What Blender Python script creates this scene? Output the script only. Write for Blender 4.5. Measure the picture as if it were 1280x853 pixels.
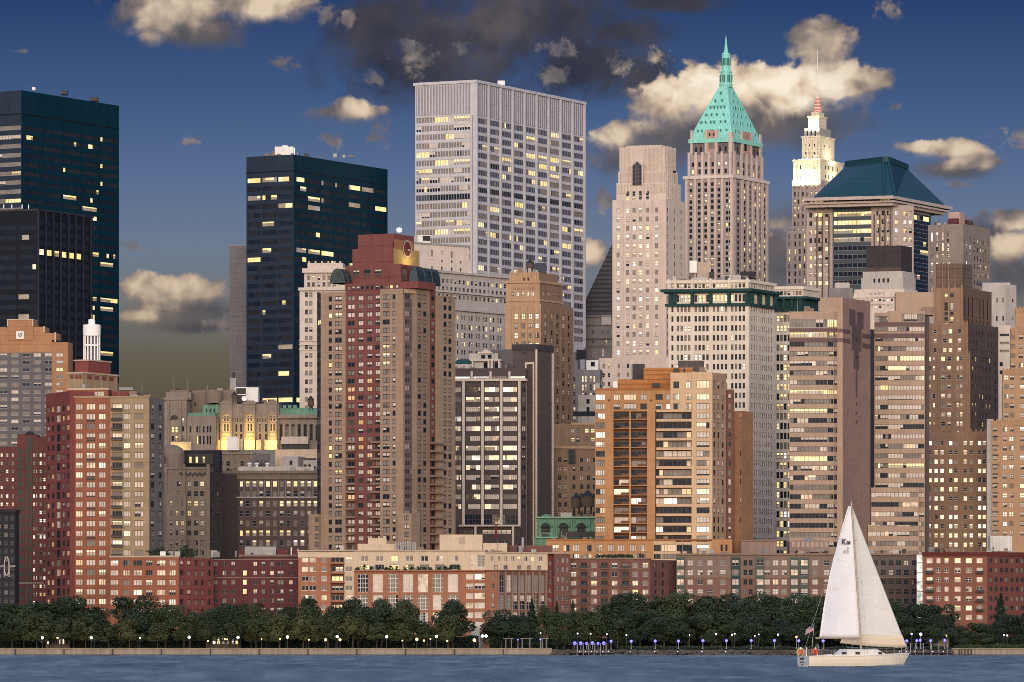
import bpy, math, random
import numpy as np
from mathutils import Vector, Matrix

SC = bpy.context.scene
COL = SC.collection
for o in list(bpy.data.objects):
    bpy.data.objects.remove(o)
R = math.radians
PI = math.pi

# ------------------------------------------------------------------ camera
# distances in metres; F is the focal length in pixels of the 1280 px wide photograph
F, VH, CH = 6500.0, 812.5, 1.73
cam_d = bpy.data.cameras.new("camera")
cam = bpy.data.objects.new("camera", cam_d)
COL.objects.link(cam)
SC.camera = cam
cam.location = (0, 0, CH)
cam.rotation_euler = (R(90), 0, 0)
cam_d.sensor_width = 36.0
cam_d.lens = F / 1280 * 36.0
cam_d.shift_y = (VH - 426.5) / 1280
cam_d.clip_start = 1.0
cam_d.clip_end = 30000

# ------------------------------------------------------------------ node helper
class NT:
    def __init__(s, tree):
        s.t = tree
    def n(s, kind, **kw):
        nd = s.t.nodes.new(kind)
        for k, v in kw.items():
            setattr(nd, k, v)
        return nd
    def put(s, sock, v):
        if v is None:
            return
        if isinstance(v, bpy.types.NodeSocket):
            s.t.links.new(v, sock)
        else:
            sock.default_value = v
    def m(s, op, a, b=None, c=None, clamp=False):
        nd = s.n("ShaderNodeMath", operation=op, use_clamp=clamp)
        for i, v in enumerate((a, b, c)):
            s.put(nd.inputs[i], v)
        return nd.outputs[0]
    def v(s, op, a, b=None, out=0):
        nd = s.n("ShaderNodeVectorMath", operation=op)
        s.put(nd.inputs[0], a)
        s.put(nd.inputs[1], b)
        return nd.outputs[out]
    def scale(s, a, f):
        nd = s.n("ShaderNodeVectorMath", operation="SCALE")
        s.put(nd.inputs[0], a)
        s.put(nd.inputs["Scale"], f)
        return nd.outputs[0]
    def mix(s, f, a, b, blend="MIX"):
        nd = s.n("ShaderNodeMix", data_type="RGBA", blend_type=blend)
        s.put(nd.inputs["Factor"], f)
        s.put(nd.inputs["A"], a)
        s.put(nd.inputs["B"], b)
        return nd.outputs["Result"]
    def ramp(s, f, stops, interp="LINEAR"):
        nd = s.n("ShaderNodeValToRGB")
        nd.color_ramp.interpolation = interp
        el = nd.color_ramp.elements
        while len(el) < len(stops):
            el.new(0.5)
        for e, (p, c) in zip(el, stops):
            e.position = p
            e.color = (c[0], c[1], c[2], 1)
        s.put(nd.inputs[0], f)
        return nd.outputs[0]
    def smooth(s, x, a, b):
        nd = s.n("ShaderNodeMapRange", interpolation_type="SMOOTHSTEP")
        s.put(nd.inputs["Value"], x)
        s.put(nd.inputs["From Min"], a)
        s.put(nd.inputs["From Max"], b)
        return nd.outputs["Result"]
    def noise(s, vec, scale, detail=4, rough=0.5, dist=0.0):
        nd = s.n("ShaderNodeTexNoise")
        s.put(nd.inputs["Vector"], vec)
        nd.inputs["Scale"].default_value = scale
        nd.inputs["Detail"].default_value = detail
        nd.inputs["Roughness"].default_value = rough
        nd.inputs["Distortion"].default_value = dist
        return nd.outputs["Fac"]

def srgb(r, g, b):
    f = lambda c: (c / 255 / 12.92) if c <= 10 else ((c / 255 + 0.055) / 1.055) ** 2.4
    return (f(r), f(g), f(b), 1)

# ------------------------------------------------------------------ world: dusk sky with clouds
SUN_EL, SUN_AZ = R(11), R(183)      # sun low in the west, behind the viewer and to the left
W = bpy.data.worlds.new("World")
SC.world = W
W.use_nodes = True
W.node_tree.nodes.clear()
w = NT(W.node_tree)
gen = w.n("ShaderNodeTexCoord").outputs["Generated"]
sep = w.n("ShaderNodeSeparateXYZ")
w.put(sep.inputs[0], gen)
dx, dy, dz = sep.outputs
sky = w.n("ShaderNodeTexSky", sky_type="NISHITA", sun_disc=False)
sky.sun_elevation = SUN_EL
sky.sun_rotation = SUN_AZ
sky.air_density = 1.2
sky.dust_density = 2.5
sky_c = w.scale(sky.outputs[0], 0.055)
# eastern twilight gradient by elevation angle (tan of elevation 0 .. 0.16)
ady = w.m("MAXIMUM", w.m("ABSOLUTE", dy), 0.02)
az = w.m("DIVIDE", dx, ady)
el = w.m("DIVIDE", dz, ady)
K = lambda v: (VH - v) / F / 0.16
gr = w.ramp(w.m("DIVIDE", el, 0.16), [
    (0.0, srgb(82, 76, 66)), (K(500), srgb(92, 84, 68)), (K(440), srgb(102, 97, 84)), (K(380), srgb(112, 116, 118)),
    (K(310), srgb(109, 123, 145)), (K(220), srgb(87, 109, 146)), (K(120), srgb(61, 88, 132)), (K(0), srgb(34, 61, 108)), (1.0, srgb(20, 44, 90))])
east = w.smooth(dy, -0.15, 0.25)
base = w.mix(w.m("MULTIPLY", east, 0.97), sky_c, gr)
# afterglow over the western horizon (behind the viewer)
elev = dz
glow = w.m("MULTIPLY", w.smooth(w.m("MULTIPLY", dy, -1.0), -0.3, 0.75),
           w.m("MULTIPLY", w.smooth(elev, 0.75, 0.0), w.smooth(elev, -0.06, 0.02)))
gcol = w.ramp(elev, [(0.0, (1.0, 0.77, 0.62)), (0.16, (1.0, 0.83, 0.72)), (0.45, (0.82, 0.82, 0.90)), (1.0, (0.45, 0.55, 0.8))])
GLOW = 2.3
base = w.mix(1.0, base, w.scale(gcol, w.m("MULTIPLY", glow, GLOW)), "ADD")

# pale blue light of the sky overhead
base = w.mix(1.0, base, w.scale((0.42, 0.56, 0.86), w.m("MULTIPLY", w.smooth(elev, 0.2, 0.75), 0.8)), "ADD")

# clouds: hand-laid banks in azimuth / elevation, broken up by fractal noise
comb = w.n("ShaderNodeCombineXYZ")
w.put(comb.inputs[0], az)
w.put(comb.inputs[1], el)
w.put(comb.inputs[2], 0.37)
q = comb.outputs[0]
warp = w.n("ShaderNodeTexNoise")
w.put(warp.inputs["Vector"], q)
warp.inputs["Scale"].default_value = 110
warp.inputs["Detail"].default_value = 2
qw = w.v("ADD", q, w.scale(w.v("SUBTRACT", warp.outputs["Color"], (0.5, 0.5, 0.5)), 0.0045))
n1 = w.noise(qw, 150, 9, 0.58)
s1 = w.noise(qw, 100, 3, 0.5)
s1b = w.noise(w.v("ADD", qw, (-0.0012, 0.0026, 0)), 100, 3, 0.5)
n2 = w.noise(q, 60, 4, 0.5)
def field(blobs, k=0.2, height=False):
    acc = num = den = None
    for (u, v, ru, rv) in blobs:
        c = ((u - 640) / F, (VH - v) / F, 0.37)
        d = w.v("MULTIPLY", w.v("SUBTRACT", q, c), (F / ru, F / rv, 0))
        val = w.m("SUBTRACT", 1.0, w.v("LENGTH", d, out=1))
        acc = val if acc is None else w.m("SMOOTH_MAX", acc, val, k)
        if height:        # how far up in its own billow a direction lies
            wt = w.m("MAXIMUM", w.m("ADD", val, 0.25), 0.0)
            hh = w.m("MULTIPLY", wt, w.m("SUBTRACT", el, c[1]))
            hh = w.m("MULTIPLY", hh, F / rv)
            num = hh if num is None else w.m("ADD", num, hh)
            den = wt if den is None else w.m("ADD", den, wt)
    if height:
        return acc, w.m("DIVIDE", num, w.m("MAXIMUM", den, 0.02))
    return acc
def density(f, soft=0.22, amp=2.3, thr=0.12):
    x = w.m("ADD", f, w.m("MULTIPLY", w.m("SUBTRACT", n1, 0.5), amp))
    return w.smooth(x, thr, thr + soft)
dark_f = field([(540, 66, 150, 96), (650, 30, 175, 58), (470, 28, 70, 44), (745, 82, 105, 52), (800, 98, 60, 44), (600, 118, 64, 42), (780, 40, 70, 30), (840, 4, 90, 14), (238, 409, 60, 9)])
dark_d = w.m("MULTIPLY", density(dark_f, 0.85, 1.5, -0.12), 0.93)
mid_f = field([(972, 318, 60, 72), (1265, 345, 65, 56), (228, 392, 92, 30), (865, 172, 140, 44), (985, 152, 120, 46), (785, 195, 62, 34), (1235, 292, 70, 24), (250, 40, 70, 26), (1190, 212, 60, 16)])
mid_d = w.m("MULTIPLY", density(mid_f, 0.8, 1.2, -0.05), 0.9)
lit_f, lit_h = field([(835, 138, 86, 52), (900, 118, 92, 54), (980, 120, 86, 52), (1052, 112, 82, 46), (1096, 104, 30, 22),
               (1020, 50, 66, 34), (1176, 188, 72, 18), (1206, 206, 56, 18), (1150, 186, 50, 15), (1262, 275, 50, 22), (1266, 312, 64, 34), (1215, 300, 40, 16),
               (215, 18, 88, 44), (335, 8, 74, 30), (190, 48, 32, 22), (443, 142, 58, 24), (205, 366, 100, 30), (172, 396, 50, 13), (744, 322, 28, 32), (768, 172, 46, 26)], 0.2, True)
lit_x = w.m("ADD", lit_f, w.m("ADD", w.m("MULTIPLY", w.m("SUBTRACT", n1, 0.5), 1.9), w.m("MULTIPLY", w.m("SUBTRACT", n2, 0.5), 0.7)))
lit_d = w.m("MULTIPLY", w.smooth(lit_x, 0.06, w.m("ADD", 0.34, w.m("MULTIPLY", w.smooth(lit_h, 0.25, -0.5), 0.75))), 0.97)
wisp_f = field([(354, 78, 34, 14), (420, 175, 26, 18), (522, 72, 38, 32), (468, 98, 24, 22), (575, 56, 24, 18), (278, 405, 36, 20), (168, 310, 36, 17), (757, 250, 22, 26), (736, 196, 24, 30),
                (691, 95, 25, 22), (776, 78, 28, 19), (820, 72, 27, 18), (22, 64, 22, 9), (238, 177, 20, 9), (975, 282, 34, 20), (410, 22, 28, 20), (436, 22, 20, 16), (1122, 136, 18, 9), (1280, 172, 54, 16), (1108, 10, 28, 22), (700, 60, 40, 20), (475, 170, 20, 24), (1200, 230, 44, 10)], 0.08)
nw = w.noise(qw, 330, 7, 0.62)
wisp_d = w.m("MULTIPLY", w.smooth(w.m("ADD", wisp_f, w.m("MULTIPLY", w.m("SUBTRACT", nw, 0.5), 3.4)), 0.28, 1.0), 0.85)
relief = w.m("MULTIPLY", w.m("SUBTRACT", s1, s1b), 2.6)
fine = w.m("SUBTRACT", n1, 0.5)
core = w.smooth(w.m("ADD", lit_f, w.m("MULTIPLY", fine, 0.9)), 0.0, 0.8)
lit_t = w.m("ADD", w.m("ADD", w.m("ADD", 0.10, w.m("MULTIPLY", lit_h, 0.42)), w.m("MULTIPLY", core, 0.52)), w.m("ADD", relief, w.m("ADD", w.m("MULTIPLY", w.m("SUBTRACT", n2, 0.42), 0.9), w.m("MULTIPLY", fine, 0.5))), clamp=True)
lit_lo = w.ramp(lit_t, [(0.0, srgb(98, 93, 96)), (0.35, srgb(138, 125, 118)), (0.7, srgb(190, 170, 149)), (1.0, srgb(224, 203, 176))])
lit_hi = w.ramp(lit_t, [(0.0, srgb(112, 102, 98)), (0.3, srgb(170, 149, 130)), (0.65, srgb(232, 210, 182)), (1.0, srgb(253, 240, 218))])
hi_f = w.smooth(w.v("LENGTH", w.v("MULTIPLY", w.v("SUBTRACT", q, ((925 - 640) / F, (VH - 118) / F, 0.37)), (F / 190, F / 66, 0)), out=1), 1.05, 0.45)
lit_c = w.mix(w.m("MULTIPLY", w.smooth(el, .085, .05), .45), w.mix(hi_f, lit_lo, lit_hi), (.36, .25, .16, 1), "MIX")
wisp_c = w.ramp(lit_t, [(0.0, srgb(110, 104, 106)), (0.6, srgb(172, 154, 138)), (1.0, srgb(214, 192, 164))])
dark_t = w.m("ADD", 0.38, w.m("ADD", w.m("MULTIPLY", relief, 0.35), w.m("MULTIPLY", w.m("SUBTRACT", n2, 0.5), 1.5)), clamp=True)
dark_c = w.ramp(dark_t, [(0.0, srgb(46, 48, 62)), (0.45, srgb(68, 66, 72)), (1.0, srgb(108, 98, 96))])
mid_c = w.ramp(dark_t, [(0.0, srgb(72, 72, 80)), (0.5, srgb(98, 92, 92)), (1.0, srgb(132, 118, 108))])
only_e = w.m("GREATER_THAN", dy, 0.05)
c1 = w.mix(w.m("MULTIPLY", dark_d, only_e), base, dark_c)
c2 = w.mix(w.m("MULTIPLY", mid_d, only_e), c1, mid_c)
c2b = w.mix(w.m("MULTIPLY", wisp_d, only_e), c2, wisp_c)
c3 = w.mix(w.m("MULTIPLY", lit_d, only_e), c2b, lit_c)
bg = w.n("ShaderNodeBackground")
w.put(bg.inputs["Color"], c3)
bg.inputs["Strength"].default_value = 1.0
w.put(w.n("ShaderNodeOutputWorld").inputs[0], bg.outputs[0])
W.cycles.sampling_method = "MANUAL"
W.cycles.sample_map_resolution = 512

# ------------------------------------------------------------------ sun (hazy, nearly set)
sl = bpy.data.lights.new("sun", "SUN")
sl.energy = 1.25
sl.angle = R(38)
sl.color = (1.0, 0.86, 0.74)
sun = bpy.data.objects.new("sun", sl)
COL.objects.link(sun)
sun.rotation_euler = Vector((0.05, 0.97, -0.2)).to_track_quat("-Z", "Y").to_euler()

SC.view_settings.view_transform = "Standard"
SC.view_settings.look = "None"
SC.view_settings.exposure = 0.0
SC.view_settings.gamma = 1.0
SC.cycles.use_adaptive_sampling = False
SC.cycles.max_bounces = 4
SC.cycles.diffuse_bounces = 2
SC.cycles.glossy_bounces = 2
SC.cycles.transmission_bounces = 2
SC.cycles.use_denoising = False
SC.cycles.filter_width = 0.9
SC.cycles.sample_clamp_indirect = 3.0
SC.cycles.caustics_reflective = False
SC.cycles.caustics_refractive = False

# ------------------------------------------------------------------ materials
MATS = {}
def new_mat(name):
    m = bpy.data.materials.new(name)
    m.use_nodes = True
    m.node_tree.nodes.clear()
    t = NT(m.node_tree)
    b = t.n("ShaderNodeBsdfPrincipled")
    t.put(t.n("ShaderNodeOutputMaterial").inputs[0], b.outputs[0])
    return m, t, b

def wall_mat(name, col, rough=0.85, var=0.28, spec=0.3, joint=0.0, jw=0.22, jd=0.72, metallic=0.0, vjoint=0.0, stain=0.22, base_rgb=False):
    """stone, brick, concrete or metal with mottling, rain streaks and optional course lines"""
    if name in MATS:
        return MATS[name]
    c = col if len(col) == 4 else (col[0], col[1], col[2], 1)
    m, t, b = new_mat(name)
    pos = t.n("ShaderNodeNewGeometry").outputs["Position"]
    a = t.noise(pos, 0.07, 4, 0.6)
    d = t.noise(t.v("MULTIPLY", pos, (1.1, 1.1, 0.12)), 0.9, 3, 0.6)
    e = t.noise(pos, 2.2, 2, 0.6)
    f = t.m("ADD", 1.0, t.m("ADD", t.m("MULTIPLY", t.m("SUBTRACT", a, 0.5), var * 1.6),
            t.m("ADD", t.m("MULTIPLY", t.m("SUBTRACT", d, 0.5), stain * 2.0), t.m("MULTIPLY", t.m("SUBTRACT", e, 0.5), var))))
    s = t.n("ShaderNodeSeparateXYZ")
    t.put(s.inputs[0], pos)
    wn = t.n("ShaderNodeTexWhiteNoise", noise_dimensions="3D")     # patched and re-pointed areas
    t.put(wn.inputs["Vector"], t.v("FLOOR", t.v("MULTIPLY", pos, (.27, .27, .61))))
    f = t.m("ADD", f, t.m("MULTIPLY", t.m("SUBTRACT", wn.outputs["Value"], .5), var * .42))
    if joint:
        fr = t.m("FRACT", t.m("DIVIDE", s.outputs[2], joint))
        f = t.m("MULTIPLY", f, t.m("SUBTRACT", 1.0, t.m("MULTIPLY", t.m("LESS_THAN", fr, jw / joint), 1 - jd)))
    if vjoint:
        fr = t.m("FRACT", t.m("DIVIDE", t.m("ADD", s.outputs[0], t.m("MULTIPLY", s.outputs[1], 0.47)), vjoint))
        f = t.m("MULTIPLY", f, t.m("SUBTRACT", 1.0, t.m("MULTIPLY", t.m("LESS_THAN", fr, 0.2 / vjoint), 0.22)))
    t.put(b.inputs["Base Color"], t.scale(c[:3], f))
    b.inputs["Roughness"].default_value = rough
    b.inputs["Specular IOR Level"].default_value = spec
    b.inputs["Metallic"].default_value = metallic
    MATS[name] = m
    return m

def lit_mat(name, col, strength, var=0.8):
    """a lit room behind glass: brighter near the lamps, dimmer at the sill"""
    if name in MATS:
        return MATS[name]
    m, t, b = new_mat(name)
    pos = t.n("ShaderNodeNewGeometry").outputs["Position"]
    a = t.noise(pos, 0.55, 2, 0.6)
    d = t.noise(pos, 0.09, 1, 0.5)
    f = t.m("MULTIPLY", t.m("ADD", 0.25, t.m("MULTIPLY", a, 1.5)), t.m("ADD", 1 - var * 0.5, t.m("MULTIPLY", d, var)))
    b.inputs["Base Color"].default_value = (0.1, 0.09, 0.08, 1)
    b.inputs["Roughness"].default_value = 0.2
    hue = t.noise(pos, 0.13, 1, 0.5)
    t.put(b.inputs["Emission Color"], t.mix(t.smooth(hue, .42, .66), (*col, 1), (min(1, col[0] * 1.02), min(1, col[1] * 1.16), min(1, col[2] * 1.9), 1)))
    t.put(b.inputs["Emission Strength"], t.m("MULTIPLY", f, strength))
    m.cycles.emission_sampling = "NONE"
    MATS[name] = m
    return m

def glass_mat(name, col, metallic, rough, tilt=0.35, spec=0.9):
    """window glass; every sheet sits a little out of true"""
    if name in MATS:
        return MATS[name]
    m, t, b = new_mat(name)
    pos = t.n("ShaderNodeNewGeometry").outputs["Position"]
    nm = t.n("ShaderNodeTexNoise")
    t.put(nm.inputs["Vector"], pos)
    nm.inputs["Scale"].default_value = 0.45
    nm.inputs["Detail"].default_value = 1
    nrm = t.n("ShaderNodeNewGeometry").outputs["Normal"]
    v = t.v("NORMALIZE", t.v("ADD", nrm, t.scale(t.v("SUBTRACT", nm.outputs["Color"], (0.5, 0.5, 0.5)), tilt)))
    t.put(b.inputs["Normal"], v)
    g = t.noise(pos, 0.3, 2, 0.5)
    t.put(b.inputs["Base Color"], t.scale(col, t.m("ADD", 0.45, t.m("MULTIPLY", g, 1.1))))
    b.inputs["Metallic"].default_value = metallic
    b.inputs["Roughness"].default_value = rough
    b.inputs["Specular IOR Level"].default_value = spec
    MATS[name] = m
    return m

def plain(name, col, rough=0.6, metallic=0.0, emit=None, estr=0.0, sample=False):
    if name in MATS:
        return MATS[name]
    m, t, b = new_mat(name)
    pos = t.n("ShaderNodeNewGeometry").outputs["Position"]
    a = t.noise(pos, 0.8, 3, 0.6)
    t.put(b.inputs["Base Color"], t.scale(col, t.m("ADD", 0.85, t.m("MULTIPLY", a, 0.3))))
    b.inputs["Roughness"].default_value = rough
    b.inputs["Metallic"].default_value = metallic
    if emit:
        b.inputs["Emission Color"].default_value = (*emit, 1)
        b.inputs["Emission Strength"].default_value = estr
        if not sample:
            m.cycles.emission_sampling = "NONE"
    MATS[name] = m
    return m

GLASS = glass_mat("window glass", (0.014, 0.021, 0.036), 0.0, 0.15, tilt=.14, spec=.05)
MIRROR = glass_mat("sky reflecting glass", (0.15, 0.135, 0.125), 0.8, 0.18, tilt=.14)
BLIND = wall_mat("window blind", (0.62, 0.54, 0.47), rough=0.7, var=0.5)
CURT = wall_mat("net curtain", (0.22, 0.19, 0.17), rough=0.7, var=0.6)
LIT = lit_mat("lit room yellow", (1.0, 0.72, 0.25), 1.1)
LITP = lit_mat("lit room pale", (1.0, 0.82, 0.50), 1.05)
LITO = lit_mat("lit room amber", (1.0, 0.55, 0.19), 0.75)
LITD = lit_mat("lit room dim", (0.9, 0.62, 0.34), 0.28)
DIM = wall_mat("dim office behind glass", (0.022, 0.026, 0.034), rough=0.5, var=0.7, spec=.1)
BLUEG = wall_mat("blue tinted glazing", (0.075, 0.088, 0.13), rough=0.4, var=0.5, spec=0.15)
WSLOTS = [GLASS, MIRROR, BLIND, CURT, LIT, LITP, LITO, LITD, DIM, BLUEG]
NS = len(WSLOTS)
IDX = dict(dark=0, refl=1, blind=2, curt=3, lit=4, litp=5, lito=6, litd=7, dim=8, blue=9)
# ------------------------------------------------------------------ mesh helpers
def px(u, Y):
    return Vector(((u - 640) / F * Y, Y))
def zz(v, Y):
    return CH + (VH - v) / F * Y

class MB:
    """collects quads and solids, then links them as ONE mesh object"""
    def __init__(s):
        s.v, s.f, s.mi, s.m = [], [], [], []
    def slot(s, mat):
        if mat not in s.m:
            s.m.append(mat)
        return s.m.index(mat)
    def poly(s, pts, mat):
        i = len(s.v)
        s.v += [tuple(p) for p in pts]
        s.f.append(tuple(range(i, i + len(pts))))
        s.mi.append(s.slot(mat))
    def faces(s, verts, faces, mat):
        i = len(s.v)
        s.v += [tuple(p) for p in verts]
        k = s.slot(mat)
        for f in faces:
            s.f.append(tuple(j + i for j in f))
            s.mi.append(k)
    def prism(s, pts, z0, z1, mat, top=None, skip=(), z1s=None):
        n = len(pts)
        hi = z1s or [z1] * n
        for i in range(n):
            if i in skip:
                continue
            a, b = pts[i], pts[(i + 1) % n]
            s.poly([(a[0], a[1], z0), (b[0], b[1], z0), (b[0], b[1], hi[(i + 1) % n]), (a[0], a[1], hi[i])], mat)
        s.poly([(p[0], p[1], h) for p, h in zip(pts, hi)], top or mat)
        s.poly([(p[0], p[1], z0) for p in reversed(pts)], top or mat)
    def box(s, x0, x1, y0, y1, z0, z1, mat, top=None):
        s.prism([(x0, y0), (x1, y0), (x1, y1), (x0, y1)], z0, z1, mat, top)
    def tube(s, p, q, r0, r1, mat, n=8, caps=True):
        p, q = Vector(p), Vector(q)
        d = (q - p).normalized()
        a = d.orthogonal().normalized()
        b = d.cross(a)
        ring = lambda c, r: [c + (a * math.cos(2 * PI * i / n) + b * math.sin(2 * PI * i / n)) * r for i in range(n)]
        vs = ring(p, r0) + ring(q, r1)
        fs = [(i, (i + 1) % n, n + (i + 1) % n, n + i) for i in range(n)]
        if caps:
            fs += [tuple(reversed(range(n))), tuple(range(n, 2 * n))]
        s.faces(vs, fs, mat)
    def lathe(s, c, prof, mat, n=16, a0=0.0):
        """prof: (radius, z) pairs round the vertical axis through c = (x, y)"""
        k = len(prof)
        vs = [(c[0] + r * math.cos(a0 + 2 * PI * i / n), c[1] + r * math.sin(a0 + 2 * PI * i / n), z) for r, z in prof for i in range(n)]
        fs = [(j * n + i, j * n + (i + 1) % n, (j + 1) * n + (i + 1) % n, (j + 1) * n + i) for j in range(k - 1) for i in range(n)]
        fs += [tuple(range((k - 1) * n, k * n)), tuple(reversed(range(n)))]
        s.faces(vs, fs, mat)
    def obj(s, name, parent=None, org=(0, 0, 0), smooth=False):
        me = bpy.data.meshes.new(name)
        o = Vector(org)
        me.from_pydata([(p[0] - o.x, p[1] - o.y, p[2] - o.z) for p in s.v], [], s.f)
        for m in s.m:
            me.materials.append(m)
        me.polygons.foreach_set("material_index", s.mi)
        if smooth:
            me.polygons.foreach_set("use_smooth", [True] * len(s.f))
        me.update()
        ob = bpy.data.objects.new(name, me)
        COL.objects.link(ob)
        if parent:
            ob.parent = parent
        else:
            ob.location = o
        return ob

def tag(o, label=None, cat=None, group=None, kind=None):
    for k, v in (("label", label), ("category", cat), ("group", group), ("kind", kind)):
        if v:
            o[k] = v
    return o
def empty(name, loc, label, cat, group=None):
    o = bpy.data.objects.new(name, None)
    o.empty_display_size = 0.5
    COL.objects.link(o)
    o.location = loc
    return tag(o, label, cat, group)

# ------------------------------------------------------------------ windows
class Win:
    """how a kind of window looks: panes across and up, chance of each state, frame colour"""
    def __init__(s, nx=1, nz=1, pal=None, frame=None, rec=0.28, fw=0.15, lit=None, litpal=None, run=False, k=7, name="window", arch=False, seed=0, ft=None):
        s.nx, s.nz, s.pal, s.frame, s.rec, s.fw = nx, nz, pal or dict(dark=1), frame, rec, fw
        s.lit, s.litpal, s.run, s.k, s.name, s.arch = lit or {}, litpal or dict(lit=.7, litp=.3), run, k, name, arch
        s.ft = ft or min(fw, .15)
        s.cache = {}
        s.rng = random.Random(seed + 5)
    def pick(s, pal):
        ks = list(pal)
        return s.rng.choices(ks, [pal[k] for k in ks])[0]
    def mesh(s, wd, ht, rowlit):
        key = (round(wd, 1), round(ht, 1), rowlit)
        lst = s.cache.setdefault(key, [])
        if len(lst) >= s.k:
            return s.rng.choice(lst)
        pal = s.litpal if rowlit else s.pal
        vs, fs, mi = [], [], []
        def quad(x0, x1, z0, z1, y, k):
            i = len(vs)
            vs.extend([(x0, y, z0), (x1, y, z0), (x1, y, z1), (x0, y, z1)])
            fs.append((i, i + 1, i + 2, i + 3))
            mi.append(k)
        def bar(x0, x1, z0, z1):
            i = len(vs)
            vs.extend([(x0, -.07, z0), (x1, -.07, z0), (x1, -.07, z1), (x0, -.07, z1), (x0, 0, z0), (x1, 0, z0), (x1, 0, z1), (x0, 0, z1)])
            fs.extend([(i, i + 1, i + 2, i + 3), (i, i + 4, i + 5, i + 1), (i + 1, i + 5, i + 6, i + 2), (i + 2, i + 6, i + 7, i + 3), (i + 3, i + 7, i + 4, i)])
            mi.extend([NS] * 5)
        w, h, nx, nz = key[0], key[1], s.nx, s.nz
        if nx == 0:
            nx = max(1, int(round(w / 1.5)))
        st = s.pick(pal)
        drop = s.rng.random()
        for i in range(nx):
            if i and (s.run and s.rng.random() > .72 or not s.run and s.rng.random() < .12):
                st = s.pick(pal)
                drop = s.rng.random()
            x0, x1 = -w / 2 + w * i / nx, -w / 2 + w * (i + 1) / nx
            if st == "full":
                quad(x0, x1, -h / 2, h / 2, 0, 2)
            elif st == "blind":
                zc = h / 2 - h * (0.35 + 0.75 * drop)
                if zc < -h / 2 + .1:
                    quad(x0, x1, -h / 2, h / 2, 0, 2)
                else:
                    quad(x0, x1, zc, h / 2, 0, 2)
                    quad(x0, x1, -h / 2, zc, 0, 0)
            elif st in ("lit", "litp") and drop < .45:
                zc = h / 2 - h * (0.2 + drop)
                quad(x0, x1, zc, h / 2, 0, IDX[st])
                quad(x0, x1, -h / 2, zc, 0, 7)
            else:
                quad(x0, x1, -h / 2, h / 2, 0, IDX[st])
        fw = s.fw
        if s.frame:
            ft = s.ft
            bar(-w / 2, w / 2, h / 2 - ft, h / 2)
            bar(-w / 2, w / 2, -h / 2, -h / 2 + ft)
            for i in range(nx + 1):
                x = -w / 2 + w * i / nx
                a, b = max(-w / 2, x - fw / 2), min(w / 2, x + fw / 2)
                bar(a, b, -h / 2 + ft, h / 2 - ft)
            for j in range(1, nz):
                z = -h / 2 + h * j / nz
                for i in range(nx):
                    bar(-w / 2 + w * i / nx + fw / 2, -w / 2 + w * (i + 1) / nx - fw / 2, z - fw / 2, z + fw / 2)
        me = bpy.data.meshes.new(s.name)
        me.from_pydata(vs, [], fs)
        for m in WSLOTS:
            me.materials.append(m)
        me.materials.append(s.frame or GLASS)
        me.polygons.foreach_set("material_index", mi)
        rec = (me, key[0], key[1], vs, fs, mi, s.frame or GLASS)
        lst.append(rec)
        return rec

class Line:
    """a facade line on plan: passes pixel u at depth Y, heads to the right; th > 0 turns its left end away, th < 0 its right end"""
    def __init__(s, u, Y, th=0.0, off=0.0):
        s.Y = Y
        t = R(th)
        s.d = Vector((math.cos(t), -math.sin(t)))
        s.n = Vector((s.d.y, -s.d.x))
        s.p = px(u, Y) + s.n * off
    def s_at(s, u):
        k = (u - 640) / F
        return (k * s.p.y - s.p.x) / (s.d.x - k * s.d.y)
    def at(s, u, out=0.0):
        return s.p + s.d * s.s_at(u) + s.n * out

def facade(mb, A, B, z0, z1, mat, zones, bld, zref):
    A, B = Vector(A), Vector(B)
    d = B - A
    L = d.length
    d = d / L
    n = Vector((d.y, -d.x))
    def sol(u):
        k = (u - 640) / F
        return (k * A.y - A.x) / (d.x - k * d.y)
    rects = []
    for zn in zones:
        cols, rows, spec = zn[:3]
        for (u0, u1) in cols:
            s0, s1 = sol(u0), sol(u1)
            s0, s1 = max(s0, .06), min(s1, L - .06)
            if s1 - s0 < .25:
                continue
            for j, (v0, v1) in enumerate(rows):
                a, b = zz(v1, zref), zz(v0, zref)
                a, b = max(a, z0 + .06), min(b, z1 - .06)
                if b - a < .3:
                    continue
                rects.append((round(s0, 3), round(s1, 3), round(a, 3), round(b, 3), spec, j))
    xs = sorted({0.0, L} | {r[0] for r in rects} | {r[1] for r in rects})
    zs = sorted({z0, z1} | {r[2] for r in rects} | {r[3] for r in rects})
    xi = {x: i for i, x in enumerate(xs)}
    zi = {z: i for i, z in enumerate(zs)}
    occ = np.zeros((len(xs) - 1, len(zs) - 1), bool)
    def P3(s, z, o=0.0):
        p = A + d * s - n * o
        return (p.x, p.y, z)
    for (s0, s1, a, b, spec, j) in rects:
        sl_ = (slice(xi[s0], xi[s1]), slice(zi[a], zi[b]))
        if occ[sl_].any():
            continue
        occ[sl_] = True
        o = spec.rec
        for (p, q) in (((s0, a), (s1, a)), ((s1, a), (s1, b)), ((s1, b), (s0, b)), ((s0, b), (s0, a))):
            mb.poly([P3(*p), P3(*q), P3(*q, o), P3(*p, o)], mat)
        bld.wins.append((P3((s0 + s1) / 2, (a + b) / 2, o - .02), s1 - s0, b - a, d.copy(), spec, j, abs(n.y) * (s1 - s0) * (b - a)))
    for kz in range(len(zs) - 1):
        i = 0
        while i < len(xs) - 1:
            if occ[i, kz]:
                i += 1
                continue
            k = i
            while k < len(xs) - 1 and not occ[k, kz]:
                k += 1
            mb.poly([P3(xs[i], zs[kz]), P3(xs[k], zs[kz]), P3(xs[k], zs[kz + 1]), P3(xs[i], zs[kz + 1])], mat)
            i = k

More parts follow.
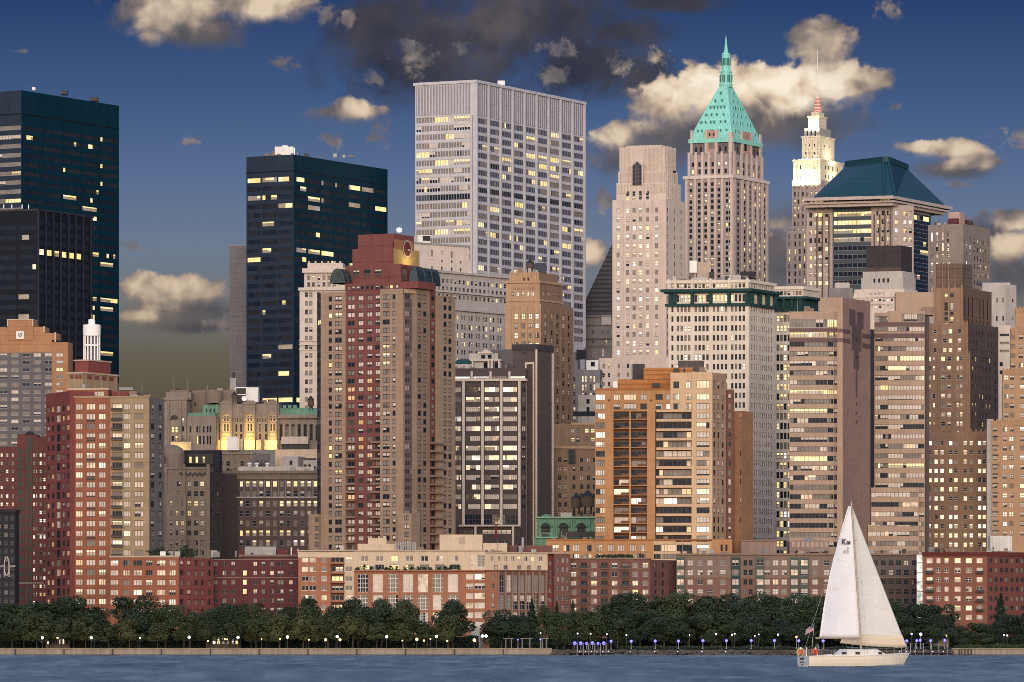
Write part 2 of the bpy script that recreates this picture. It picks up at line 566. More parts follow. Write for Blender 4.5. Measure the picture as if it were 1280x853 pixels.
ROOF = wall_mat("roof gravel", (0.16, 0.15, 0.15), var=0.4)
class Bld:
    """one building: an Empty at its base that parents wall, roof trim, windows ..."""
    def __init__(s, name, label, cat, u, Y, base=2.0):
        p = px(u, Y)
        s.org = Vector((p.x, p.y, base))
        s.root = empty(name, s.org, label, cat)
        s.mbs, s.wins, s.base = {}, [], base
    def mb(s, part="wall"):
        return s.mbs.setdefault(part, MB())
    def solo(s, part):
        """a part that is a mesh of its own"""
        k = (part, len(s.mbs))
        s.mbs[k] = MB()
        return s.mbs[k]
    def block(s, u, Y, th, ul, ur, vt, vb, mat, zl=(), zr=(), part="wall", top=None, matr=None, thr=None):
        """corner block: corner at pixel u, left face to ul, right face to ur (th = how far the left face turns away)"""
        L = Line(u, Y, th)
        Rr = Line(u, Y, (thr or max(th, 28)) - 90)
        C = L.p
        A = L.at(ul)
        B = Rr.at(ur)
        z0 = s.base if vb is None else zz(vb, Y)
        z1 = zz(vt, Y)
        mb = s.mb(part)
        facade(mb, A, C, z0, z1, mat, zl, s, Y)
        facade(mb, C, B, z0, z1, matr or mat, zr, s, Y)
        D = A + B - C
        mb.prism([A, C, B, D], z0, z1, mat, top or ROOF, skip=(0, 1))
        return dict(A=A, C=C, B=B, D=D, L=L, R=Rr, z0=z0, z1=z1, Y=Y)
    def ring(s, bk, v0, v1, out, mat, part="cornice", solo=True):
        """a band all round a block, standing out from it"""
        A, C, B, D = bk["A"], bk["C"], bk["B"], bk["D"]
        d1 = (C - A).normalized()
        d2 = (B - C).normalized()
        pts = [A - d1 * out - d2 * out, C + d1 * out - d2 * out, B + d1 * out + d2 * out, D - d1 * out + d2 * out]
        mb = s.solo(part) if solo else s.mb(part)
        mb.prism(pts, zz(v1, bk["Y"]), zz(v0, bk["Y"]), mat)
    def strip(s, L, ua, ub, vt, vb, mat, zones=(), out=0.0, dep=8.0, part="wall", top=None, solo=False, side=None, own=False):
        """a box behind one facade line; tops are read at the strip, rows at the line's own depth"""
        A, B = L.at(ua, out), L.at(ub, out)
        yt = L.Y if own else (A.y + B.y) / 2
        z0 = s.base if vb is None else zz(vb, yt)
        z1 = zz(vt, yt)
        mb = s.solo(part) if solo else s.mb(part)
        facade(mb, A, B, z0, z1, mat, zones, s, L.Y)
        mb.prism([A, B, B - L.n * dep, A - L.n * dep], z0, z1, side or mat, top or ROOF if dep > 1.5 else mat, skip=(0,))
        return A, B, z0, z1
    def piers(s, L, us, w, vt, vb, mat, proud=0.35, part="pier", dep=None):
        for u in us:
            s.strip(L, u - w / 2, u + w / 2, vt, vb, mat, out=proud, dep=dep or proud - .02, part=part, solo=True)
    def box(s, u0, u1, vt, vb, Y, dep, mat, part="roof_unit", solo=True, top=None):
        a, b = px(u0, Y), px(u1, Y)
        mb = s.solo(part) if solo else s.mb(part)
        mb.box(a.x, b.x, Y, Y + dep, zz(vb, Y), zz(vt, Y), mat, top)
    def clutter(s, L, ua, ub, v, n, out=-3.0, big=1.0, seed=0):
        """vents, ducts, hatches and masts on a flat roof; v is the roof edge"""
        r = random.Random(seed + int(ua * 7))
        for i in range(n):
            u = r.uniform(ua, ub)
            p = L.at(u, out - r.uniform(0, 3))
            z = zz(v, L.at(u).y) - .4
            k = r.random()
            if k < .55:
                mb = s.solo("roof_unit")
                wd, dp, h = r.uniform(.8, 2.6) * big, r.uniform(.8, 2) * big, r.uniform(.9, 2.4) * big
                mb.box(p.x - wd / 2, p.x + wd / 2, p.y, p.y + dp, z, z + h, r.choice([GREYM, STONEG, TAUPE, STONEL, DARKM]))
            elif k < .8:
                mb = s.solo("roof_vent")
                h = r.uniform(1.0, 2.4) * big
                mb.lathe((p.x, p.y), [(.22 * big, z), (.22 * big, z + h * .7), (.42 * big, z + h * .72), (.1, z + h)], r.choice([GREYM, STONEG, DARKM]), 8)
            else:
                mb = s.solo("roof_mast")
                mb.tube((p.x, p.y, z), (p.x, p.y, z + r.uniform(2.5, 6) * big), .09, .05, GREYM, 5)
    def done(s, most=100):
        for k, mb in s.mbs.items():
            if mb.f:
                mb.obj(k if isinstance(k, str) else k[0], s.root, s.org)
        wins = sorted(s.wins, key=lambda r: -r[6])
        rest = MB()
        kinds = {}
        for (c, wd, ht, d, spec, j, ar) in wins:
            rec = spec.mesh(wd, ht, spec.lit.get(j, False) and spec.rng.random() < spec.lit[j])
            kinds[spec.name] = kinds.get(spec.name, 0) + 1
            if kinds[spec.name] <= most:
                o = bpy.data.objects.new(spec.name, rec[0])
                COL.objects.link(o)
                o.parent = s.root
                ang = math.atan2(d.y, d.x)
                o.location = Vector(c) - s.org
                o.rotation_euler = (0, 0, ang)
                o.scale = (wd / rec[1], 1, ht / rec[2])
            else:
                n = Vector((-d.y, d.x))
                sx, sz = wd / rec[1], ht / rec[2]
                i0 = len(rest.v)
                for (x, y, z) in rec[3]:
                    rest.v.append((c[0] + d.x * x * sx + n.x * y, c[1] + d.y * x * sx + n.y * y, c[2] + z * sz))
                ms = [rest.slot(m) for m in WSLOTS + [rec[6]]]
                for f, k in zip(rec[4], rec[5]):
                    rest.f.append(tuple(q_ + i0 for q_ in f))
                    rest.mi.append(ms[k])
        if rest.f:
            o = rest.obj("window", s.root, s.org)
            o["kind"] = "stuff"
        return s.root

def rows(v0, p, n, h):
    return [(v0 + p * i - h / 2, v0 + p * i + h / 2) for i in range(n)]
def cen(us, w):
    return [(u - w / 2, u + w / 2) for u in us]
def cols(u0, u1, n, fr=0.6):
    p = (u1 - u0) / n
    return [(u0 + p * (i + .5 - fr / 2), u0 + p * (i + .5 + fr / 2)) for i in range(n)]

# ------------------------------------------------------------------ wall colours (real surface colours)
def c_(r, g, b):
    return (r, g, b)
TEAL = wall_mat("dark teal curtain wall", (0.002, 0.025, 0.046), rough=0.5, var=0.25, spec=0.08)
TEALG = wall_mat("dark grey curtain wall", (0.022, 0.036, 0.06), rough=0.5, var=0.3, spec=0.1)
BRONZE = wall_mat("dark bronze curtain wall", (0.008, 0.011, 0.018), rough=0.5, var=0.3, spec=0.1)
FIN = wall_mat("dull metal fin", (0.02, 0.024, 0.036), rough=0.5)
HOTEL = wall_mat("tan orange brick", (0.36, 0.185, 0.10), joint=3.0, jw=.12, jd=.75)
GREYP = wall_mat("blue grey spandrel", (0.085, 0.082, 0.095), rough=0.5)
DKRED = wall_mat("dark red brick", (0.12, 0.042, 0.04), var=0.3)
DKRED2 = wall_mat("maroon brick", (0.105, 0.03, 0.035), var=0.3)
NAVY = wall_mat("dark slate masonry", (0.02, 0.02, 0.028), var=0.4)
RED = wall_mat("red brick", (0.265, 0.096, 0.056), var=0.24, joint=3.0, jw=.2, jd=.85)
REDS = wall_mat("deep and shaded red brick", (0.18, 0.052, 0.046), var=0.28)  # darker copy of the red brick, also stands for shade on side walls
TAN = wall_mat("tan brick", (0.31, 0.225, 0.14), joint=3.0, jw=.15, jd=.85)
TANG = wall_mat("grey brick", (0.12, 0.115, 0.12), var=0.3)
CREAM = wall_mat("cream render", (0.56, 0.44, 0.32), var=0.2)
CREAMD = wall_mat("cream coping", (0.42, 0.33, 0.25))
BRICK = wall_mat("orange red brick", (0.32, 0.138, 0.082), var=0.24, joint=3.0, jw=.14, jd=.85)
BROWNR = wall_mat("brown red brick", (0.16, 0.075, 0.06), var=0.28)
TAUPE = wall_mat("taupe brick", (0.23, 0.155, 0.115), var=0.24)
TOWERT = wall_mat("taupe tower brick", (0.31, 0.22, 0.16), joint=3.0, jw=.14, jd=.82, var=0.2)
TOWERR = wall_mat("oxblood tower brick", (0.175, 0.062, 0.056), joint=5.6, jw=.25, jd=.7, var=0.26)
SILVER = wall_mat("silver aluminium", (0.50, 0.495, 0.53), rough=0.5, spec=0.2, var=0.12)
SILVERD = wall_mat("silver louvre", (0.27, 0.255, 0.285), rough=0.5, var=0.15)
STONE = wall_mat("pinkish limestone", (0.56, 0.465, 0.405), var=0.16)
STONEG = wall_mat("grey granite", (0.20, 0.185, 0.18), var=0.3)
STONEB = wall_mat("brown stone", (0.20, 0.155, 0.125), var=0.3, stain=.25)
STONEW = wall_mat("white marble", (0.58, 0.50, 0.44), var=0.16)
STONEL = wall_mat("pale grey limestone", (0.42, 0.385, 0.365), var=0.2)
WHITE = wall_mat("white glazed terracotta", (0.66, 0.58, 0.49), var=0.16)
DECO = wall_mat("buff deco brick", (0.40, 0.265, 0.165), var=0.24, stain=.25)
DECOB = wall_mat("brown and shaded deco brick", (0.235, 0.155, 0.105), var=0.24, stain=.25)
ORANGE = wall_mat("orange brick", (0.41, 0.212, 0.096), var=0.22, joint=3.0, jw=.12, jd=.85)
ORANGEC = wall_mat("buff band brick", (0.56, 0.39, 0.245), var=0.16)
RIBT = wall_mat("tan precast panel", (0.385, 0.275, 0.205), var=0.2)
RIBD = wall_mat("mauve brown brick", (0.145, 0.092, 0.092), var=0.16)
RIBS = wall_mat("brown and shaded shaft brick", (0.26, 0.172, 0.148), var=0.2)
SLAB = wall_mat("umber slab brick", (0.085, 0.066, 0.066), var=0.2, joint=3.6, jw=.12, jd=1.25)
PIERW = wall_mat("white stone pier", (0.60, 0.51, 0.44), var=0.12)
COPPER = wall_mat("green copper", (0.135, 0.27, 0.205), var=0.3, stain=.3)
COPPERT = wall_mat("turquoise copper", (0.25, 0.63, 0.55), var=0.2, vjoint=1.4, stain=.2)
TEALC = wall_mat("dark green copper", (0.016, 0.054, 0.058), var=0.3)
TEALR = wall_mat("teal metal roof", (0.008, 0.048, 0.070), rough=0.5, var=0.2, joint=2.4, jw=.3, jd=.7)
PYR = wall_mat("dark stepped roof", (0.065, 0.06, 0.065), var=0.2, joint=2.0, jw=.7, jd=.45)
GREYM = wall_mat("grey metal", (0.28, 0.27, 0.27), rough=.5)
DARKM = wall_mat("black metal", (0.02, 0.02, 0.024), rough=.5)
WHITEM = wall_mat("white painted metal", (0.72, 0.70, 0.68), rough=.5, var=.12)
PENT = wall_mat("brown penthouse panel", (0.07, 0.055, 0.055), rough=.6, vjoint=2.0)
FRD = plain("dark window frame", (0.05, 0.045, 0.045), 0.5)
FRW = plain("white window frame", (0.6, 0.55, 0.5), 0.5)
FRB = plain("brown window frame", (0.13, 0.08, 0.06), 0.5)
FRG = plain("grey window frame", (0.25, 0.24, 0.24), 0.5)
WOODT = wall_mat("weathered tank wood", (0.10, 0.075, 0.06), vjoint=.6)

def water_tank(u, vb, vt, Y, wpx, label, zb=None):
    """round wooden roof tank on legs under a cone"""
    p = px(u, Y)
    z0, z1 = zz(vb, Y), zz(vt, Y)
    h = z1 - z0
    r = wpx / 2 / F * Y
    root = empty("water_tank", (p.x, p.y, z0), label, "water tank", "roof water tanks")
    m = MB()
    m.lathe((p.x, p.y), [(r * .94, z0 + h * .3), (r, z0 + h * .34), (r * .96, z0 + h * .74)], WOODT, 16)
    m.obj("tank", root, root.location)
    m = MB()
    m.lathe((p.x, p.y), [(r * 1.08, z0 + h * .74), (r * .1, z1)], DARKM, 16)
    m.obj("roof", root, root.location)
    for a in range(4):
        m = MB()
        x, y = p.x + r * .7 * math.cos(a * PI / 2 + .6), p.y + r * .7 * math.sin(a * PI / 2 + .6)
        m.tube((x, y, z0), (x, y, z0 + h * .31), r * .09, r * .09, DARKM, 6)
        m.obj("leg", root, root.location)
    return root
# ------------------------------------------------------------------ window palettes
OFF = dict(dark=.93, curt=.05, lit=.02)
RES = dict(dark=.22, blind=.3, curt=.15, refl=.18, lit=.07, litd=.08)
RESB = dict(refl=.3, blind=.42, litp=.12, curt=.1, dark=.06)
RESD = dict(dark=.42, curt=.26, blind=.18, refl=.06, lit=.04, litd=.04)

# ================================================================== 1 far left teal tower
b = Bld("office_tower", "dark teal slab tower with blank top band, rising behind the small white cylinder lantern", "skyscraper", 27, 2050)
WT = Win(0, 1, dict(dark=.62, dim=.36, lit=.02), None, rec=.12, run=True, k=14, name="ribbon_window", litpal=dict(lit=.38, dark=.62),
         lit={1: .6, 8: .3, 9: .3, 10: .5, 12: .3, 13: .4, 18: .4, 21: .5}, seed=1)
WT2 = Win(0, 1, dict(blind=.30, curt=.60, lit=.10), FRG, rec=.12, run=True, k=10, name="ribbon_window", seed=2)
RB = rows(159.5, 11.4, 29, 5.2)
bk = b.block(27, 2050, 30, -22, 148, 113, None, TEALG, [([(-20, 26)], RB, WT2)],
             [([(28, 52), (54, 77), (79, 101), (103, 123.5), (125.5, 147)], RB, WT)], matr=TEAL)
b.ring(bk, 141.5, 143, .15, BRONZE)
for u in (27, 53, 78, 102, 124.5, 147.6):
    b.strip(bk["R"], u - .45, u + .45, 113, 470, TEAL, out=.25, dep=.24, part="mullion", solo=True, own=True)
b.box(40, 44, 109, 113, 2070, 4, WHITEM)
b.box(76, 84, 113, 118, 2090, 5, DARKM)
b.box(112, 122, 121.5, 126, 2105, 5, DARKM)
b.done()

# ================================================================== 2 dark finned tower
b = Bld("office_tower", "near-black tower with thin vertical fins, standing in front of the far teal slab", "skyscraper", 47, 1960)
WB = Win(0, 1, dict(dark=.9, litd=.06, lit=.04), None, rec=.1, run=True, k=12, name="ribbon_window", seed=3)
WBs = Win(1, 1, dict(dark=.9, litd=.05, lit=.05), None, rec=.1, k=14, name="window", lit={3: .6}, seed=4)
bk = b.block(47, 1960, 20, -22, 116, 262, None, BRONZE, [([(-20, 20), (23, 45)], rows(284, 12.4, 18, 6), WB)],
             [([(49, 55), (58.5, 64.5), (68, 74), (77, 83), (86.5, 92.5), (95.5, 101.5), (105, 111)], rows(278, 12.2, 17, 7), WBs)])
for u in (47.4, 56.8, 66.3, 75.6, 85, 94, 103.5, 113.5):
    b.strip(bk["R"], u - .5, u + .5, 263, 470, FIN, out=.5, dep=.49, part="fin", solo=True, own=True)
b.ring(bk, 261, 263.5, .3, FIN)
for u in (4, 14, 27, 35):
    b.box(u, u + 1.2, 256, 261, 1975, 1, WHITEM, part="rooftop_mast")
b.done()

# ================================================================== 3 stepped tan hotel
b = Bld("hotel_tower", "tan orange hotel with a stepped top and a small white square sign", "hotel", 30, 1760)
WH = Win(2, 1, dict(blind=.6, curt=.2, lit=.08, dark=.12), FRG, rec=.15, k=10, seed=5)
L = Line(30, 1760, 6)
RH = rows(444, 9.2, 19, 4.8)
b.strip(L, -24, 65, 441, None, GREYP, [(cen([-9, 4.5, 18.6, 32.6, 46.6, 60.4], 9), RH, WH)])
b.strip(L, 65, 85.3, 428, None, HOTEL, [(cen([74.5], 8.5), RH, WH)])
b.strip(L, -24, 65, 425, 441, HOTEL)
b.strip(L, -24, 56, 409, 425, HOTEL)
b.strip(L, 56, 70, 416.5, 425, HOTEL)
b.strip(L, 9.5, 41.5, 399.8, 425, HOTEL, out=.5, dep=8, part="crown_block")
for (u, v0, v1) in ((10, 399.5, 408), (41, 399.5, 408), (55.4, 408, 416), (69.4, 415.5, 428)):
    b.strip(L, u - .7, u + .7, v0, v1, CREAM, out=.7, dep=1, part="coping", solo=True)
b.strip(L, 9.5, 41.5, 399, 400, CREAM, out=.65, dep=8, part="coping", solo=True)
# sign: white square with a curled dark emblem
A, B_, z0, z1 = b.strip(L, 20.7, 30.3, 414.3, 424, WHITEM, out=.8, dep=.28, part="sign", solo=True)
sg = MB()
INK = plain("dark sign ink", (0.08, 0.06, 0.06), .6)
cx, cz = L.at(25.5, .86), zz(419, 1760)
def stroke(pts, wd, mb, mat, c, d, z, n, th=.05):
    for (x0, y0), (x1, y1) in zip(pts, pts[1:]):
        a = Vector((c.x + d.x * x0, c.y + d.y * x0, z + y0))
        e = Vector((c.x + d.x * x1, c.y + d.y * x1, z + y1))
        mb.tube(a, e, wd, wd, mat, 5)
stroke([(-.55 + .1, .55), (-.6, .1), (-.3, -.2), (.05, -.1), (.15, .3), (.05, .6)], .1, sg, INK, cx, L.d, cz, L.n)
stroke([(.1, .6), (.55, .6), (.55, -.15), (.2, -.6), (-.3, -.5)], .1, sg, INK, cx, L.d, cz, L.n)
sg.obj("emblem", [o for o in [b.root]][0], b.org)
b.done()

# ================================================================== 4 dark red brick block with green strips
b = Bld("apartment_building", "dark red brick block with stepped top and dark green window strips beside the hotel", "apartment building", 30, 1660)
W4 = Win(1, 2, dict(full=.3, blind=.15, litp=.2, curt=.2, dark=.15), FRD, rec=.15, k=10, lit={6: .5, 17: .5}, litpal=dict(lito=.6, litp=.4), seed=6)
W4g = Win(1, 2, dict(dark=.4, refl=.3, curt=.2, blind=.1), FRG, rec=.3, k=8, seed=7)
L = Line(30, 1660, 4)
R4 = rows(569, 10.25, 20, 5)
GRN = wall_mat("dark green panel", (0.018, 0.03, 0.024), rough=.5)
b.strip(L, -24, 21.5, 558.5, None, DKRED, [(cen([-12, -5, 2, 9, 16], 3), R4, W4)])
b.strip(L, 21.5, 31, 543, None, DKRED, [])
b.strip(L, 22.3, 30.3, 562, None, GRN, [(cen([24.4, 28.4], 3), R4, W4g)], out=.12, dep=.6, part="green_bay", solo=True)
b.strip(L, 31, 45, 543, None, DKRED, [(cen([42.5], 3), R4, W4)])
b.strip(L, 34, 40.4, 547, None, GRN, [(cen([37.3], 4), R4, W4g)], out=.12, dep=.6, part="green_bay", solo=True)
b.strip(L, 45, 58, 546, None, DKRED, [(cen([44.9, 50.8, 55.5], 3), R4, W4)])
A, B_ = L.at(31, .3), L.at(42, .3)
g = b.solo("gable_skylight")
m_ = (A + B_) / 2
za, zb = zz(543, 1660), zz(539, 1660)
g.prism([A, B_, B_ - L.n * 6, A - L.n * 6], za - .2, za, NAVY)
g.faces([(A.x, A.y, za), (B_.x, B_.y, za), (m_.x, m_.y, zb), (A.x - L.n.x * 6, A.y - L.n.y * 6, za), (B_.x - L.n.x * 6, B_.y - L.n.y * 6, za), (m_.x - L.n.x * 6, m_.y - L.n.y * 6, zb)],
        [(0, 1, 2), (3, 4, 5), (0, 2, 5, 3), (1, 2, 5, 4)], NAVY)
for v, u0, u1 in ((668, 46, 57), (729, 20, 55), (612, -24, 57)):
    b.strip(L, u0, u1, v - .5, v + .5, STONEL if v != 612 else DKRED2, out=.2, dep=.19, part="string_course", solo=True)
b.done()

# ================================================================== 5 near-black block at the left edge
b = Bld("apartment_building", "small blackish building with flared cornice and a pale oval ornament on its wall", "apartment building", 8, 1600)
W5 = Win(2, 2, dict(dark=.72, curt=.2, blind=.08), FRD, rec=.2, k=8, seed=8)
L = Line(8, 1600, 3)
b.strip(L, -24, 19, 640, None, NAVY, [(cen([-8, -1, 7.5, 15], 4.5), rows(648, 10.3, 11, 5.5), W5)])
b.strip(L, -24, 20.4, 637, 641, NAVY, out=.6, dep=9, part="cornice", solo=True)
g = b.solo("oval_ornament")
c, z = L.at(8.5, .25), zz(708, 1600)
ov = [(.75 * math.cos(a), 2.9 * math.sin(a)) for a in [i * PI / 10 for i in range(21)]]
stroke(ov, .2, g, STONEL, c, L.d, z, L.n)
stroke([(-2.6, 0), (-.7, 0)], .2, g, STONEL, c, L.d, z, L.n)
stroke([(.7, 0), (2.7, 0)], .2, g, STONEL, c, L.d, z, L.n)
stroke([(-.75, 0), (-.75, -3.3)], .2, g, STONEL, c, L.d, z, L.n)
stroke([(.75, 0), (.75, -3.3)], .2, g, STONEL, c, L.d, z, L.n)
b.done()

# ================================================================== 6 red and tan apartment tower with the white lantern
b = Bld("apartment_tower", "red and tan apartment tower topped by a white columned cylinder lantern", "apartment tower", 112, 1620)
W6 = Win(3, 1, dict(refl=.12, full=.34, blind=.1, litp=.3, lito=.1, curt=.04), FRB, rec=.25, k=14, name="window", seed=9)
W6c = Win(3, 1, dict(blind=.35, litp=.25, refl=.2, curt=.1, dark=.1), FRB, rec=.35, k=12, seed=10)
W6d = Win(2, 1, dict(dark=.40, curt=.3, blind=.22, lito=.08), FRD, rec=.3, k=12, seed=11)
R6 = rows(508.7, 12.17, 24, 7.6)
L = Line(137, 1620, 4)
b.strip(L, 87.5, 138, 497, None, RED, [(cen([99, 127.8], 8.2), R6, W6), (cen([113.5], 11.2), R6, W6)])
b.strip(L, 138, 186.5, 497, None, TAN, [(cen([159, 174.0], 8), R6, W6), ([(166.5, 168)], [], W6)][:0] + [(cen([158.8], 8.2), R6, W6), (cen([173.8], 11), R6, W6), ([(140.5, 152.5)], R6, W6c)])
b.strip(L, 86.5, 187.2, 495.3, 497.4, TAN, out=.25, dep=9, part="coping", solo=True)
for (v0, v1) in R6[:16]:
    b.strip(L, 139.5, 153.5, v1 + .2, v1 + 1.0, TANG, out=1.2, dep=1.2, part="balcony", solo=True)
    b.strip(L, 139.5, 153.5, v1 - 2.2, v1 + .2, DARKM, out=1.2, dep=.06, part="balcony_rail", solo=True)
for j in (1, 3, 5, 7, 10, 13):
    b.strip(L, 108, 119.2, R6[j][1] + .6, R6[j][1] + 2.8, DARKM, out=.06, dep=.05, part="vent_grille", solo=True)
Lw = Line(87.5, 1620, 62)
b.strip(Lw, 57, 87.5, 489, None, REDS, [(cen([60.2, 66, 79.6, 85], 3.2), rows(510, 12.1, 22, 7), W6d), (cen([73], 5), rows(510, 12.1, 22, 9.5), W6d)], own=True)  # wing's shadow is in the darker brick colour
b.strip(Line(186.5, 1620, -64), 186.5, 205.5, 497, None, TANG, [(cen([191, 200.5], 4.4), R6, W6d)], own=True)  # side greyer than the tan front, its shade coloured in
b.strip(Line(137, 1628, 4), 85, 135, 486.5, 496, RED, [(cen([104, 124], 12), rows(492.3, 12, 1, 6.5), W6)], dep=8, own=True)
b.strip(Line(137, 1627.9, 4), 84.5, 136, 485.7, 487.3, CREAM, out=.3, dep=8, part="coping", solo=True)
b.strip(Line(137, 1630, 4), 140, 167, 489.5, 496, REDS, dep=5)
b.strip(Line(137, 1628, 4), 168, 184, 491.5, 496, DARKM, dep=3, part="roof_unit", solo=True)
b.strip(Line(137, 1632, 4), 149, 166, 484.5, 487.5, GREYM, dep=3, part="roof_unit", solo=True)
bk = b.block(104, 1632, 28, 84.7, 147, 466, 487, TAN)
b.ring(bk, 465, 467, .3, CREAMD)
for u in (90, 96, 101):
    b.strip(bk["L"], u - 2, u + 2, 468.5, 473.5, REDS, out=.08, dep=.07, part="red_panel", solo=True)
for u in (112, 121, 130, 139):
    b.strip(bk["R"], u - 3, u + 3, 468.5, 473.5, REDS, out=.08, dep=.07, part="red_panel", solo=True, own=True)
bk = b.block(110.5, 1636, 28, 93.5, 138.4, 450.5, 466, REDS)
b.ring(bk, 449.5, 451.2, .3, CREAMD)
p = px(114.7, 1642)
r = 10.6 / F * 1642
WHT = wall_mat("bright white enamel", (0.86, 0.84, 0.82), var=.06, stain=.04)
g = b.solo("lantern_drum")
g.lathe((p.x, p.y), [(r, zz(420.5, 1642)), (r * 1.04, zz(419.5, 1642)), (r * 1.04, zz(407.5, 1642)), (r * .97, zz(406.3, 1642))], WHT, 28)
g = b.solo("lantern_cap")
g.lathe((p.x, p.y), [(r * .4, zz(406.4, 1642)), (r * .4, zz(400, 1642)), (r * .34, zz(399.3, 1642))], WHT, 20)
g.tube((p.x, p.y, zz(399.5, 1642)), (p.x, p.y, zz(391, 1642)), .12, .06, GREYM, 6)
g = b.solo("lantern_core")
g.lathe((p.x, p.y), [(r * .55, zz(450.6, 1642)), (r * .55, zz(420.4, 1642))], wall_mat("dim lantern core", (.16, .14, .16)), 20)
for i in range(14):
    a = 2 * PI * (i + .5) / 14
    g = b.solo("lantern_column")
    x, y = p.x + r * .92 * math.cos(a), p.y + r * .92 * math.sin(a)
    g.tube((x, y, zz(450.6, 1642)), (x, y, zz(420.4, 1642)), .26, .26, WHT, 8)
g = b.solo("lantern_ring")
g.lathe((p.x, p.y), [(r * .99, zz(433.4, 1642)), (r * 1.0, zz(433, 1642)), (r * 1.0, zz(431.4, 1642)), (r * .99, zz(431, 1642)), (r * .80, zz(431, 1642)), (r * .80, zz(433.4, 1642))], WHT, 28)
b.clutter(L, 142, 185, 496, 8, seed=11)
b.clutter(Line(137, 1628, 4), 88, 132, 486.5, 5, out=-1, seed=12)
b.done()
# lower wing in front
b = Bld("apartment_building", "low red brick wing standing in front of the red and tan lantern tower", "apartment building", 180, 1590)
W6w = Win(3, 1, dict(blind=.4, refl=.25, litp=.12, dark=.15, curt=.08), FRB, rec=.3, k=14, seed=12)
W6b = Win(2, 1, dict(dark=.3, blind=.35, curt=.2, refl=.15), FRB, rec=.5, k=10, seed=13)
R6w = rows(704, 12.2, 6, 7.5)
L = Line(223, 1590, 3)
b.strip(L, 137.6, 223.4, 696.5, None, RED, [(cen([158, 186.5, 201.5, 215.5], 8), R6w, W6w), (cen([142.6, 172, 201.5], 10.6), R6w, W6w)][::-1])
b.strip(L, 136.8, 224, 694.8, 697, CREAMD, out=.25, dep=9, part="coping", solo=True)
b.strip(Line(223.4, 1590, -50), 223.4, 267, 697.5, None, REDS, [(cen([227.5, 236.5, 245.5, 253.5, 262], 4.6), R6w, W6b)], own=True)  # side wall takes the darker brick to show shade
b.clutter(L, 205, 221, 696, 4, seed=1)
rng = random.Random(8)
PLANT = plain("terrace shrub leaf", (0.03, 0.05, 0.025), .8)
def shrub(p, z, r_, h, n, part="roof_shrub"):
    g = b.solo(part)
    for k in range(n):
        c = Vector((p.x + rng.gauss(0, r_), p.y + rng.gauss(0, r_ * .6), z + rng.random() * h))
        d1 = Vector((rng.gauss(0, 1), rng.gauss(0, 1), rng.gauss(0, 1))).normalized() * .32
        d2 = d1.orthogonal().normalized() * .28
        g.poly([c - d1 - d2, c + d1 - d2, c + d1 + d2, c - d1 + d2], PLANT)
for u, h in ((189, 1.8), (194, 2.6), (199, 3.0), (204, 2.0)):
    shrub(L.at(u, -3), zz(696, 1590), .6, h, 60)
L_ = Line(223.4, 1590, -50)
for u, h in ((230, 1.6), (236, 2.6), (241, 3.4), (246, 2.4)):
    shrub(L_.at(u, -2.5), zz(696, 1594), .7, h, 70)
b.strip(L, 199, 206, 689.5, 695, WHITEM, out=-2, dep=2, part="roof_planter", solo=True)
b.strip(L, 217.5, 224, 689.5, 695, STONEL, out=-2, dep=2, part="roof_planter", solo=True)
b.done()
# far dark block peeping beyond it at the very left
# ================================================================== 34 maroon block
b = Bld("apartment_building", "maroon brick block with one lit window column, beside the orange brick and cream block", "apartment building", 320, 1605)
W34 = Win(2, 1, dict(blind=.3, curt=.25, dark=.35, refl=.1), FRD, rec=.25, k=12, seed=14)
W34l = Win(1, 1, dict(lit=1), None, rec=.2, k=3, seed=15)
L = Line(320, 1605, 2)
R34 = rows(705, 11.5, 6, 6)
b.strip(L, 258, 299, 700, None, DKRED2, [(cen([269.5, 280.5, 291.5], 5), R34, W34)])
b.strip(L, 299, 374, 695.5, None, DKRED2, [(cen([319, 329, 340, 363.5], 4.6), R34, W34), (cen([350.5], 8), R34, W34), (cen([306], 4.4), R34[1:4], W34l), ([(300.5, 303)], R34[:1], W34)][:3])
for v in (699.5, 722.5):
    b.strip(L, 258, 374, v - .6, v + .6, STONEB, out=.18, dep=.17, part="string_course", solo=True)
b.strip(L, 298.5, 374.5, 693.5, 695.8, STONEB, out=.3, dep=9, part="coping", solo=True)
b.box(306, 345, 683.5, 694, 1611, 5, GREYM)
b.box(299, 306, 688, 695, 1611, 5, DKRED2)
b.box(346, 372, 687, 695, 1611, 4, DKRED2)
b.box(363.4, 364.8, 684.5, 694, 1608, .4, WHITEM, part="flue")
b.box(372, 373, 686, 692, 1608, .3, WHITEM, part="flue")
b.clutter(L, 262, 370, 695, 9, seed=2)
b.done()

# ================================================================== 33 brick and cream block
b = Bld("apartment_building", "long orange brick block with a cream top floor and tall two-storey windows", "apartment building", 520, 1585)
W33a = Win(2, 1, dict(curt=.5, dark=.25, lit=.1, refl=.15), FRW, rec=.3, k=12, seed=16)
W33b = Win(4, 4, dict(full=.4, curt=.3, blind=.12, refl=.04, lit=.05, dark=.09), FRW, rec=.35, k=14, fw=.16, seed=17)
W33c = Win(3, 1, dict(full=.5, blind=.2, refl=.1, litp=.1, curt=.05), FRW, rec=.3, k=10, seed=18)
W33g = Win(3, 1, dict(dark=.4, curt=.3, lit=.2, blind=.1), FRG, rec=.5, k=10, seed=19)
L = Line(606, 1585, 5)
R33 = rows(699.5, 11.9, 7, 6.6)
b.strip(L, 373, 413.5, 697, None, BRICK, [(cen([381.3, 391], 8.2), R33, W33a), (cen([405], 7), R33, W33a)])
b.strip(L, 413.5, 430.5, 697, None, BROWNR, [(cen([421.8], 14), R33, W33g)], out=-.8)
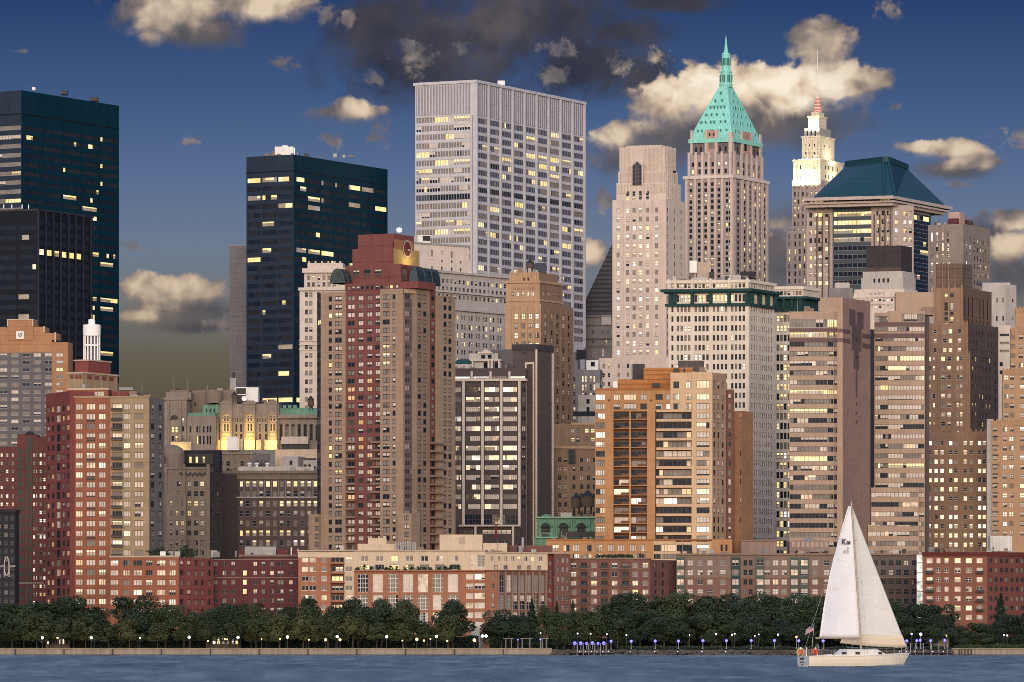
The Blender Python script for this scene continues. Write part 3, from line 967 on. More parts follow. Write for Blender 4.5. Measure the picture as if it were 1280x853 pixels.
for (v0, v1) in R33:
    b.strip(L, 413.6, 430.4, v1 + .3, v1 + 2.6, BRICK, out=.7, dep=1.5, part="balcony", solo=True)
b.strip(L, 430.5, 443, 690, None, CREAM, [(cen([436], 8.4), R33, W33a)])
b.strip(L, 372.5, 430.5, 690, 697.1, CREAM, [(cen([381.3, 391], 8.2), rows(699, 12, 0, 5), W33a)])
U7 = [455.7 + 18.75 * i for i in range(7)]
b.strip(L, 443, 606.5, 689, 714, CREAM, [(cen(U7, 8.6), rows(698.3, 10, 1, 7), W33a), (cen(U7, 11), rows(709, 10, 1, 6.5), W33g), (cen([596.5], 19), rows(701.5, 10, 1, 15), W33b)])
U7b = [453.6 + 18.75 * i for i in range(7)]
b.strip(L, 443, 606.5, 714, None, BRICK, [(cen(U7b, 13), [(717.5, 740.5), (743.5, 762.5), (765.5, 780)], W33b), (cen([587], 9.4), rows(721, 12, 6, 7.2), W33c), (cen([599.8], 13.5), rows(721, 12, 6, 7.6), W33c)], out=.25)
b.strip(L, 443, 607, 712.6, 714.4, BRICK, out=1.1, dep=1.6, part="terrace_parapet", solo=True)
b.strip(L, 372, 607, 687.6, 689.3, CREAMD, out=.35, dep=10, part="coping", solo=True)
rng = random.Random(4)
PLANT = plain("terrace shrub leaf", (0.03, 0.05, 0.025), .8)
for i in range(16):
    u = 448 + i * 8.3 + rng.uniform(-2, 2)
    p = L.at(u, .55)
    g = b.solo("terrace_shrub")
    hh = rng.uniform(.7, 1.6)
    z = zz(712.6, 1585)
    for k in range(26):
        c = Vector((p.x + rng.gauss(0, .32), p.y + rng.gauss(0, .15), z + rng.random() * hh))
        d1 = Vector((rng.gauss(0, 1), rng.gauss(0, 1), rng.gauss(0, 1))).normalized() * .22
        d2 = d1.orthogonal().normalized() * .2
        g.poly([c - d1 - d2, c + d1 - d2, c + d1 + d2, c - d1 + d2], PLANT)
Lr = Line(606.5, 1585, -26)
W33r = Win(2, 3, dict(curt=.4, blind=.2, refl=.2, dark=.2), FRG, rec=.35, k=10, fw=.16, seed=20)
UR = [627, 635.8, 644, 652.8, 661, 670, 677.8]
b.strip(Lr, 606.5, 684.5, 690, 714, CREAM, [(cen([615.5, 624, 632.5, 641, 649, 657.5, 666, 676], 3.6), rows(698.3, 11.5, 1, 6.6), W33a), (cen([620, 632, 649, 661, 674], 5), rows(709.5, 11.5, 1, 5.5), W33g)], own=True)
b.strip(Lr, 606.5, 622, 714, None, BRICK, [(cen([616.5], 3.8), rows(721, 12, 6, 7), W33r)], out=.2, own=True)
b.strip(Lr, 622, 684.5, 714, None, BROWNR, [(cen(UR, 6.2), [(718.5, 741), (743.5, 762), (765, 780)], W33r)], own=True)
for u in (622.7, 631.5, 640, 648.4, 657, 665.5, 674, 682.5):
    b.strip(Lr, u - 1.1, u + 1.1, 714, None, TAUPE, out=.35, dep=.34, part="pilaster", solo=True)
b.strip(Lr, 606.5, 684.8, 712.8, 714.6, BROWNR, out=.5, dep=1, part="string_course", solo=True)
b.strip(Lr, 684.5, 693, 692, None, REDS, [(cen([688.7], 5.5), rows(703, 11.6, 6, 6), W33g)], out=-1.5)
b.strip(Lr, 693, 713, 692, None, BROWNR, [(cen([697.6, 703.6, 709.2], 3.4), rows(699.5, 11.9, 7, 6.6), W33r)])
b.strip(Lr, 606, 713.5, 690.4, 692, CREAMD, out=.3, dep=10, part="coping", solo=True)
b.box(447, 497, 680, 690, 1591, 8, CREAM)
b.box(460, 483, 673, 680, 1592, 6, CREAM)
for i in range(9):
    b.box(494 + i * 3, 496 + i * 3, 678, 690, 1590, .4, GREYM, part="screen_slat")
b.box(549.5, 603, 668.5, 689, 1593, 10, CREAM)
b.box(574, 581, 671, 680, 1592.7, .25, CREAMD, part="vent_panel")
b.box(604, 634, 679, 690, 1593, 7, CREAM)
b.box(636, 690, 682, 692, 1600, 8, BROWNR)
b.box(652, 655, 672, 688, 1598, .8, GREYM, part="flue")
b.clutter(L, 378, 545, 689, 16, seed=3)
b.clutter(Lr, 612, 682, 690.5, 8, seed=4)
b.done()

# ================================================================== 32 brown red block with balconies
b = Bld("apartment_building", "brown red block with stacked balconies and several yellow windows, right of the cream topped block", "apartment building", 770, 1600)
W32 = Win(2, 1, dict(blind=.32, refl=.22, curt=.2, dark=.2, lit=.06), FRG, rec=.25, k=14, lit={2: .12}, seed=21)
W32d = Win(2, 1, dict(dark=.5, curt=.3, blind=.2), FRD, rec=.6, k=8, seed=22)
L = Line(812, 1600, 3)
R32 = rows(706.7, 11.2, 8, 6.6)
b.strip(L, 711, 812.5, 699, None, BROWNR, [(cen([717, 742.5, 768.3, 794, 806.8], 7.2), R32, W32), (cen([730, 755.5, 781.8], 8), R32, W32d)])
WL = Win(2, 1, dict(lit=.8, litp=.2), FRB, rec=.2, k=4, seed=23)
for u, j in ((730, 1), (755.5, 1), (781.8, 1)):
    pass
for u in (730, 755.5, 781.8):
    for j in range(7):
        b.strip(L, u - 5, u + 5, R32[j][1] + .2, R32[j][1] + 1, TAUPE, out=1.1, dep=1.1, part="balcony", solo=True)
        b.strip(L, u - 5, u + 5, R32[j][1] - 2.4, R32[j][1] + .2, DARKM, out=1.1, dep=.06, part="balcony_rail", solo=True)
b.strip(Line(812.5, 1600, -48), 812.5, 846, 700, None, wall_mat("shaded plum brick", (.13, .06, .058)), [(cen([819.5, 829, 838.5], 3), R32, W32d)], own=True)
b.strip(L, 710.5, 813, 697.4, 699.3, TAUPE, out=.25, dep=9, part="coping", solo=True)
b.strip(L, 711, 813, 711, 712, TAUPE, out=.12, dep=.11, part="string_course", solo=True)
g = b.solo("roof_pergola")
for i in range(12):
    p = L.at(746 + i * 4, -2)
    g.box(p.x - .08, p.x + .08, p.y - .08, p.y + .08, zz(698, 1600), zz(694.5, 1600), DARKM)
p, p2 = L.at(745, -2), L.at(791, -2)
g.box(p.x, p2.x, p.y - .5, p.y + .5, zz(695.2, 1600), zz(694.4, 1600), DARKM)
for i in range(14):
    u = 747 + i * 3.2
    p = L.at(u, -1.4)
    g = b.solo("roof_shrub")
    for k in range(18):
        c = Vector((p.x + rng.gauss(0, .45), p.y + rng.gauss(0, .2), zz(697, 1600) + rng.random() * .9))
        d1 = Vector((rng.gauss(0, 1), rng.gauss(0, 1), rng.gauss(0, 1))).normalized() * .25
        d2 = d1.orthogonal().normalized() * .22
        g.poly([c - d1 - d2, c + d1 - d2, c + d1 + d2, c - d1 + d2], PLANT)
b.clutter(L, 715, 810, 698.5, 10, seed=5)
b.done()

# ================================================================== 31 long brown low block
b = Bld("apartment_building", "long low brown block with green glazed bays, seen behind the sails of the boat", "apartment building", 950, 1605)
W31 = Win(2, 2, dict(refl=.1, full=.2, blind=.18, curt=.2, dark=.2, lit=.07, litp=.05), FRG, rec=.25, k=14, seed=24)
W31g = Win(2, 2, dict(refl=.5, blind=.3, dark=.2), FRG, rec=.3, k=8, seed=25)
W31d = Win(2, 2, dict(dark=.55, curt=.3, blind=.12, lit=.03), FRD, rec=.25, k=10, seed=26)
GRNB = wall_mat("bottle green spandrel", (.02, .05, .045), rough=.4)
L = Line(913, 1605, 3)
R31 = rows(703.7, 12, 6, 7)
TOPC = wall_mat("brown grey brick", (.20, .145, .115), var=.24)
LOWC = wall_mat("dusky red brick", (.185, .10, .078), var=.24)
def seg(Ln, ua, ub, us, wd, spec=W31, green=(), own=True, mat=TOPC, low=LOWC):
    b.strip(Ln, ua, ub, 694, 722, mat, [(cen(us, wd), R31[:2], spec)], own=own)
    b.strip(Ln, ua, ub, 722, None, low, [(cen(us, wd), R31[2:], spec)], own=own)
    for ug in green:
        b.strip(Ln, ug - 5.2, ug + 5.2, 697, None, GRNB, [(cen([ug], 8.6), rows(703.7, 12, 6, 7.6), W31g)], out=.5, dep=1.2, part="glazed_bay", solo=True)
    b.strip(Ln, ua - .4, ub + .4, 692, 694.2, TAUPE, out=.4, dep=9, part="cornice", solo=True)
    b.strip(Ln, ua, ub, 721.3, 722.4, TAUPE, out=.15, dep=.14, part="string_course", solo=True)
seg(L, 845, 913, [862.8, 875.2, 887.5, 903.7], 6.8, green=(850.5,))
L2 = Line(913, 1605, -20)
seg(L2, 913, 947, [931.8, 938.4], 4.6, green=(919.5,), spec=W31d)
L3 = Line(947, L2.at(947).y, 3)
seg(L3, 947, 1050, [959, 969.5, 980.2, 1018.8, 1033.6], 7, green=(950, 993, 1005.5))
L4 = Line(1050, L3.at(1050).y, -6)
seg(L4, 1050, 1146, [1056, 1066, 1076] + [1094.5 + 9.6 * i for i in range(6)], 5.8, spec=W31d, mat=wall_mat("umber grey brick", (.12, .095, .085)), low=wall_mat("dark umber brick", (.085, .06, .055)))
b.clutter(L, 850, 910, 693, 8, seed=6)
b.clutter(L3, 950, 1045, 693, 12, seed=7)
b.clutter(L4, 1055, 1140, 693, 8, seed=8)
b.done()

# ================================================================== 30 red block at the right
b = Bld("apartment_building", "low red brick block with a dark red cornice, near the water past the boat", "apartment building", 1200, 1585)
W30 = Win(2, 2, dict(blind=.28, refl=.18, dark=.24, curt=.2, lit=.1), FRW, rec=.25, k=16, fw=.12, seed=27)
W30d = Win(2, 1, dict(dark=.6, curt=.3, blind=.06, lit=.02), FRD, rec=.25, k=8, seed=28)
L = Line(1233.7, 1585, 4)
R30 = rows(701, 11.85, 7, 6.4)
RB30 = wall_mat("worn red brick", (.21, .085, .06), var=.28)
b.strip(L, 1153.3, 1234, 695, None, RB30, [(cen([1162, 1197, 1211, 1224.5], 7.4), R30, W30), (cen([1173.2, 1183.2], 5), R30, W30)])
L2 = Line(1234, 1585, -24)
b.strip(L2, 1234, 1300, 695, None, wall_mat("shaded worn red brick", (.13, .042, .036)), [(cen([1238.5 + 6.6 * i for i in range(9)], 3.4), R30, W30d)], own=True)  # right side's shade put into a darker brick colour
for Ln, a, e in ((L, 1152.8, 1234.2), (L2, 1233.8, 1300)):
    b.strip(Ln, a, e, 690.3, 695.2, wall_mat("oxblood cornice", (.10, .022, .02)), out=.4, dep=9, part="cornice", solo=True, own=True)
for u, js in ((1162, (1, 2, 3, 4)), (1224.5, (1, 3, 4, 5))):
    for j in js:
        b.strip(L, u - 5, u + 5, R30[j][1] + .3, R30[j][1] + 1.1, DARKM, out=1.1, dep=1.1, part="balcony", solo=True)
        b.strip(L, u - 5, u + 5, R30[j][1] - 2.2, R30[j][1] + .3, DARKM, out=1.1, dep=.06, part="balcony_rail", solo=True)
# glazed stair shaft
GLS = glass_mat("pale blue stair glass", (0.34, 0.42, 0.47), 0.4, 0.25)
b.strip(L, 1146, 1153.2, 694, None, GLS, out=-.6, dep=6, part="glass_stair")
for i in range(5):
    v = 703 + i * 12
    b.strip(L, 1146, 1153.2, v, v + 1.2, GREYM, out=-.5, dep=.1, part="transom", solo=True)
g = b.box(1238, 1265, 670, 689, 1600, 8, wall_mat("white louvred unit", (.6, .57, .55), vjoint=1.1))
b.box(1180, 1200, 686.5, 690.5, 1592, 3, TAUPE)
for u in (1188, 1196, 1204):
    b.box(u, u + .5, 684.5, 690.5, 1590, .2, GREYM, part="rail_post")
b.clutter(L, 1157, 1232, 691, 10, seed=9)
b.clutter(L2, 1238, 1280, 691, 7, seed=10)
b.done()
# ================================================================== 12 tall taupe and oxblood apartment tower
b = Bld("apartment_tower", "tall taupe and dark red apartment tower with stepped red crown and round emblem window", "apartment tower", 500, 1690)
W12 = Win(2, 1, dict(blind=.3, curt=.32, refl=.16, dark=.14, lit=.05, litp=.03), FRD, rec=.2, k=16, fw=.2, ft=.22, seed=30)
W12r = Win(2, 1, dict(blind=.38, refl=.18, curt=.28, dark=.12, lito=.04), FRD, rec=.2, k=14, fw=.2, ft=.22, seed=31)
W12s = Win(1, 1, dict(curt=.4, blind=.2, dark=.35, lit=.05), FRD, rec=.2, k=12, fw=.2, ft=.22, seed=32)
W12d = Win(2, 1, dict(dark=.6, curt=.25, blind=.15), FRD, rec=.5, k=10, seed=33)
W12g = Win(2, 1, dict(dark=.62, curt=.2, refl=.1, lit=.08), FRD, rec=.1, k=12, seed=34)
L = Line(505, 1690, 27)
R12 = rows(371, 10.4, 31, 6.6)
bal = R12[17:]
b.strip(L, 402, 433, 365.5, None, TOWERT, [(cen([412.8], 4), R12, W12s), (cen([423], 8.4), R12, W12)], out=.6)
SIDEG = glass_mat("side strip glass", (.05, .05, .065), .1, .2)
b.strip(Line(L.at(402).x / L.at(402).y * F + 640, L.at(402, .6).y, 78), 396.4, 402, 366, None, SLAB, [([(397.2, 401.4)], R12, W12g)], own=True, dep=4)
b.strip(L, 433, 476, 354, None, TOWERR, [(cen([439], 8.6), R12, W12r), (cen([451, 462], 6.4), R12, W12r), (cen([472], 6), R12, W12r), ], out=0)
b.strip(L, 431.5, 523, 353.2, 362, TOWERR, [(cen([436, 441.5, 447.5, 453, 459.2, 465, 471.5, 477, 484, 489, 496], 3.6), rows(358.8, 10, 1, 6.5), W12s)], out=.3, dep=12)
b.strip(L, 476, 505, 361.5, None, TOWERT, [(cen([482.7], 8.6), R12, W12), (cen([492.5], 3.8), R12, W12s)], out=.6)
Lg = Line(505, 1690, -8)
b.strip(Lg, 505, 519.5, 366, None, SLAB, [(cen([509, 515.4], 5.4), R12, W12g)], out=-.4, own=True)
b.strip(Lg, 505, 519.5, 361.5, 367, TOWERT, [], out=.6, own=True)
Lr = Line(519.5, 1690, -58)
b.strip(Lr, 519.5, 536, 361.5, None, wall_mat("taupe tower side brick", (.25, .17, .125), joint=3, jw=.14, jd=.82), [(cen([524.4, 531.2], 4), R12, W12s)], own=True, out=.4)
b.strip(Lr, 536, 546, 356, None, TOWERR, [(cen([541.4], 4), R12, W12s)], own=True, out=-.6)
b.strip(Lr, 546, 568, 366.5, None, TOWERT, [(cen([556.4, 562.6], 4), R12, W12s)], own=True, out=.4)
for (v0, v1) in bal:
    b.strip(L, 433.5, 445, v1 + .6, v1 + 3, TAUPE, out=1, dep=1, part="balcony", solo=True)
    b.strip(L, 464.5, 476, v1 + .6, v1 + 3, TAUPE, out=1, dep=1, part="balcony", solo=True)
    b.strip(Lr, 536.5, 552, v1 + .6, v1 + 3, TAUPE, out=1.4, dep=1, part="balcony", solo=True, own=True)
# lower bay right of centre with roof at v 642
b.strip(L, 503, 520, 642, None, TOWERT, [(cen([508, 517], 6), rows(648, 10.4, 5, 6), W12)], out=3.2, dep=6)
b.strip(L, 389.5, 402.5, 643, None, TOWERT, [(cen([397], 7), rows(649, 10.4, 4, 6), W12)], out=2)
# crown: three set-backs
k1 = b.block(499, 1697, 27, 431.5, 528, 330.2, 355, TOWERR, [(cen([445.2, 458.8, 472.3], 8), rows(338.2, 10, 1, 5.6), W12r)], part="crown_block")
DKW = Win(1, 1, dict(dark=1), FRD, rec=.1, k=2, name="window", seed=35)
for u in (445.2, 458.8, 472.3):
    b.strip(k1["L"], u - 4.2, u + 4.2, 341.8, 345, SLAB, out=.05, dep=.04, part="vent_grille", solo=True, own=True)
k2 = b.block(492.5, 1702, 27, 440.5, 523.5, 309.8, 331, TOWERR, part="crown_block")
k3 = b.block(491.5, 1706, 27, 447.3, 517.5, 292, 310, TOWERR, part="crown_block")
GOLD = wall_mat("gold lit niche wall", (.36, .25, .10), var=.3)
# niche wall with the floodlight's gold put into its colour, and big round window
Rn = k2["R"]
C0 = Rn.at(492.2)
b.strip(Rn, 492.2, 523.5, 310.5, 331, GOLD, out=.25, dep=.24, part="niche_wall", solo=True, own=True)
b.strip(Rn, 493, 516, 299, 311, wall_mat("dull gold lit brick", (.27, .12, .06)), out=.35, dep=.34, part="niche_wall", solo=True, own=True)
g = b.solo("round_window")
cu = Rn.at(507.3, .5)
cz = zz(310.5, 1706)
ht = 10 / F * 1706
ring_o, ring_i = [], []
n_ = 32
for i in range(n_):
    a = 2 * PI * i / n_
    for lst, rr in ((ring_o, ht * 1.08), (ring_i, ht * .93)):
        q_ = cu + Rn.d * (rr * math.cos(a)) + Rn.n * .1
        lst.append((q_.x, q_.y, cz + rr * math.sin(a)))
g.faces(ring_o + ring_i, [(i, (i + 1) % n_, n_ + (i + 1) % n_, n_ + i) for i in range(n_)], STONEL)
g.poly(ring_i, wall_mat("maroon disc", (.10, .025, .025)))
q_ = cu + Rn.d * (ht * .5) + Rn.n * .3
g.tube((cu.x + Rn.n.x * .3, cu.y + Rn.n.y * .3, cz - .3), (q_.x, q_.y, cz - .35), .22, .22, STONEL, 6)
g = b.solo("roof_beacon")
p = px(499, 1710)
g.lathe((p.x, p.y), [(.1, zz(291.5, 1710)), (.7, zz(290.5, 1710)), (1.05, zz(288, 1710)), (.8, zz(285.3, 1710)), (.1, zz(284.6, 1710))], plain("white dome light", (.85, .85, .85), .4, emit=(1, .95, .9), estr=.5), 14)
# barrel vault glass roofs
VG = glass_mat("vault glass", (.03, .05, .06), .1, .25, spec=.3)
def vault(u0, u1, vt, vb, Ln, dep, out=0.0):
    A, B = Ln.at(u0, out), Ln.at(u1, out)
    d = (B - A)
    r = d.length / 2
    c = (A + B) / 2
    d = d.normalized()
    z0, z1 = zz(vb, c.y), zz(vt, c.y)
    m = b.solo("glass_vault")
    prof = [(math.cos(PI * i / 14) * r, math.sin(PI * i / 14) * (z1 - z0)) for i in range(15)]
    vs = []
    for o in (0, dep):
        for (a, h) in prof:
            q2 = c - d * a - Ln.n * o
            vs.append((q2.x, q2.y, z0 + h))
    fs = [(i, i + 1, 16 + i, 15 + i) for i in range(14)] + [tuple(range(15)), tuple(reversed(range(15, 30)))]
    m.faces(vs, fs, VG)
    for (i) in range(0, 15, 2):
        e, h = prof[i]
        a0 = c - d * e
        a1 = a0 - Ln.n * dep
        m.tube((a0.x, a0.y, z0 + h + .04), (a1.x, a1.y, z0 + h + .04), .09, .09, FRD, 4)
    for o in (-.02, dep * .33, dep * .66):
        for i in range(14):
            p0, p1 = c - d * prof[i][0] - Ln.n * o, c - d * prof[i + 1][0] - Ln.n * o
            m.tube((p0.x, p0.y, z0 + prof[i][1]), (p1.x, p1.y, z0 + prof[i + 1][1]), .1, .1, FRD, 4)
vault(511.5, 522, 333.5, 354, Line(511.5, 1694, 27), 16)
vault(412.5, 430.5, 336, 354, Line(430, 1700, 27), 8)
b.strip(Line(499, 1694, -63), 500, 511, 331, 354, TOWERR, [(cen([501.5], 2.5), rows(339, 14, 1, 10), W12d), (cen([506.5], 5.5), rows(342, 14, 1, 16), W12d)], own=True, dep=4, out=.3)
fl = bpy.data.lights.new("floodlight", "AREA")
fl.energy = 650
fl.color = (1, .76, .36)
fl.size = 5
fo = bpy.data.objects.new("floodlight", fl)
COL.objects.link(fo)
fo.parent = b.root
p = Rn.at(507, 2.2)
fo.location = Vector((p.x, p.y, zz(332, 1706))) - b.org
fo.rotation_euler = (Vector((-Rn.n.x, -Rn.n.y, 1.4))).to_track_quat("-Z", "Y").to_euler()
b.done()

# ================================================================== 14 striped office with dark slab
b = Bld("office_building", "office block of bright window bands between white piers, joined to a tall umber slab", "office building", 620, 1800)
W14 = Win(7, 1, dict(refl=.12, full=.46, litp=.28, lit=.03, blind=.07, curt=.04), FRB, rec=.15, k=14, fw=.08, run=True, name="ribbon_window", seed=40)
W14s = Win(2, 1, dict(curt=.4, blind=.3, dark=.3), FRB, rec=.15, k=8, run=True, name="ribbon_window", seed=41)
W14b = Win(6, 2, dict(dark=.45, curt=.25, refl=.2, lit=.1), FRD, rec=.2, k=6, run=True, name="ribbon_window", seed=42)
L = Line(649, 1800, 4)
R14 = rows(487.2, 12.17, 13, 6.4)
b.strip(L, 560, 651, 475, None, SLAB, [([(568.5, 576.5), (582.4, 600.4), (605.8, 624), (629, 646.4)], R14, W14), ([(580.5, 601), (605, 625), (628.5, 647.5)], [(643, 655.5)], W14b)])
b.strip(Line(651, 1800, -40), 651, 658, 476, None, SLAB, [([(652.6, 657)], R14, W14s)], own=True)
b.piers(L, (579.5, 603.2, 626.6, 649.2), 3.2, 475.2, None, PIERW, .5)
b.strip(L, 560, 658, 473.4, 476.6, PIERW, out=.6, dep=9, part="cornice_beam", solo=True)
b.strip(L, 560, 657, 460.5, 474, SLAB, [([(568, 587.5), (592, 611), (615, 634), (638, 656)], [(470.6, 472.8)], Win(6, 1, dict(litp=.7, blind=.3), None, rec=.1, k=4, name="ribbon_window"))], out=-1.2, dep=9, part="attic")
for u in (589.4, 613, 636.6):
    b.strip(L, u - 1.3, u + 1.3, 464.5, 474, PIERW, out=-.7, dep=.48, part="pier", solo=True)
b.strip(L, 574, 651, 656.2, 658.3, PIERW, out=3, dep=4, part="canopy", solo=True)
for u in (595, 642):
    b.strip(L, u - 1.4, u + 1.4, 658.3, None, PIERW, out=2.9, dep=.8, part="canopy_post", solo=True)
b.strip(L, 574, 651, 659.5, None, SLAB, [([(580, 593), (603, 639)], [(663, 668)], W14b)], out=1.5, dep=4)
bk = b.block(671, 1806, 14, 641, 691, 431, None, SLAB, part="wall")
b.ring(bk, 430.3, 438, .25, wall_mat("dark slab cap", (.05, .045, .055)), part="slab_cap")
b.strip(bk["L"], 669.6, 671.8, 437, None, PIERW, out=.35, dep=.34, part="pier", solo=True, own=True)
b.strip(bk["R"], 689.6, 691.3, 440, None, PIERW, out=.35, dep=.34, part="pier", solo=True, own=True)
b.strip(bk["L"], 657, 658.8, 453.5, None, PIERW, out=.9, dep=.85, part="pier", solo=True, own=True)
b.strip(bk["L"], 666.6, 668.2, 453.5, None, PIERW, out=.9, dep=.85, part="pier", solo=True, own=True)
b.strip(bk["L"], 657, 668.2, 453.2, 455.6, PIERW, out=.95, dep=.9, part="pier", solo=True, own=True)
b.strip(bk["L"], 653.8, 658, 440.5, 443, DARKM, out=.05, dep=.04, part="vent_grille", solo=True)
g = b.solo("lettered_banner")
g.box(*(px(618.4, 1790).x, px(621.6, 1790).x), 1790, 1790.4, zz(675, 1790), zz(657, 1790), wall_mat("red banner", (.20, .04, .05)))
b.clutter(L, 572, 640, 461, 8, out=-4, seed=13)
b.clutter(bk["L"], 644, 668, 431, 3, out=-2, seed=14)
b.done()

# small white pavilion building behind it
b = Bld("rooftop_pavilion_building", "small white pavilion with a pediment and green roof, behind the striped office roof", "building", 605, 1880)
L = Line(605, 1880, 6)
Wp = Win(1, 1, dict(litp=.5, curt=.5), None, rec=.2, k=4, seed=43)
Wq = Win(1, 1, dict(dark=.7, curt=.3), FRD, rec=.4, k=4, seed=44)
b.strip(L, 560, 592, 455, None, STONEL, [(cen([571, 580, 588.5], 3.4), rows(460.5, 5, 1, 5), Wp)])
A, B_ = L.at(568, .3), L.at(590, .3)
g = b.solo("roof")
z0, z1 = zz(455, 1880), zz(449, 1880)
q1, q2 = L.at(571, -1.5), L.at(587, -1.5)
A2, B2 = A - L.n * 8, B_ - L.n * 8
q3, q4 = q1 - L.n * 5, q2 - L.n * 5
g.faces([(A.x, A.y, z0), (B_.x, B_.y, z0), (B2.x, B2.y, z0), (A2.x, A2.y, z0), (q1.x, q1.y, z1), (q2.x, q2.y, z1), (q4.x, q4.y, z1), (q3.x, q3.y, z1)],
        [(0, 1, 5, 4), (1, 2, 6, 5), (2, 3, 7, 6), (3, 0, 4, 7), (4, 5, 6, 7)], TEALC)
b.strip(L, 590, 626, 451, None, STONEL, [(cen([608, 620], 7), rows(457, 5, 1, 8), Wq)])
b.strip(L, 588, 627, 449.6, 451.2, STONEW, out=1.4, dep=9, part="cornice", solo=True)
b.strip(L, 586, 622, 442, 449.8, STONEL, [(cen([604, 612], 5), rows(446, 5, 1, 5), Wq)], out=-1)
for u in (591, 611, 615.5, 624):
    b.strip(L, u - 1, u + 1, 451.2, None, STONEW, out=1.2, dep=.5, part="pilaster", solo=True)
A, B_ = L.at(598, -.4), L.at(617, -.4)
m_ = (A + B_) / 2
g = b.solo("pediment")
zb, za = zz(442, 1880), zz(436.5, 1880)
bk_ = [p - L.n * 7 for p in (A, B_, m_)]
g.faces([(A.x, A.y, zb), (B_.x, B_.y, zb), (m_.x, m_.y, za), (bk_[0].x, bk_[0].y, zb), (bk_[1].x, bk_[1].y, zb), (bk_[2].x, bk_[2].y, za)], [(0, 1, 2), (3, 4, 5), (0, 2, 5, 3), (1, 2, 5, 4)], STONEW)
b.strip(L, 612, 640, 437, None, GREYP, dep=6, out=-3)
b.done()

# ================================================================== 35 green copper fronted building
b = Bld("mansard_building", "pale green copper fronted building with three arched windows, below two roof water tanks", "building", 710, 1740)
L = Line(710, 1740, 3)
b.strip(L, 668, 748, 672, None, COPPER)
WA = Win(2, 2, dict(dark=.6, lit=.2, curt=.2), FRD, rec=.5, k=5, seed=45)
b.strip(L, 671, 746, 647.5, 672, COPPER, [([(676.5, 688), (699.5, 710), (721.5, 732)], [(657.5, 666)], WA), ([(677, 687)], [(668, 671.5)], WA)], out=-.5)
b.strip(L, 669, 748, 646, 648, wall_mat("pale copper cornice", (.22, .42, .31)), out=.5, dep=9, part="cornice", solo=True)
b.strip(L, 669, 748, 671, 673, wall_mat("pale copper cornice", (.22, .42, .31)), out=.8, dep=2, part="cornice", solo=True)
for u in (682.2, 704.7, 726.7):
    g = b.solo("arched_hood")
    c = L.at(u, .1)
    rr = 7.4 / F * 1740
    z = zz(658.5, 1740)
    for i in range(12):
        a0, a1 = PI * i / 12, PI * (i + 1) / 12
        p0 = c + L.d * (rr * math.cos(a0))
        p1 = c + L.d * (rr * math.cos(a1))
        g.tube((p0.x, p0.y, z + rr * .75 * math.sin(a0)), (p1.x, p1.y, z + rr * .75 * math.sin(a1)), .45, .45, COPPER, 6)
    g = b.solo("round_head")
    g.poly([(c.x + L.d.x * rr * .8 * math.cos(PI * i / 12), c.y - .35, z - .3 + rr * .6 * math.sin(PI * i / 12)) for i in range(13)], GLASS)
for u in (671.5, 692.5, 695.5, 714.5, 717.5, 737):
    b.strip(L, u - .8, u + .8, 649, 671, COPPER, out=.1, dep=.6, part="pilaster", solo=True)
A = L.at(683, -2)
g = b.solo("roof_dome")
g.lathe((A.x, A.y), [(1.9, zz(647, 1740)), (1.6, zz(644.5, 1740)), (.3, zz(642.5, 1740))], COPPER, 12)
b.strip(L, 699, 748, 664.5, 671.5, DARKM, out=2.2, dep=.15, part="terrace_rail", solo=True)
b.box(701, 715, 641, 647, 1748, 4, STONEL)
b.done()
water_tank(720.5, 643, 616, 1752, 13, "smaller round roof tank above the green copper front, nearer the umber slab")
water_tank(735, 643, 612.5, 1750, 15.5, "larger dark roof tank above the green copper front, beside the orange tower")

# ================================================================== 36 brown buildings behind
b = Bld("brick_building", "plain brown brick building with a cornice, between the umber slab and the orange tower", "building", 720, 1830)
W36 = Win(2, 2, dict(blind=.4, curt=.3, dark=.25, lit=.05), FRD, rec=.25, k=10, seed=46)
L = Line(720, 1830, -10)
b.strip(L, 690, 750, 559.5, None, DECOB, [(cen([699.5, 707, 717.5, 727, 735.5, 743], 3.6), rows(575, 11.2, 8, 5.6), W36)])
b.strip(L, 689, 750, 558, 561, DECO, out=.5, dep=9, part="cornice", solo=True)
g = b.solo("fire_escape")
for i in range(3):
    g.box(px(711, 1826).x, px(719, 1826).x, 1826.5, 1827.5, zz(562 + i * 7, 1826), zz(561.3 + i * 7, 1826), DARKM)
    g.box(px(711, 1826).x, px(711.4, 1826).x, 1826.4, 1826.6, zz(580, 1826), zz(560, 1826), DARKM)
    g.box(px(718.6, 1826).x, px(719, 1826).x, 1826.4, 1826.6, zz(580, 1826), zz(560, 1826), DARKM)
b.strip(L, 711, 719, 563, 580, wall_mat("dull green screen", (.05, .07, .075)), out=.4, dep=.3, part="screen", solo=True)
b.done()
b = Bld("brick_building", "brown building with a black rooftop sign frame, behind the cornice building beside the orange tower", "building", 735, 1885)
L = Line(735, 1885, 3)
W36b = Win(2, 2, dict(blind=.55, curt=.3, lit=.1, dark=.05), FRD, rec=.25, k=10, seed=47)
b.strip(L, 688, 752, 530, None, DECOB, [(cen([716, 722.5, 733.5, 741], 4.6), rows(538.5, 11.3, 12, 5.6), W36b)])
b.strip(L, 714, 752, 528.5, 531.2, DECO, out=.3, dep=8, part="cornice", solo=True)
b.strip(L, 716.5, 748, 514.5, 520.5, wall_mat("dark blue sign panel", (.012, .018, .03)), out=-.5, dep=1, part="roof_screen", solo=True)
for u in (718, 726, 735, 744):
    b.strip(L, u - .4, u + .4, 520.5, 530, DARKM, out=-.5, dep=.4, part="screen_post", solo=True)
b.done()
b = Bld("office_building", "blue grey building with tall lit windows and a white cube on its roof", "office building", 735, 1960)
L = Line(735, 1960, 8)
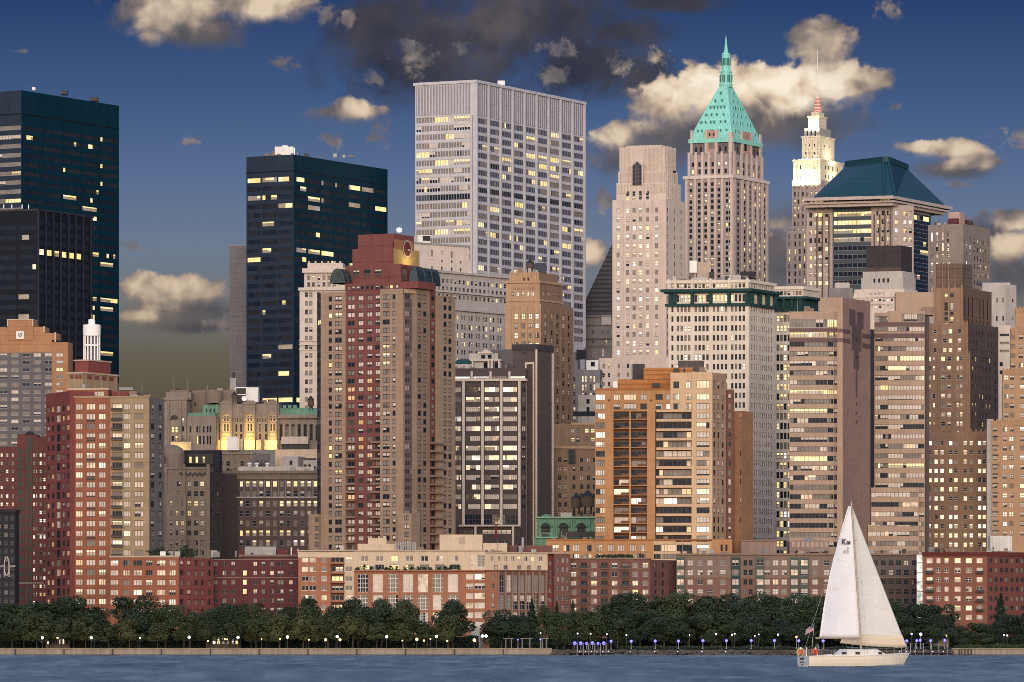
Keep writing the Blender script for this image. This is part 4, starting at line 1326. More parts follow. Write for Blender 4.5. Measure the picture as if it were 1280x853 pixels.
W37 = Win(1, 2, dict(dark=.5, litp=.35, lit=.15), FRG, rec=.2, k=8, seed=48)
W37c = Win(1, 1, dict(dark=1), FRD, rec=.2, k=2, seed=49)
GB = wall_mat("blue grey stone", (.20, .19, .20))
b.strip(L, 713, 722, 440, None, GB, [(cen([718], 2.6), rows(474, 9.5, 6, 6), W37)])
b.strip(L, 722, 750, 462, None, GB, [(cen([728.5, 732.3, 738.5, 742.8], 2.2), rows(474, 10.5, 3, 8), W37), (cen([735], 4), rows(502, 10, 1, 6), W37c)])
b.strip(L, 723, 750, 494, None, STONEL, [(cen([735], 4), rows(502, 10, 2, 6), W37c)], out=.4)
b.strip(L, 733, 748, 450.5, 463, WHITEM, [(cen([741], 5), rows(455.5, 9, 1, 6), W37c)], out=.2, dep=5, part="roof_cube")
b.strip(L, 721, 733, 437.5, 449.5, wall_mat("dark roof board", (.02, .025, .035)), out=.6, dep=.5, part="roof_board", solo=True)
b.strip(L, 716, 721, 435, 450, STONEL, out=0, dep=4, part="roof_cube")
b.done()

# ================================================================== 24 orange apartment tower
b = Bld("apartment_tower", "bright orange brick apartment tower with a cream corner and recessed balconies", "apartment tower", 820, 1690)
W24 = Win(4, 1, dict(refl=.1, full=.34, blind=.15, litp=.22, curt=.1, dark=.09), FRD, rec=.2, k=14, fw=.14, seed=50)
W24l = Win(4, 1, dict(dark=.34, curt=.2, full=.14, blind=.16, lito=.06, litp=.1), FRD, rec=.2, k=12, fw=.14, seed=51)
W24d = Win(5, 1, dict(dark=.56, curt=.2, blind=.12, lito=.06, refl=.06), FRD, rec=.2, k=12, fw=.12, seed=52)
W24w = Win(0, 1, dict(dark=.5, curt=.2, full=.15, lito=.07, litp=.08), FRD, rec=.2, run=True, k=20, fw=.12, name="ribbon_window", seed=152)
W24s = Win(1, 1, dict(dark=.4, curt=.4, blind=.2), FRB, rec=.2, k=8, seed=53)
L = Line(890, 1690, 4)
R24 = rows(496.3, 11.82, 16, 7.6)
TOPR = R24[:4]
LOR = R24[4:]
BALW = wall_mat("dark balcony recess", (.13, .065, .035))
def z24(us, w):
    return [(cen(us, w), TOPR, W24), (cen(us, w), LOR, W24l)]
b.strip(L, 744, 766.8, 487, None, ORANGE, z24([750.3], 11.4))
b.strip(L, 766.8, 808.8, 487, 514.5, ORANGE, [(cen([771, 804.4], 8), R24[:2], W24), (cen([787.6], 15.6), R24[:2], W24)])
b.strip(L, 766.8, 808.8, 514.5, None, BALW, [([(767.6, 786), (789, 808)], R24[2:], W24w)], out=-1.3)
b.strip(L, 786.2, 788.6, 514.5, None, ORANGE, out=-.05, dep=1.2, part="balcony_divider", solo=True)
for (v0, v1) in R24[2:]:
    for (ua, ub) in ((767, 786.2), (788.6, 808.6)):
        b.strip(L, ua, ub, v1 + .2, v1 + 1.1, ORANGE, out=.05, dep=1.3, part="balcony", solo=True)
        b.strip(L, ua + 9, ub, v1 - 2.6, v1 + .2, BALW, out=.02, dep=.06, part="balcony_rail", solo=True)
b.strip(L, 808.8, 819, 487, None, ORANGE)
b.strip(L, 819, 838, 487, 514, ORANGE, [(cen([823.8, 836.5], 9), R24[:2], W24)])
b.strip(L, 838, 864.5, 466, 514, ORANGEC, [(cen([845.3, 861], 7.2), [(477, 485.5)] + R24[:2], W24)])
b.strip(L, 819, 864.5, 514, None, BALW, [([(819.6, 828.6), (829.2, 864)], R24[2:], W24w)], out=-.9)
for (v0, v1) in R24[1:]:
    b.strip(L, 820.5, 864.8, v1 + .3, v1 + 3.4, ORANGEC, out=.25, dep=1.4, part="balcony", solo=True)
b.strip(L, 864.5, 890.5, 465, None, ORANGEC, [(cen([878.8], 16.2), [(476, 485.5)] + R24, W24)], out=.1)
bk = None
Lr = Line(890.5, 1690, -62)
SIDEO = wall_mat("shaded buff side brick", (.36, .245, .155))  # darkened copy of the buff band, shade coloured into the side
b.strip(Lr, 890.5, 907.5, 466, None, SIDEO, [(cen([893, 898.2, 903.6], 2.4), [(476, 485.5)] + R24, W24s)], own=True)
Lr2 = Line(907.5, Lr.at(907.5).y + 2, 4)
b.strip(Lr2, 907.5, 917, 487, None, BROWNR, [(cen([912], 3.4), R24, W24s)])
b.strip(Line(927, Lr2.Y, 30), 915, 927.5, 514, None, wall_mat("burnt orange side", (.27, .145, .08)), [([(925, 926.6)], R24[2:], W24s)])
b.strip(L, 744, 838, 485.6, 487.5, wall_mat("dark orange coping", (.33, .13, .045)), out=.3, dep=8, part="coping", solo=True)
Lb = Line(890, 1700, 4)
ORJ = wall_mat("banded orange brick", (.40, .165, .055), joint=1.5, jw=.35, jd=.6)
b.strip(Lb, 772, 812, 474.5, 488, ORJ, dep=9)
b.strip(Lb, 804.5, 866, 459.8, 488, ORJ, dep=9, out=.2)
b.strip(Lb, 847, 879, 451, 466, PENT, dep=6, out=-2, part="penthouse", solo=True)
for v in (487.5, 511.5):
    pass
b.box(789, 806, 455, 474, 1712, 4, DARKM)
b.box(789.5, 790.3, 450, 474, 1705, .3, WHITEM, part="flue")
b.box(766.5, 772, 477, 487, 1700, 2, WHITEM)
b.box(815, 825, 479, 484, 1697, 2, DARKM)
for u in (761.6, 813.6):
    b.strip(L, u - 1.2, u + 1.2, 499.5, 502, DARKM, out=.05, dep=.04, part="vent_grille", solo=True)
# podium in front
L = Line(845, 1672, 4)
R24p = [(681, 689.5), (692.5, 699)]
b.strip(L, 683, 817, 675.5, None, ORANGE, [(cen([694.5, 708, 719.8, 735.6, 748.4, 763.6, 776, 791], 7.8), R24p, W24), (cen([803], 7.8), R24p, W24d)])
b.strip(L, 817, 845, 675.5, None, ORANGEC, [([(814.5, 826), (827, 845)], R24p, W24d)])
b.strip(L, 845, 890, 678, None, ORANGEC, [([(846, 865)], R24p, W24d), (cen([878.8], 15), R24p, W24)])
b.strip(L, 683, 890, 674, 676, wall_mat("dark orange coping", (.33, .13, .045)), out=.3, dep=9, part="coping", solo=True)
b.strip(L, 890, 915, 674.5, None, ORANGE, [(cen([902, 908], 3), R24p, W24s)], out=1)
b.box(873, 884, 671, 676, 1680, 4, GREYM)
b.clutter(Line(890, 1690, 4), 746, 770, 486, 5, out=-2, seed=15)
b.clutter(Line(890, 1690, 4), 842, 885, 466, 6, out=-3, seed=16)
b.clutter(Line(845, 1672, 4), 690, 742, 675, 9, seed=17)
b.done()

# ================================================================== 8 dark office with lit rows
b = Bld("office_building", "dark mauve office with rows of yellow lit windows and white corner quoins", "office building", 330, 1800)
W8 = Win(1, 2, dict(dark=.45, curt=.35, blind=.12, lit=.06, litp=.02), FRG, rec=.3, k=10, lit={0: .9, 2: .75, 5: .8, 6: .15}, litpal=dict(lit=.75, litp=.2, dark=.05), seed=60)
W8d = Win(1, 2, dict(dark=.6, curt=.25, blind=.1, lit=.05), FRG, rec=.3, k=8, seed=61)
L = Line(398, 1800, 4)
D8 = wall_mat("mauve brown brick office", (.115, .078, .072), var=.25)
R8 = rows(605, 12.3, 8, 7.4)
b.strip(L, 278, 402, 589, None, D8, [(cen([301, 309.5, 318, 326.5, 335, 343.7, 352, 360.7, 369.3, 378, 386.5, 394.3], 5), R8, W8), (cen([289.5], 4.4), R8, W8d)])
b.strip(L, 277, 403, 588.5, 592, STONEB, out=.8, dep=9, part="cornice", solo=True)
b.strip(L, 277.6, 402, 592, 599, STONEB, out=.2, dep=.19, part="frieze", solo=True)
for i in range(40):
    b.strip(L, 279 + i * 3.05, 280.4 + i * 3.05, 592.2, 593.6, STONEB, out=.7, dep=.48, part="dentil")
b.strip(L, 278, 402, 621.2, 622.6, STONEL, out=.3, dep=.29, part="string_course", solo=True)
for i in range(20):
    v = 600 + i * 5
    b.strip(L, 278, 281.8 if i % 2 else 280.6, v, v + 4.4, STONEL, out=.15, dep=.14, part="quoin", solo=True)
for u in [305.2 + 8.6 * i for i in range(11)]:
    b.strip(L, u - .8, u + .8, 600, 621, STONEG, out=.18, dep=.17, part="pilaster", solo=True)
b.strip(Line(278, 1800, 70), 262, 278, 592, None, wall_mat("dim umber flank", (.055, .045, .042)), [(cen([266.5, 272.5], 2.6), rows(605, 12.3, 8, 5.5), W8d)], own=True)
b.box(298, 395, 583.5, 589, 1815, 12, wall_mat("pale roof sheet", (.5, .45, .40)), top=wall_mat("pale roof sheet", (.5, .45, .40)))
for u in (312, 321, 334):
    p = px(u, 1822)
    g = b.solo("roof_ventilator")
    g.lathe((p.x, p.y), [(.5, zz(584, 1822)), (.5, zz(581.5, 1822)), (1.0, zz(580.5, 1822)), (.6, zz(578.8, 1822)), (.05, zz(578.4, 1822))], WHITEM, 12)
b.box(320, 332, 579.5, 584, 1826, 4, DARKM)
b.clutter(L, 282, 392, 589, 10, seed=18)
b.done()
b = Bld("annex_building", "cream blank walled annex with a small white shed, above the dark mauve office roof", "building", 370, 1850)
L = Line(370, 1850, 4)
Ws = Win(1, 1, dict(dark=1), FRD, rec=.2, k=2, seed=62)
b.strip(L, 344, 402, 562, None, CREAM)
b.strip(L, 354.6, 374, 570.5, None, STONEL, [(cen([363.7], 3.6), rows(579, 9, 1, 5.5), Ws)], out=3, dep=4)
b.strip(Line(374, L.Y - 3, -50), 374, 381.5, 571, None, STONEG, own=True, dep=3)
b.strip(L, 380, 402, 575.5, None, STONEL, [(cen([381.5, 387], 3.4), rows(583.5, 9, 1, 5), Ws)], out=2, dep=4)
b.strip(L, 382, 395, 573, 575.5, DARKM, out=1, dep=2, part="roof_unit", solo=True)
b.done()

# ================================================================== 7 floodlit arched stone building
b = Bld("stone_building", "ornate stone building with three tall floodlit arches and green copper roofs", "building", 310, 1900)
SB = wall_mat("warm grey carved stone", (.235, .195, .165), var=.35, stain=.3)
W7 = Win(1, 2, dict(dark=.75, curt=.2, litp=.05), FRD, rec=.4, k=6, seed=63)
W7n = Win(1, 2, dict(dark=1), FRD, rec=.04, k=2, seed=163)
W7l = Win(1, 1, dict(lit=.8, litp=.2), None, rec=.3, k=4, seed=64)
L = Line(310, 1900, 5)
b.strip(L, 268, 348.5, 505, None, SB, [(cen([273.3, 295.5, 301.3, 325, 332.5], 2.4), [(530.5, 540), (542.5, 549)], W7), (cen([272, 274.8, 294, 296.8, 300, 302.8, 322, 324.8, 328.5, 332], 1.3), [(524.6, 528)], W7)])
b.strip(L, 268, 348.5, 521.5, 523, SB, out=.4, dep=.39, part="string_course", solo=True)
for uc in (283, 312.2, 340.8):
    wd = 7.2 if uc < 335 else 5.6
    # tower block round a deep arched niche
    b.strip(L, uc - wd, uc - wd + 1.9, 503, None, SB, out=.8, dep=2.5, part="arch_pier", solo=True)
    b.strip(L, uc + wd - 1.9, uc + wd, 503, None, SB, out=.8, dep=2.5, part="arch_pier", solo=True)
    b.strip(L, uc - wd, uc + wd, 503.5, 516.5, SB, out=.82, dep=2.5, part="arch_head", solo=True)
    b.strip(L, uc - wd - 1, uc + wd + 1, 502.6, 505, SB, out=1.2, dep=4, part="cornice", solo=True)
    b.strip(L, uc - wd * .7, uc + wd * .7, 500.8, 502.8, SB, out=.8, dep=3, part="parapet_crest", solo=True)
    g = b.solo("arch_ring")
    c = L.at(uc, .78)
    rr = (wd - 1.6) / F * 1900
    z = zz(522.5, 1900)
    pr = [(math.cos(PI * i / 12), math.sin(PI * i / 12)) for i in range(13)]
    # spandrel panel with a round-headed opening
    for i in range(12):
        x0, h0 = pr[i]
        x1, h1 = pr[i + 1]
        q0, q1 = c + L.d * rr * x0, c + L.d * rr * x1
        zt = zz(515.5, 1900)
        g.poly([(q0.x, q0.y, z + rr * h0), (q1.x, q1.y, z + rr * h1), (q1.x, q1.y, zt), (q0.x, q0.y, zt)], SB)
        b0, b1 = q0 - L.n * 1.6, q1 - L.n * 1.6
        g.poly([(q0.x, q0.y, z + rr * h0), (q1.x, q1.y, z + rr * h1), (b1.x, b1.y, z + rr * h1), (b0.x, b0.y, z + rr * h0)], SB)
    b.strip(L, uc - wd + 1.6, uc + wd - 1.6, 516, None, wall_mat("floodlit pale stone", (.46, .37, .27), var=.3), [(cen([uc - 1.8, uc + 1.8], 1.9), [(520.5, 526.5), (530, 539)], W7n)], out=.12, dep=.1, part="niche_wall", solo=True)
    for dv in (528.2, 541, 546):
        b.strip(L, uc - wd + 1.6, uc + wd - 1.6, dv - .5, dv + .5, SB, out=.4, dep=.27, part="niche_moulding", solo=True)
    for vv_, en, hh in ((541, 300, 10.5), (555, 420, 4.0)):
        l_ = bpy.data.lights.new("floodlight", "AREA")
        l_.energy = en if uc < 335 else en * .75
        l_.color = (1, .60, .13)
        l_.shape = "RECTANGLE"
        l_.size, l_.size_y = 2.2, hh
        o = bpy.data.objects.new("floodlight", l_)
        COL.objects.link(o)
        o.parent = b.root
        q_ = L.at(uc, 2.6)
        o.location = Vector((q_.x, q_.y, zz(vv_, 1900))) - b.org
        o.rotation_euler = Vector((-L.n.x, -L.n.y, .12)).to_track_quat("-Z", "Y").to_euler()
for (ua, ub) in ((269.5, 275.5), (277, 288), (305.5, 319), (320.5, 327), (331, 347)):
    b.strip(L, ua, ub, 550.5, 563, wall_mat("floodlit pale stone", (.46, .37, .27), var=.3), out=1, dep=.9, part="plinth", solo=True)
    l_ = bpy.data.lights.new("floodlight", "AREA")
    l_.energy = 30 * (ub - ua)
    l_.color = (1, .68, .18)
    l_.size = 2.0
    o = bpy.data.objects.new("floodlight", l_)
    COL.objects.link(o)
    o.parent = b.root
    q_ = L.at((ua + ub) / 2, 3.2)
    o.location = Vector((q_.x, q_.y, zz(564, 1900))) - b.org
    o.rotation_euler = Vector((-L.n.x, -L.n.y, 1.0)).to_track_quat("-Z", "Y").to_euler()
# dark terrace and colonnade wing
b.strip(L, 262, 350, 562.5, None, STONEG, out=3.5, dep=4)
b.box(284, 297, 546, 563, 1893, 3, WHITEM)
for u in (297.8, 302):
    b.box(u, u + .9, 548, 563, 1892.5, .3, WHITEM, part="flue")
W7c = Win(1, 2, dict(dark=.85, curt=.15), FRD, rec=.8, k=5, seed=65)
b.strip(L, 348.5, 402, 521, None, SB, [(cen([351.3, 358.9, 366.4, 374, 381.5, 389, 396.5], 3.6), [(532, 551)], W7c)], out=-.6)
for u in [355 + 7.55 * i for i in range(6)]:
    b.strip(L, u - 1, u + 1, 530, 556, SB, out=-.2, dep=.4, part="pilaster", solo=True)
    q_ = L.at(u - 3.8, -.55)
    g = b.solo("arch_head")
    rr = 2.0 / F * 1900
    z = zz(532, 1900)
    g.poly([(q_.x + L.d.x * rr * math.cos(PI * i / 10), q_.y - .15, z + rr * math.sin(PI * i / 10)) for i in range(11)], DARKM)
b.strip(L, 348, 402, 518.5, 523, SB, out=.8, dep=9, part="cornice", solo=True)
b.strip(L, 348, 402, 510, 519, COPPER, out=-2, dep=6, part="roof", solo=True)
for u in (355, 361.5, 368):
    b.strip(L, u - 2, u + 2, 506.5, 511, COPPER, out=-1.4, dep=3, part="dormer", solo=True)
b.strip(L, 353, 386.5, 546, 555, wall_mat("pale pink board", (.55, .45, .40)), out=3, dep=.5, part="board_sign", solo=True)
b.strip(L, 353, 386.5, 555, 562.5, DARKM, out=2.4, dep=2, part="kiosk", solo=True)
# domed wing at its far end
L2 = Line(240, 1898, 10)
b.strip(L2, 203, 234, 497, None, SB, [(cen([216, 220.4], 3), [(533, 541), (545, 551.5)], Win(1, 2, dict(lit=.5, dark=.5), FRD, rec=.4, k=4, seed=66)), (cen([228.8], 2.6), [(522, 530), (533, 539.5), (545, 551)], W7)])
b.strip(L2, 234, 270, 520, None, SB, [(cen([238, 246.5, 250, 254.6, 259.5, 263], 2.2), [(533, 541), (545, 556)], Win(1, 2, dict(lit=.18, dark=.6, curt=.2), FRD, rec=.4, k=6, seed=67))])
b.strip(L2, 203, 236, 498.5, 500, SB, out=.6, dep=6, part="cornice", solo=True)
g = b.solo("arched_window")
c = L2.at(218, .12)
rr = 5.6 / F * 1898
z = zz(524.5, 1898)
g.poly([(c.x + rr * math.cos(PI * i / 14), c.y - .1, z + rr * math.sin(PI * i / 14)) for i in range(15)], DARKM)
for i in range(14):
    a0, a1 = PI * i / 14, PI * (i + 1) / 14
    g.tube((c.x + rr * 1.08 * math.cos(a0), c.y - .2, z + rr * 1.08 * math.sin(a0)), (c.x + rr * 1.08 * math.cos(a1), c.y - .2, z + rr * 1.08 * math.sin(a1)), .3, .3, SB, 5)
for u in (211.5, 224.5, 226.3, 232.5):
    b.strip(L2, u - .7, u + .7, 500, None, SB, out=.5, dep=.5, part="pilaster", solo=True)
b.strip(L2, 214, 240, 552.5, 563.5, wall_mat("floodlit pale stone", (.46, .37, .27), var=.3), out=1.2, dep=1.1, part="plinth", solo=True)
l_ = bpy.data.lights.new("floodlight", "AREA")
l_.energy, l_.color, l_.size = 420, (1, .62, .14), 2
o = bpy.data.objects.new("floodlight", l_)
COL.objects.link(o)
o.parent = b.root
q_ = L2.at(224, 3.5)
o.location = Vector((q_.x, q_.y, zz(566, 1898))) - b.org
o.rotation_euler = Vector((-L2.n.x, -L2.n.y, 1.3)).to_track_quat("-Z", "Y").to_euler()
b.strip(L2, 233, 268, 516, 521, COPPER, out=-1, dep=5, part="roof", solo=True)
b.strip(L2, 250, 270, 506, 517, COPPER, out=-4, dep=5, part="roof", solo=True)
for u in (255, 260, 265):
    b.strip(L2, u - 1, u + 1, 511, 516, DARKM, out=-3.95, dep=.1, part="dormer", solo=True)
b.strip(L2, 205, 236, 490.5, 499, SB, out=-3, dep=5, part="attic")
b.strip(L2, 236, 290, 488, 521, STONEB, [(cen([239, 244, 273, 277], 2), rows(504.5, 8, 1, 4.5), W7)], out=-8, dep=8, part="attic")
b.strip(L2, 208, 232, 488, 491, STONEB, out=-5, dep=4, part="attic")
q_ = L2.at(263.5, -5)
g = b.solo("roof_drum")
g.lathe((q_.x, q_.y), [(3.0, zz(504, 1900)), (3.0, zz(489, 1900)), (2.6, zz(487.5, 1900))], STONEB, 18)
# rooftop frame, dish and flue
for (ua, ub, va, vb_) in ((292, 293.5, 484, 503), (306, 307, 485, 500), (307, 321, 484.5, 503), (292, 321, 484, 485.5), (292, 308, 493, 494)):
    b.strip(L, ua, ub, va, vb_, WHITEM, out=-3, dep=.5 if ub - ua < 10 or va == 493 else 4, part="roof_frame", solo=True)
b.strip(L, 293.5, 306, 485.5, 503, DARKM, out=-3.6, dep=.4, part="roof_panel", solo=True)
q_ = L.at(304.5, -2)
g = b.solo("roof_dish")
g.lathe((0, 0), [(.1, 0), (.7, .12), (1.0, .35), (.95, .38), (.1, .08)], plain("white dish", (.85, .85, .85), .4), 16)
g.v = [(q_.x + x, q_.y - z_, zz(498, 1900) + y) for (x, y, z_) in g.v]
b.strip(L, 284.5, 292, 472.5, 505, GREYM, out=-6, dep=4, part="roof_flue", solo=True)
b.strip(L, 286.5, 289.5, 465, 473, DARKM, out=-6.5, dep=2, part="roof_flue", solo=True)
b.clutter(L2, 206, 288, 490, 14, out=-9, seed=19)
b.clutter(L, 270, 345, 505, 8, out=-3, seed=20)
b.done()
water_tank(388.5, 513, 495, 1893, 8, "small pointed roof tank against the white tower, right of the floodlit arches")
water_tank(293, 503, 490, 1880, 7.5, "small brown roof tank with a cone lid above the floodlit arches")

# gothic brown stone building below it
b = Bld("stone_building", "brown stone building with pointed gable trim, squeezed between the grey flank and the mauve office", "building", 235, 1770)
W7b = Win(2, 2, dict(dark=.4, curt=.3, blind=.2, lit=.1), FRD, rec=.3, k=10, lit={2: .5}, seed=68)
L = Line(262, 1770, 5)
RG = rows(605, 12.3, 9, 6.4)
b.strip(L, 196, 205, 570, None, STONEB, [(cen([201], 3), RG, W7b)])
b.strip(L, 205, 262.5, 586, None, STONEB, [(cen([223.3, 236.5, 245, 252.5], 4.6), RG, W7b)], out=.2)
b.strip(L, 205, 262.5, 584, 586.6, STONEB, out=.6, dep=9, part="cornice", solo=True)
for (ua, ub) in ((205, 209), (229, 232), (258.5, 262.5)):
    b.strip(L, ua, ub, 580.5, None, STONEB, out=.7, dep=.7, part="buttress", solo=True)
b.strip(L, 209, 233, 617.5, None, STONEB, [(cen([214, 221, 228], 3), RG[2:], W7b)], out=1.6, dep=2)
for u in (226, 229, 232, 235, 238, 241, 244, 247, 250, 253, 256):
    q_ = L.at(u, .3)
    g = b.solo("trefoil")
    g.lathe((0, 0), [(.1, 0), (.45, 0), (.45, .3), (.1, .3)], DARKM, 8)
    g.v = [(q_.x + x, q_.y - z_, zz(592 + (2 if int(u) % 2 else 0), 1770) + y) for (x, y, z_) in g.v]
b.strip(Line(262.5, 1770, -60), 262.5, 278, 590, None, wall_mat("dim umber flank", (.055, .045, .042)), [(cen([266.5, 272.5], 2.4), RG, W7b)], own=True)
b.strip(L, 203, 268, 563, 590, NAVY, out=-12, dep=6, part="terrace_block")
b.strip(L, 224, 260, 567.5, 580, DARKM, [(cen([228.6, 238, 246, 254.8], 3), [(569.5, 577)], W7l)], out=-11.5, dep=3, part="terrace_block")
q_ = L.at(212, -6)
g = b.solo("stair_dome")
g.lathe((q_.x, q_.y), [(4.2, zz(590, 1770)), (4.2, zz(566, 1770)), (3.6, zz(560, 1770)), (1.8, zz(556, 1770)), (.1, zz(555, 1770))], STONEB, 18)
b.done()
b = Bld("stone_building", "low grey stone block with a row of small square windows, under the floodlit arches", "building", 290, 1835)
L = Line(316, 1835, 5)
b.strip(L, 268, 316.5, 567, None, STONEB, [(cen([276.3, 285.2, 294, 302.7], 4.2), rows(579.5, 9, 2, 6), W7)])
b.strip(L, 267.6, 317, 565.8, 568, SB, out=.4, dep=8, part="cornice", solo=True)
b.strip(Line(316.5, 1835, -50), 316.5, 338, 567, None, STONEG, [(cen([322, 327, 332], 2), rows(579, 9, 2, 7), W7)], own=True)
b.done()
# ================================================================== 9 second dark teal tower + grey slab
b = Bld("office_tower", "dark teal slab tower with white roof box, behind the stepped red crown", "skyscraper", 367, 2100)
W9 = Win(0, 1, dict(dark=.6, dim=.37, lit=.03), None, rec=.12, run=True, k=16, name="ribbon_window", litpal=dict(lit=.28, litd=.2, dim=.3, dark=.22), lit={0: .9, 2: .55, 3: .2, 8: .35, 9: .4, 14: .4, 19: .4, 22: .4, 25: .8}, seed=70)
R9 = rows(223.5, 11.05, 28, 5.6)
bk = b.block(367, 2100, 29, 308, 484.5, 193.3, None, TEALG, [([(309.5, 325.5), (328, 346), (348, 365.5)], R9, W9)],
             [([(368.5, 383), (385, 400.2), (402, 417), (419, 434), (436, 450.5), (452.5, 467), (469, 483)], R9, W9)], matr=TEAL)
b.ring(bk, 213, 214.2, .12, BRONZE)
for u in (309, 483.2):
    pass
b.box(343.5, 366.8, 183.5, 194, 2118, 10, WHITEM)
b.box(352.5, 359.5, 182, 184, 2119, 5, WHITEM)
g = b.solo("roof_lamp")
p = px(368, 2116)
g.lathe((p.x, p.y), [(.1, zz(194, 2116)), (.22, zz(193.8, 2116)), (.22, zz(185.5, 2116)), (.05, zz(185, 2116))], plain("white lamp", (.8, .8, .8), .5, emit=(1, .97, .9), estr=1.4), 8)
b.clutter(bk["L"], 312, 364, 193.5, 4, out=-4, seed=21)
b.clutter(bk["R"], 372, 470, 195, 6, out=-4, seed=22)
b.done()
b = Bld("office_tower", "plain windowless grey concrete slab, left edge of the second dark teal tower", "tower", 298, 2160)
L = Line(298, 2160, 6)
b.strip(L, 287, 311, 307, None, wall_mat("streaked grey concrete", (.20, .19, .205), var=.25, joint=2.0, jw=.3, jd=.85), dep=30)
b.strip(L, 287, 311, 306.4, 307.6, GREYM, out=.2, dep=30, part="coping", solo=True)
b.done()

# ================================================================== 10 white classical tower
b = Bld("office_tower", "narrow white classical tower with carved top, beside the oxblood and taupe tower", "tower", 400, 2000)
W10 = Win(1, 2, dict(dark=.3, curt=.45, blind=.2, litp=.05), FRG, rec=.3, k=8, seed=71)
L = Line(400, 2000, 5)
b.strip(L, 374.5, 440, 363, None, STONEW, [(cen([383, 388.6, 398, 403.6, 413, 419], 4), rows(368.5, 10.9, 20, 6.2), W10)])
b.strip(L, 373.2, 440, 359.5, 363.2, STONEW, out=1, dep=12, part="cornice", solo=True)
b.strip(L, 380, 440, 338, 360, STONEW, [(cen([386, 391.7, 398.5, 405, 411.5, 418], 3.6), [(344.5, 350.5), (353, 358.5)], W10)], out=-.5)
for u in (383, 388.8, 395, 401.8, 408.3, 414.8):
    b.strip(L, u - .7, u + .7, 342, 359.5, STONEW, out=-.1, dep=.38, part="pilaster", solo=True)
b.strip(L, 378, 440, 335.5, 341, STONEW, out=1, dep=12, part="cornice", solo=True)
b.strip(L, 384, 428, 329, 336, STONEW, out=-1, dep=8, part="attic")
for u in (386, 394, 402, 410, 418, 425):
    b.strip(L, u - 1, u + 1, 326.8, 331, STONEW, out=-.8, dep=1, part="finial", solo=True)
for v in (426, 431, 437):
    b.strip(L, 373.8, 440, v - .5, v + .5, STONEW, out=.5, dep=.49, part="string_course", solo=True)
b.done()

# ================================================================== 11 silver tower
b = Bld("office_tower", "tall silver office tower with pale vertical ribs and a blank louvred top", "skyscraper", 595, 2150)
W11 = Win(20, 1, dict(curt=.55, blind=.3, lit=.15, blue=.04), SILVER, rec=.2, run=True, k=18, fw=.3, name="ribbon_window", seed=72)
W11d = Win(20, 1, dict(dark=.7, blue=.3), SILVERD, rec=.15, k=2, fw=.3, name="ribbon_window", seed=73)
W11r = Win(6, 1, dict(blue=.6, curt=.23, lit=.11, dark=.06), SILVERD, rec=.2, run=True, k=20, fw=.2, lit={3: .2, 4: .45, 10: .35, 12: .2}, litpal=dict(lit=.7, curt=.3), seed=74)
W11m = Win(5, 1, dict(dark=1), SILVERD, rec=.2, k=2, fw=.3, seed=75)
Rl = rows(147.5, 10.85, 24, 7.6)
Rr_ = rows(150.5, 10.8, 25, 7)
bk = b.block(595, 2150, 26, 519, 731, 101, None, SILVER,
             [([(520, 587.5)], [r for i, r in enumerate(Rl) if i != 9], W11), ([(520, 587.5)], [Rl[9]], W11d)],
             [([(596.9 + 14.95 * i, 609.3 + 14.95 * i) for i in range(9)], [r for i, r in enumerate(Rr_) if i != 8], W11r),
              ([(596.9 + 14.95 * i, 609.3 + 14.95 * i) for i in range(9)], [Rr_[8]], W11m)])
b.strip(bk["L"], 520, 587.5, 105, 141.5, SILVERD, out=.1, dep=.09, part="louvre_panel", solo=True, own=True)
for i in range(9):
    b.strip(bk["R"], 597.2 + 14.95 * i, 608.8 + 14.95 * i, 104, 144.5, SILVERD, out=.1, dep=.09, part="louvre_panel", solo=True, own=True)
for i in range(18):
    u = 522 + i * 3.72
    b.strip(bk["L"], u - .7, u + .7, 104.5, 141.5, SILVER, out=.3, dep=.19, part="mullion", solo=True, own=True)
for i in range(10):
    u = 595.6 + 14.95 * i
    b.strip(bk["R"], u - .8, u + .8, 101, 420, SILVER, out=.55, dep=.54, part="pier", solo=True, own=True)
    if i < 9:
        for k in range(1, 5):
            uu = 597.2 + 14.95 * i + 11.6 * k / 5
            b.strip(bk["R"], uu - .3, uu + .3, 104.5, 144.5, SILVER, out=.3, dep=.19, part="mullion", own=True)
b.strip(bk["L"], 588.5, 595, 101, 420, SILVER, out=.3, dep=.29, part="pier", solo=True, own=True)
b.strip(bk["L"], 590.5, 591.8, 144, 420, SILVERD, out=.36, dep=.05, part="corner_slot", solo=True, own=True)
b.ring(bk, 100, 103.6, .6, SILVER, part="coping")
b.box(622, 631, 101, 106.5, 2185, 4, WHITEM)
b.done()

# ================================================================== 13 pale classical office
b = Bld("office_building", "pale grey classical office with many small paired windows, below the silver tower", "office building", 545, 1990)
W13 = Win(1, 2, dict(dark=.42, curt=.4, blind=.1, lit=.08), FRG, rec=.35, k=10, seed=76)
W13b = Win(1, 2, dict(dark=.55, curt=.25, lit=.2), FRG, rec=.35, k=10, lit={2: .15, 4: .4}, litpal=dict(lit=.5, litp=.2, dark=.2), seed=77)
Lr = Line(535, 1960, -52)
cA = [544 + 5.15 * i for i in range(19)]
cB = [x for i in range(11) for x in (551 + 9.0 * i, 554.2 + 9.0 * i)]
b.strip(Lr, 523, 640, 338, None, STONEL, [(cen(cA, 3), rows(349.5, 9.6, 3, 5.4), W13), (cen(cB, 2.4), [(391, 397), (402.5, 409), (413, 419.5), (424, 430), (434.5, 440.5), (445, 452)], W13b)], own=True, dep=16)
for v in (338, 362.5, 384):
    b.strip(Lr, 522, 640.5, v - 1.2, v + 1.6, STONEL, out=.9, dep=1, part="cornice", solo=True, own=True)
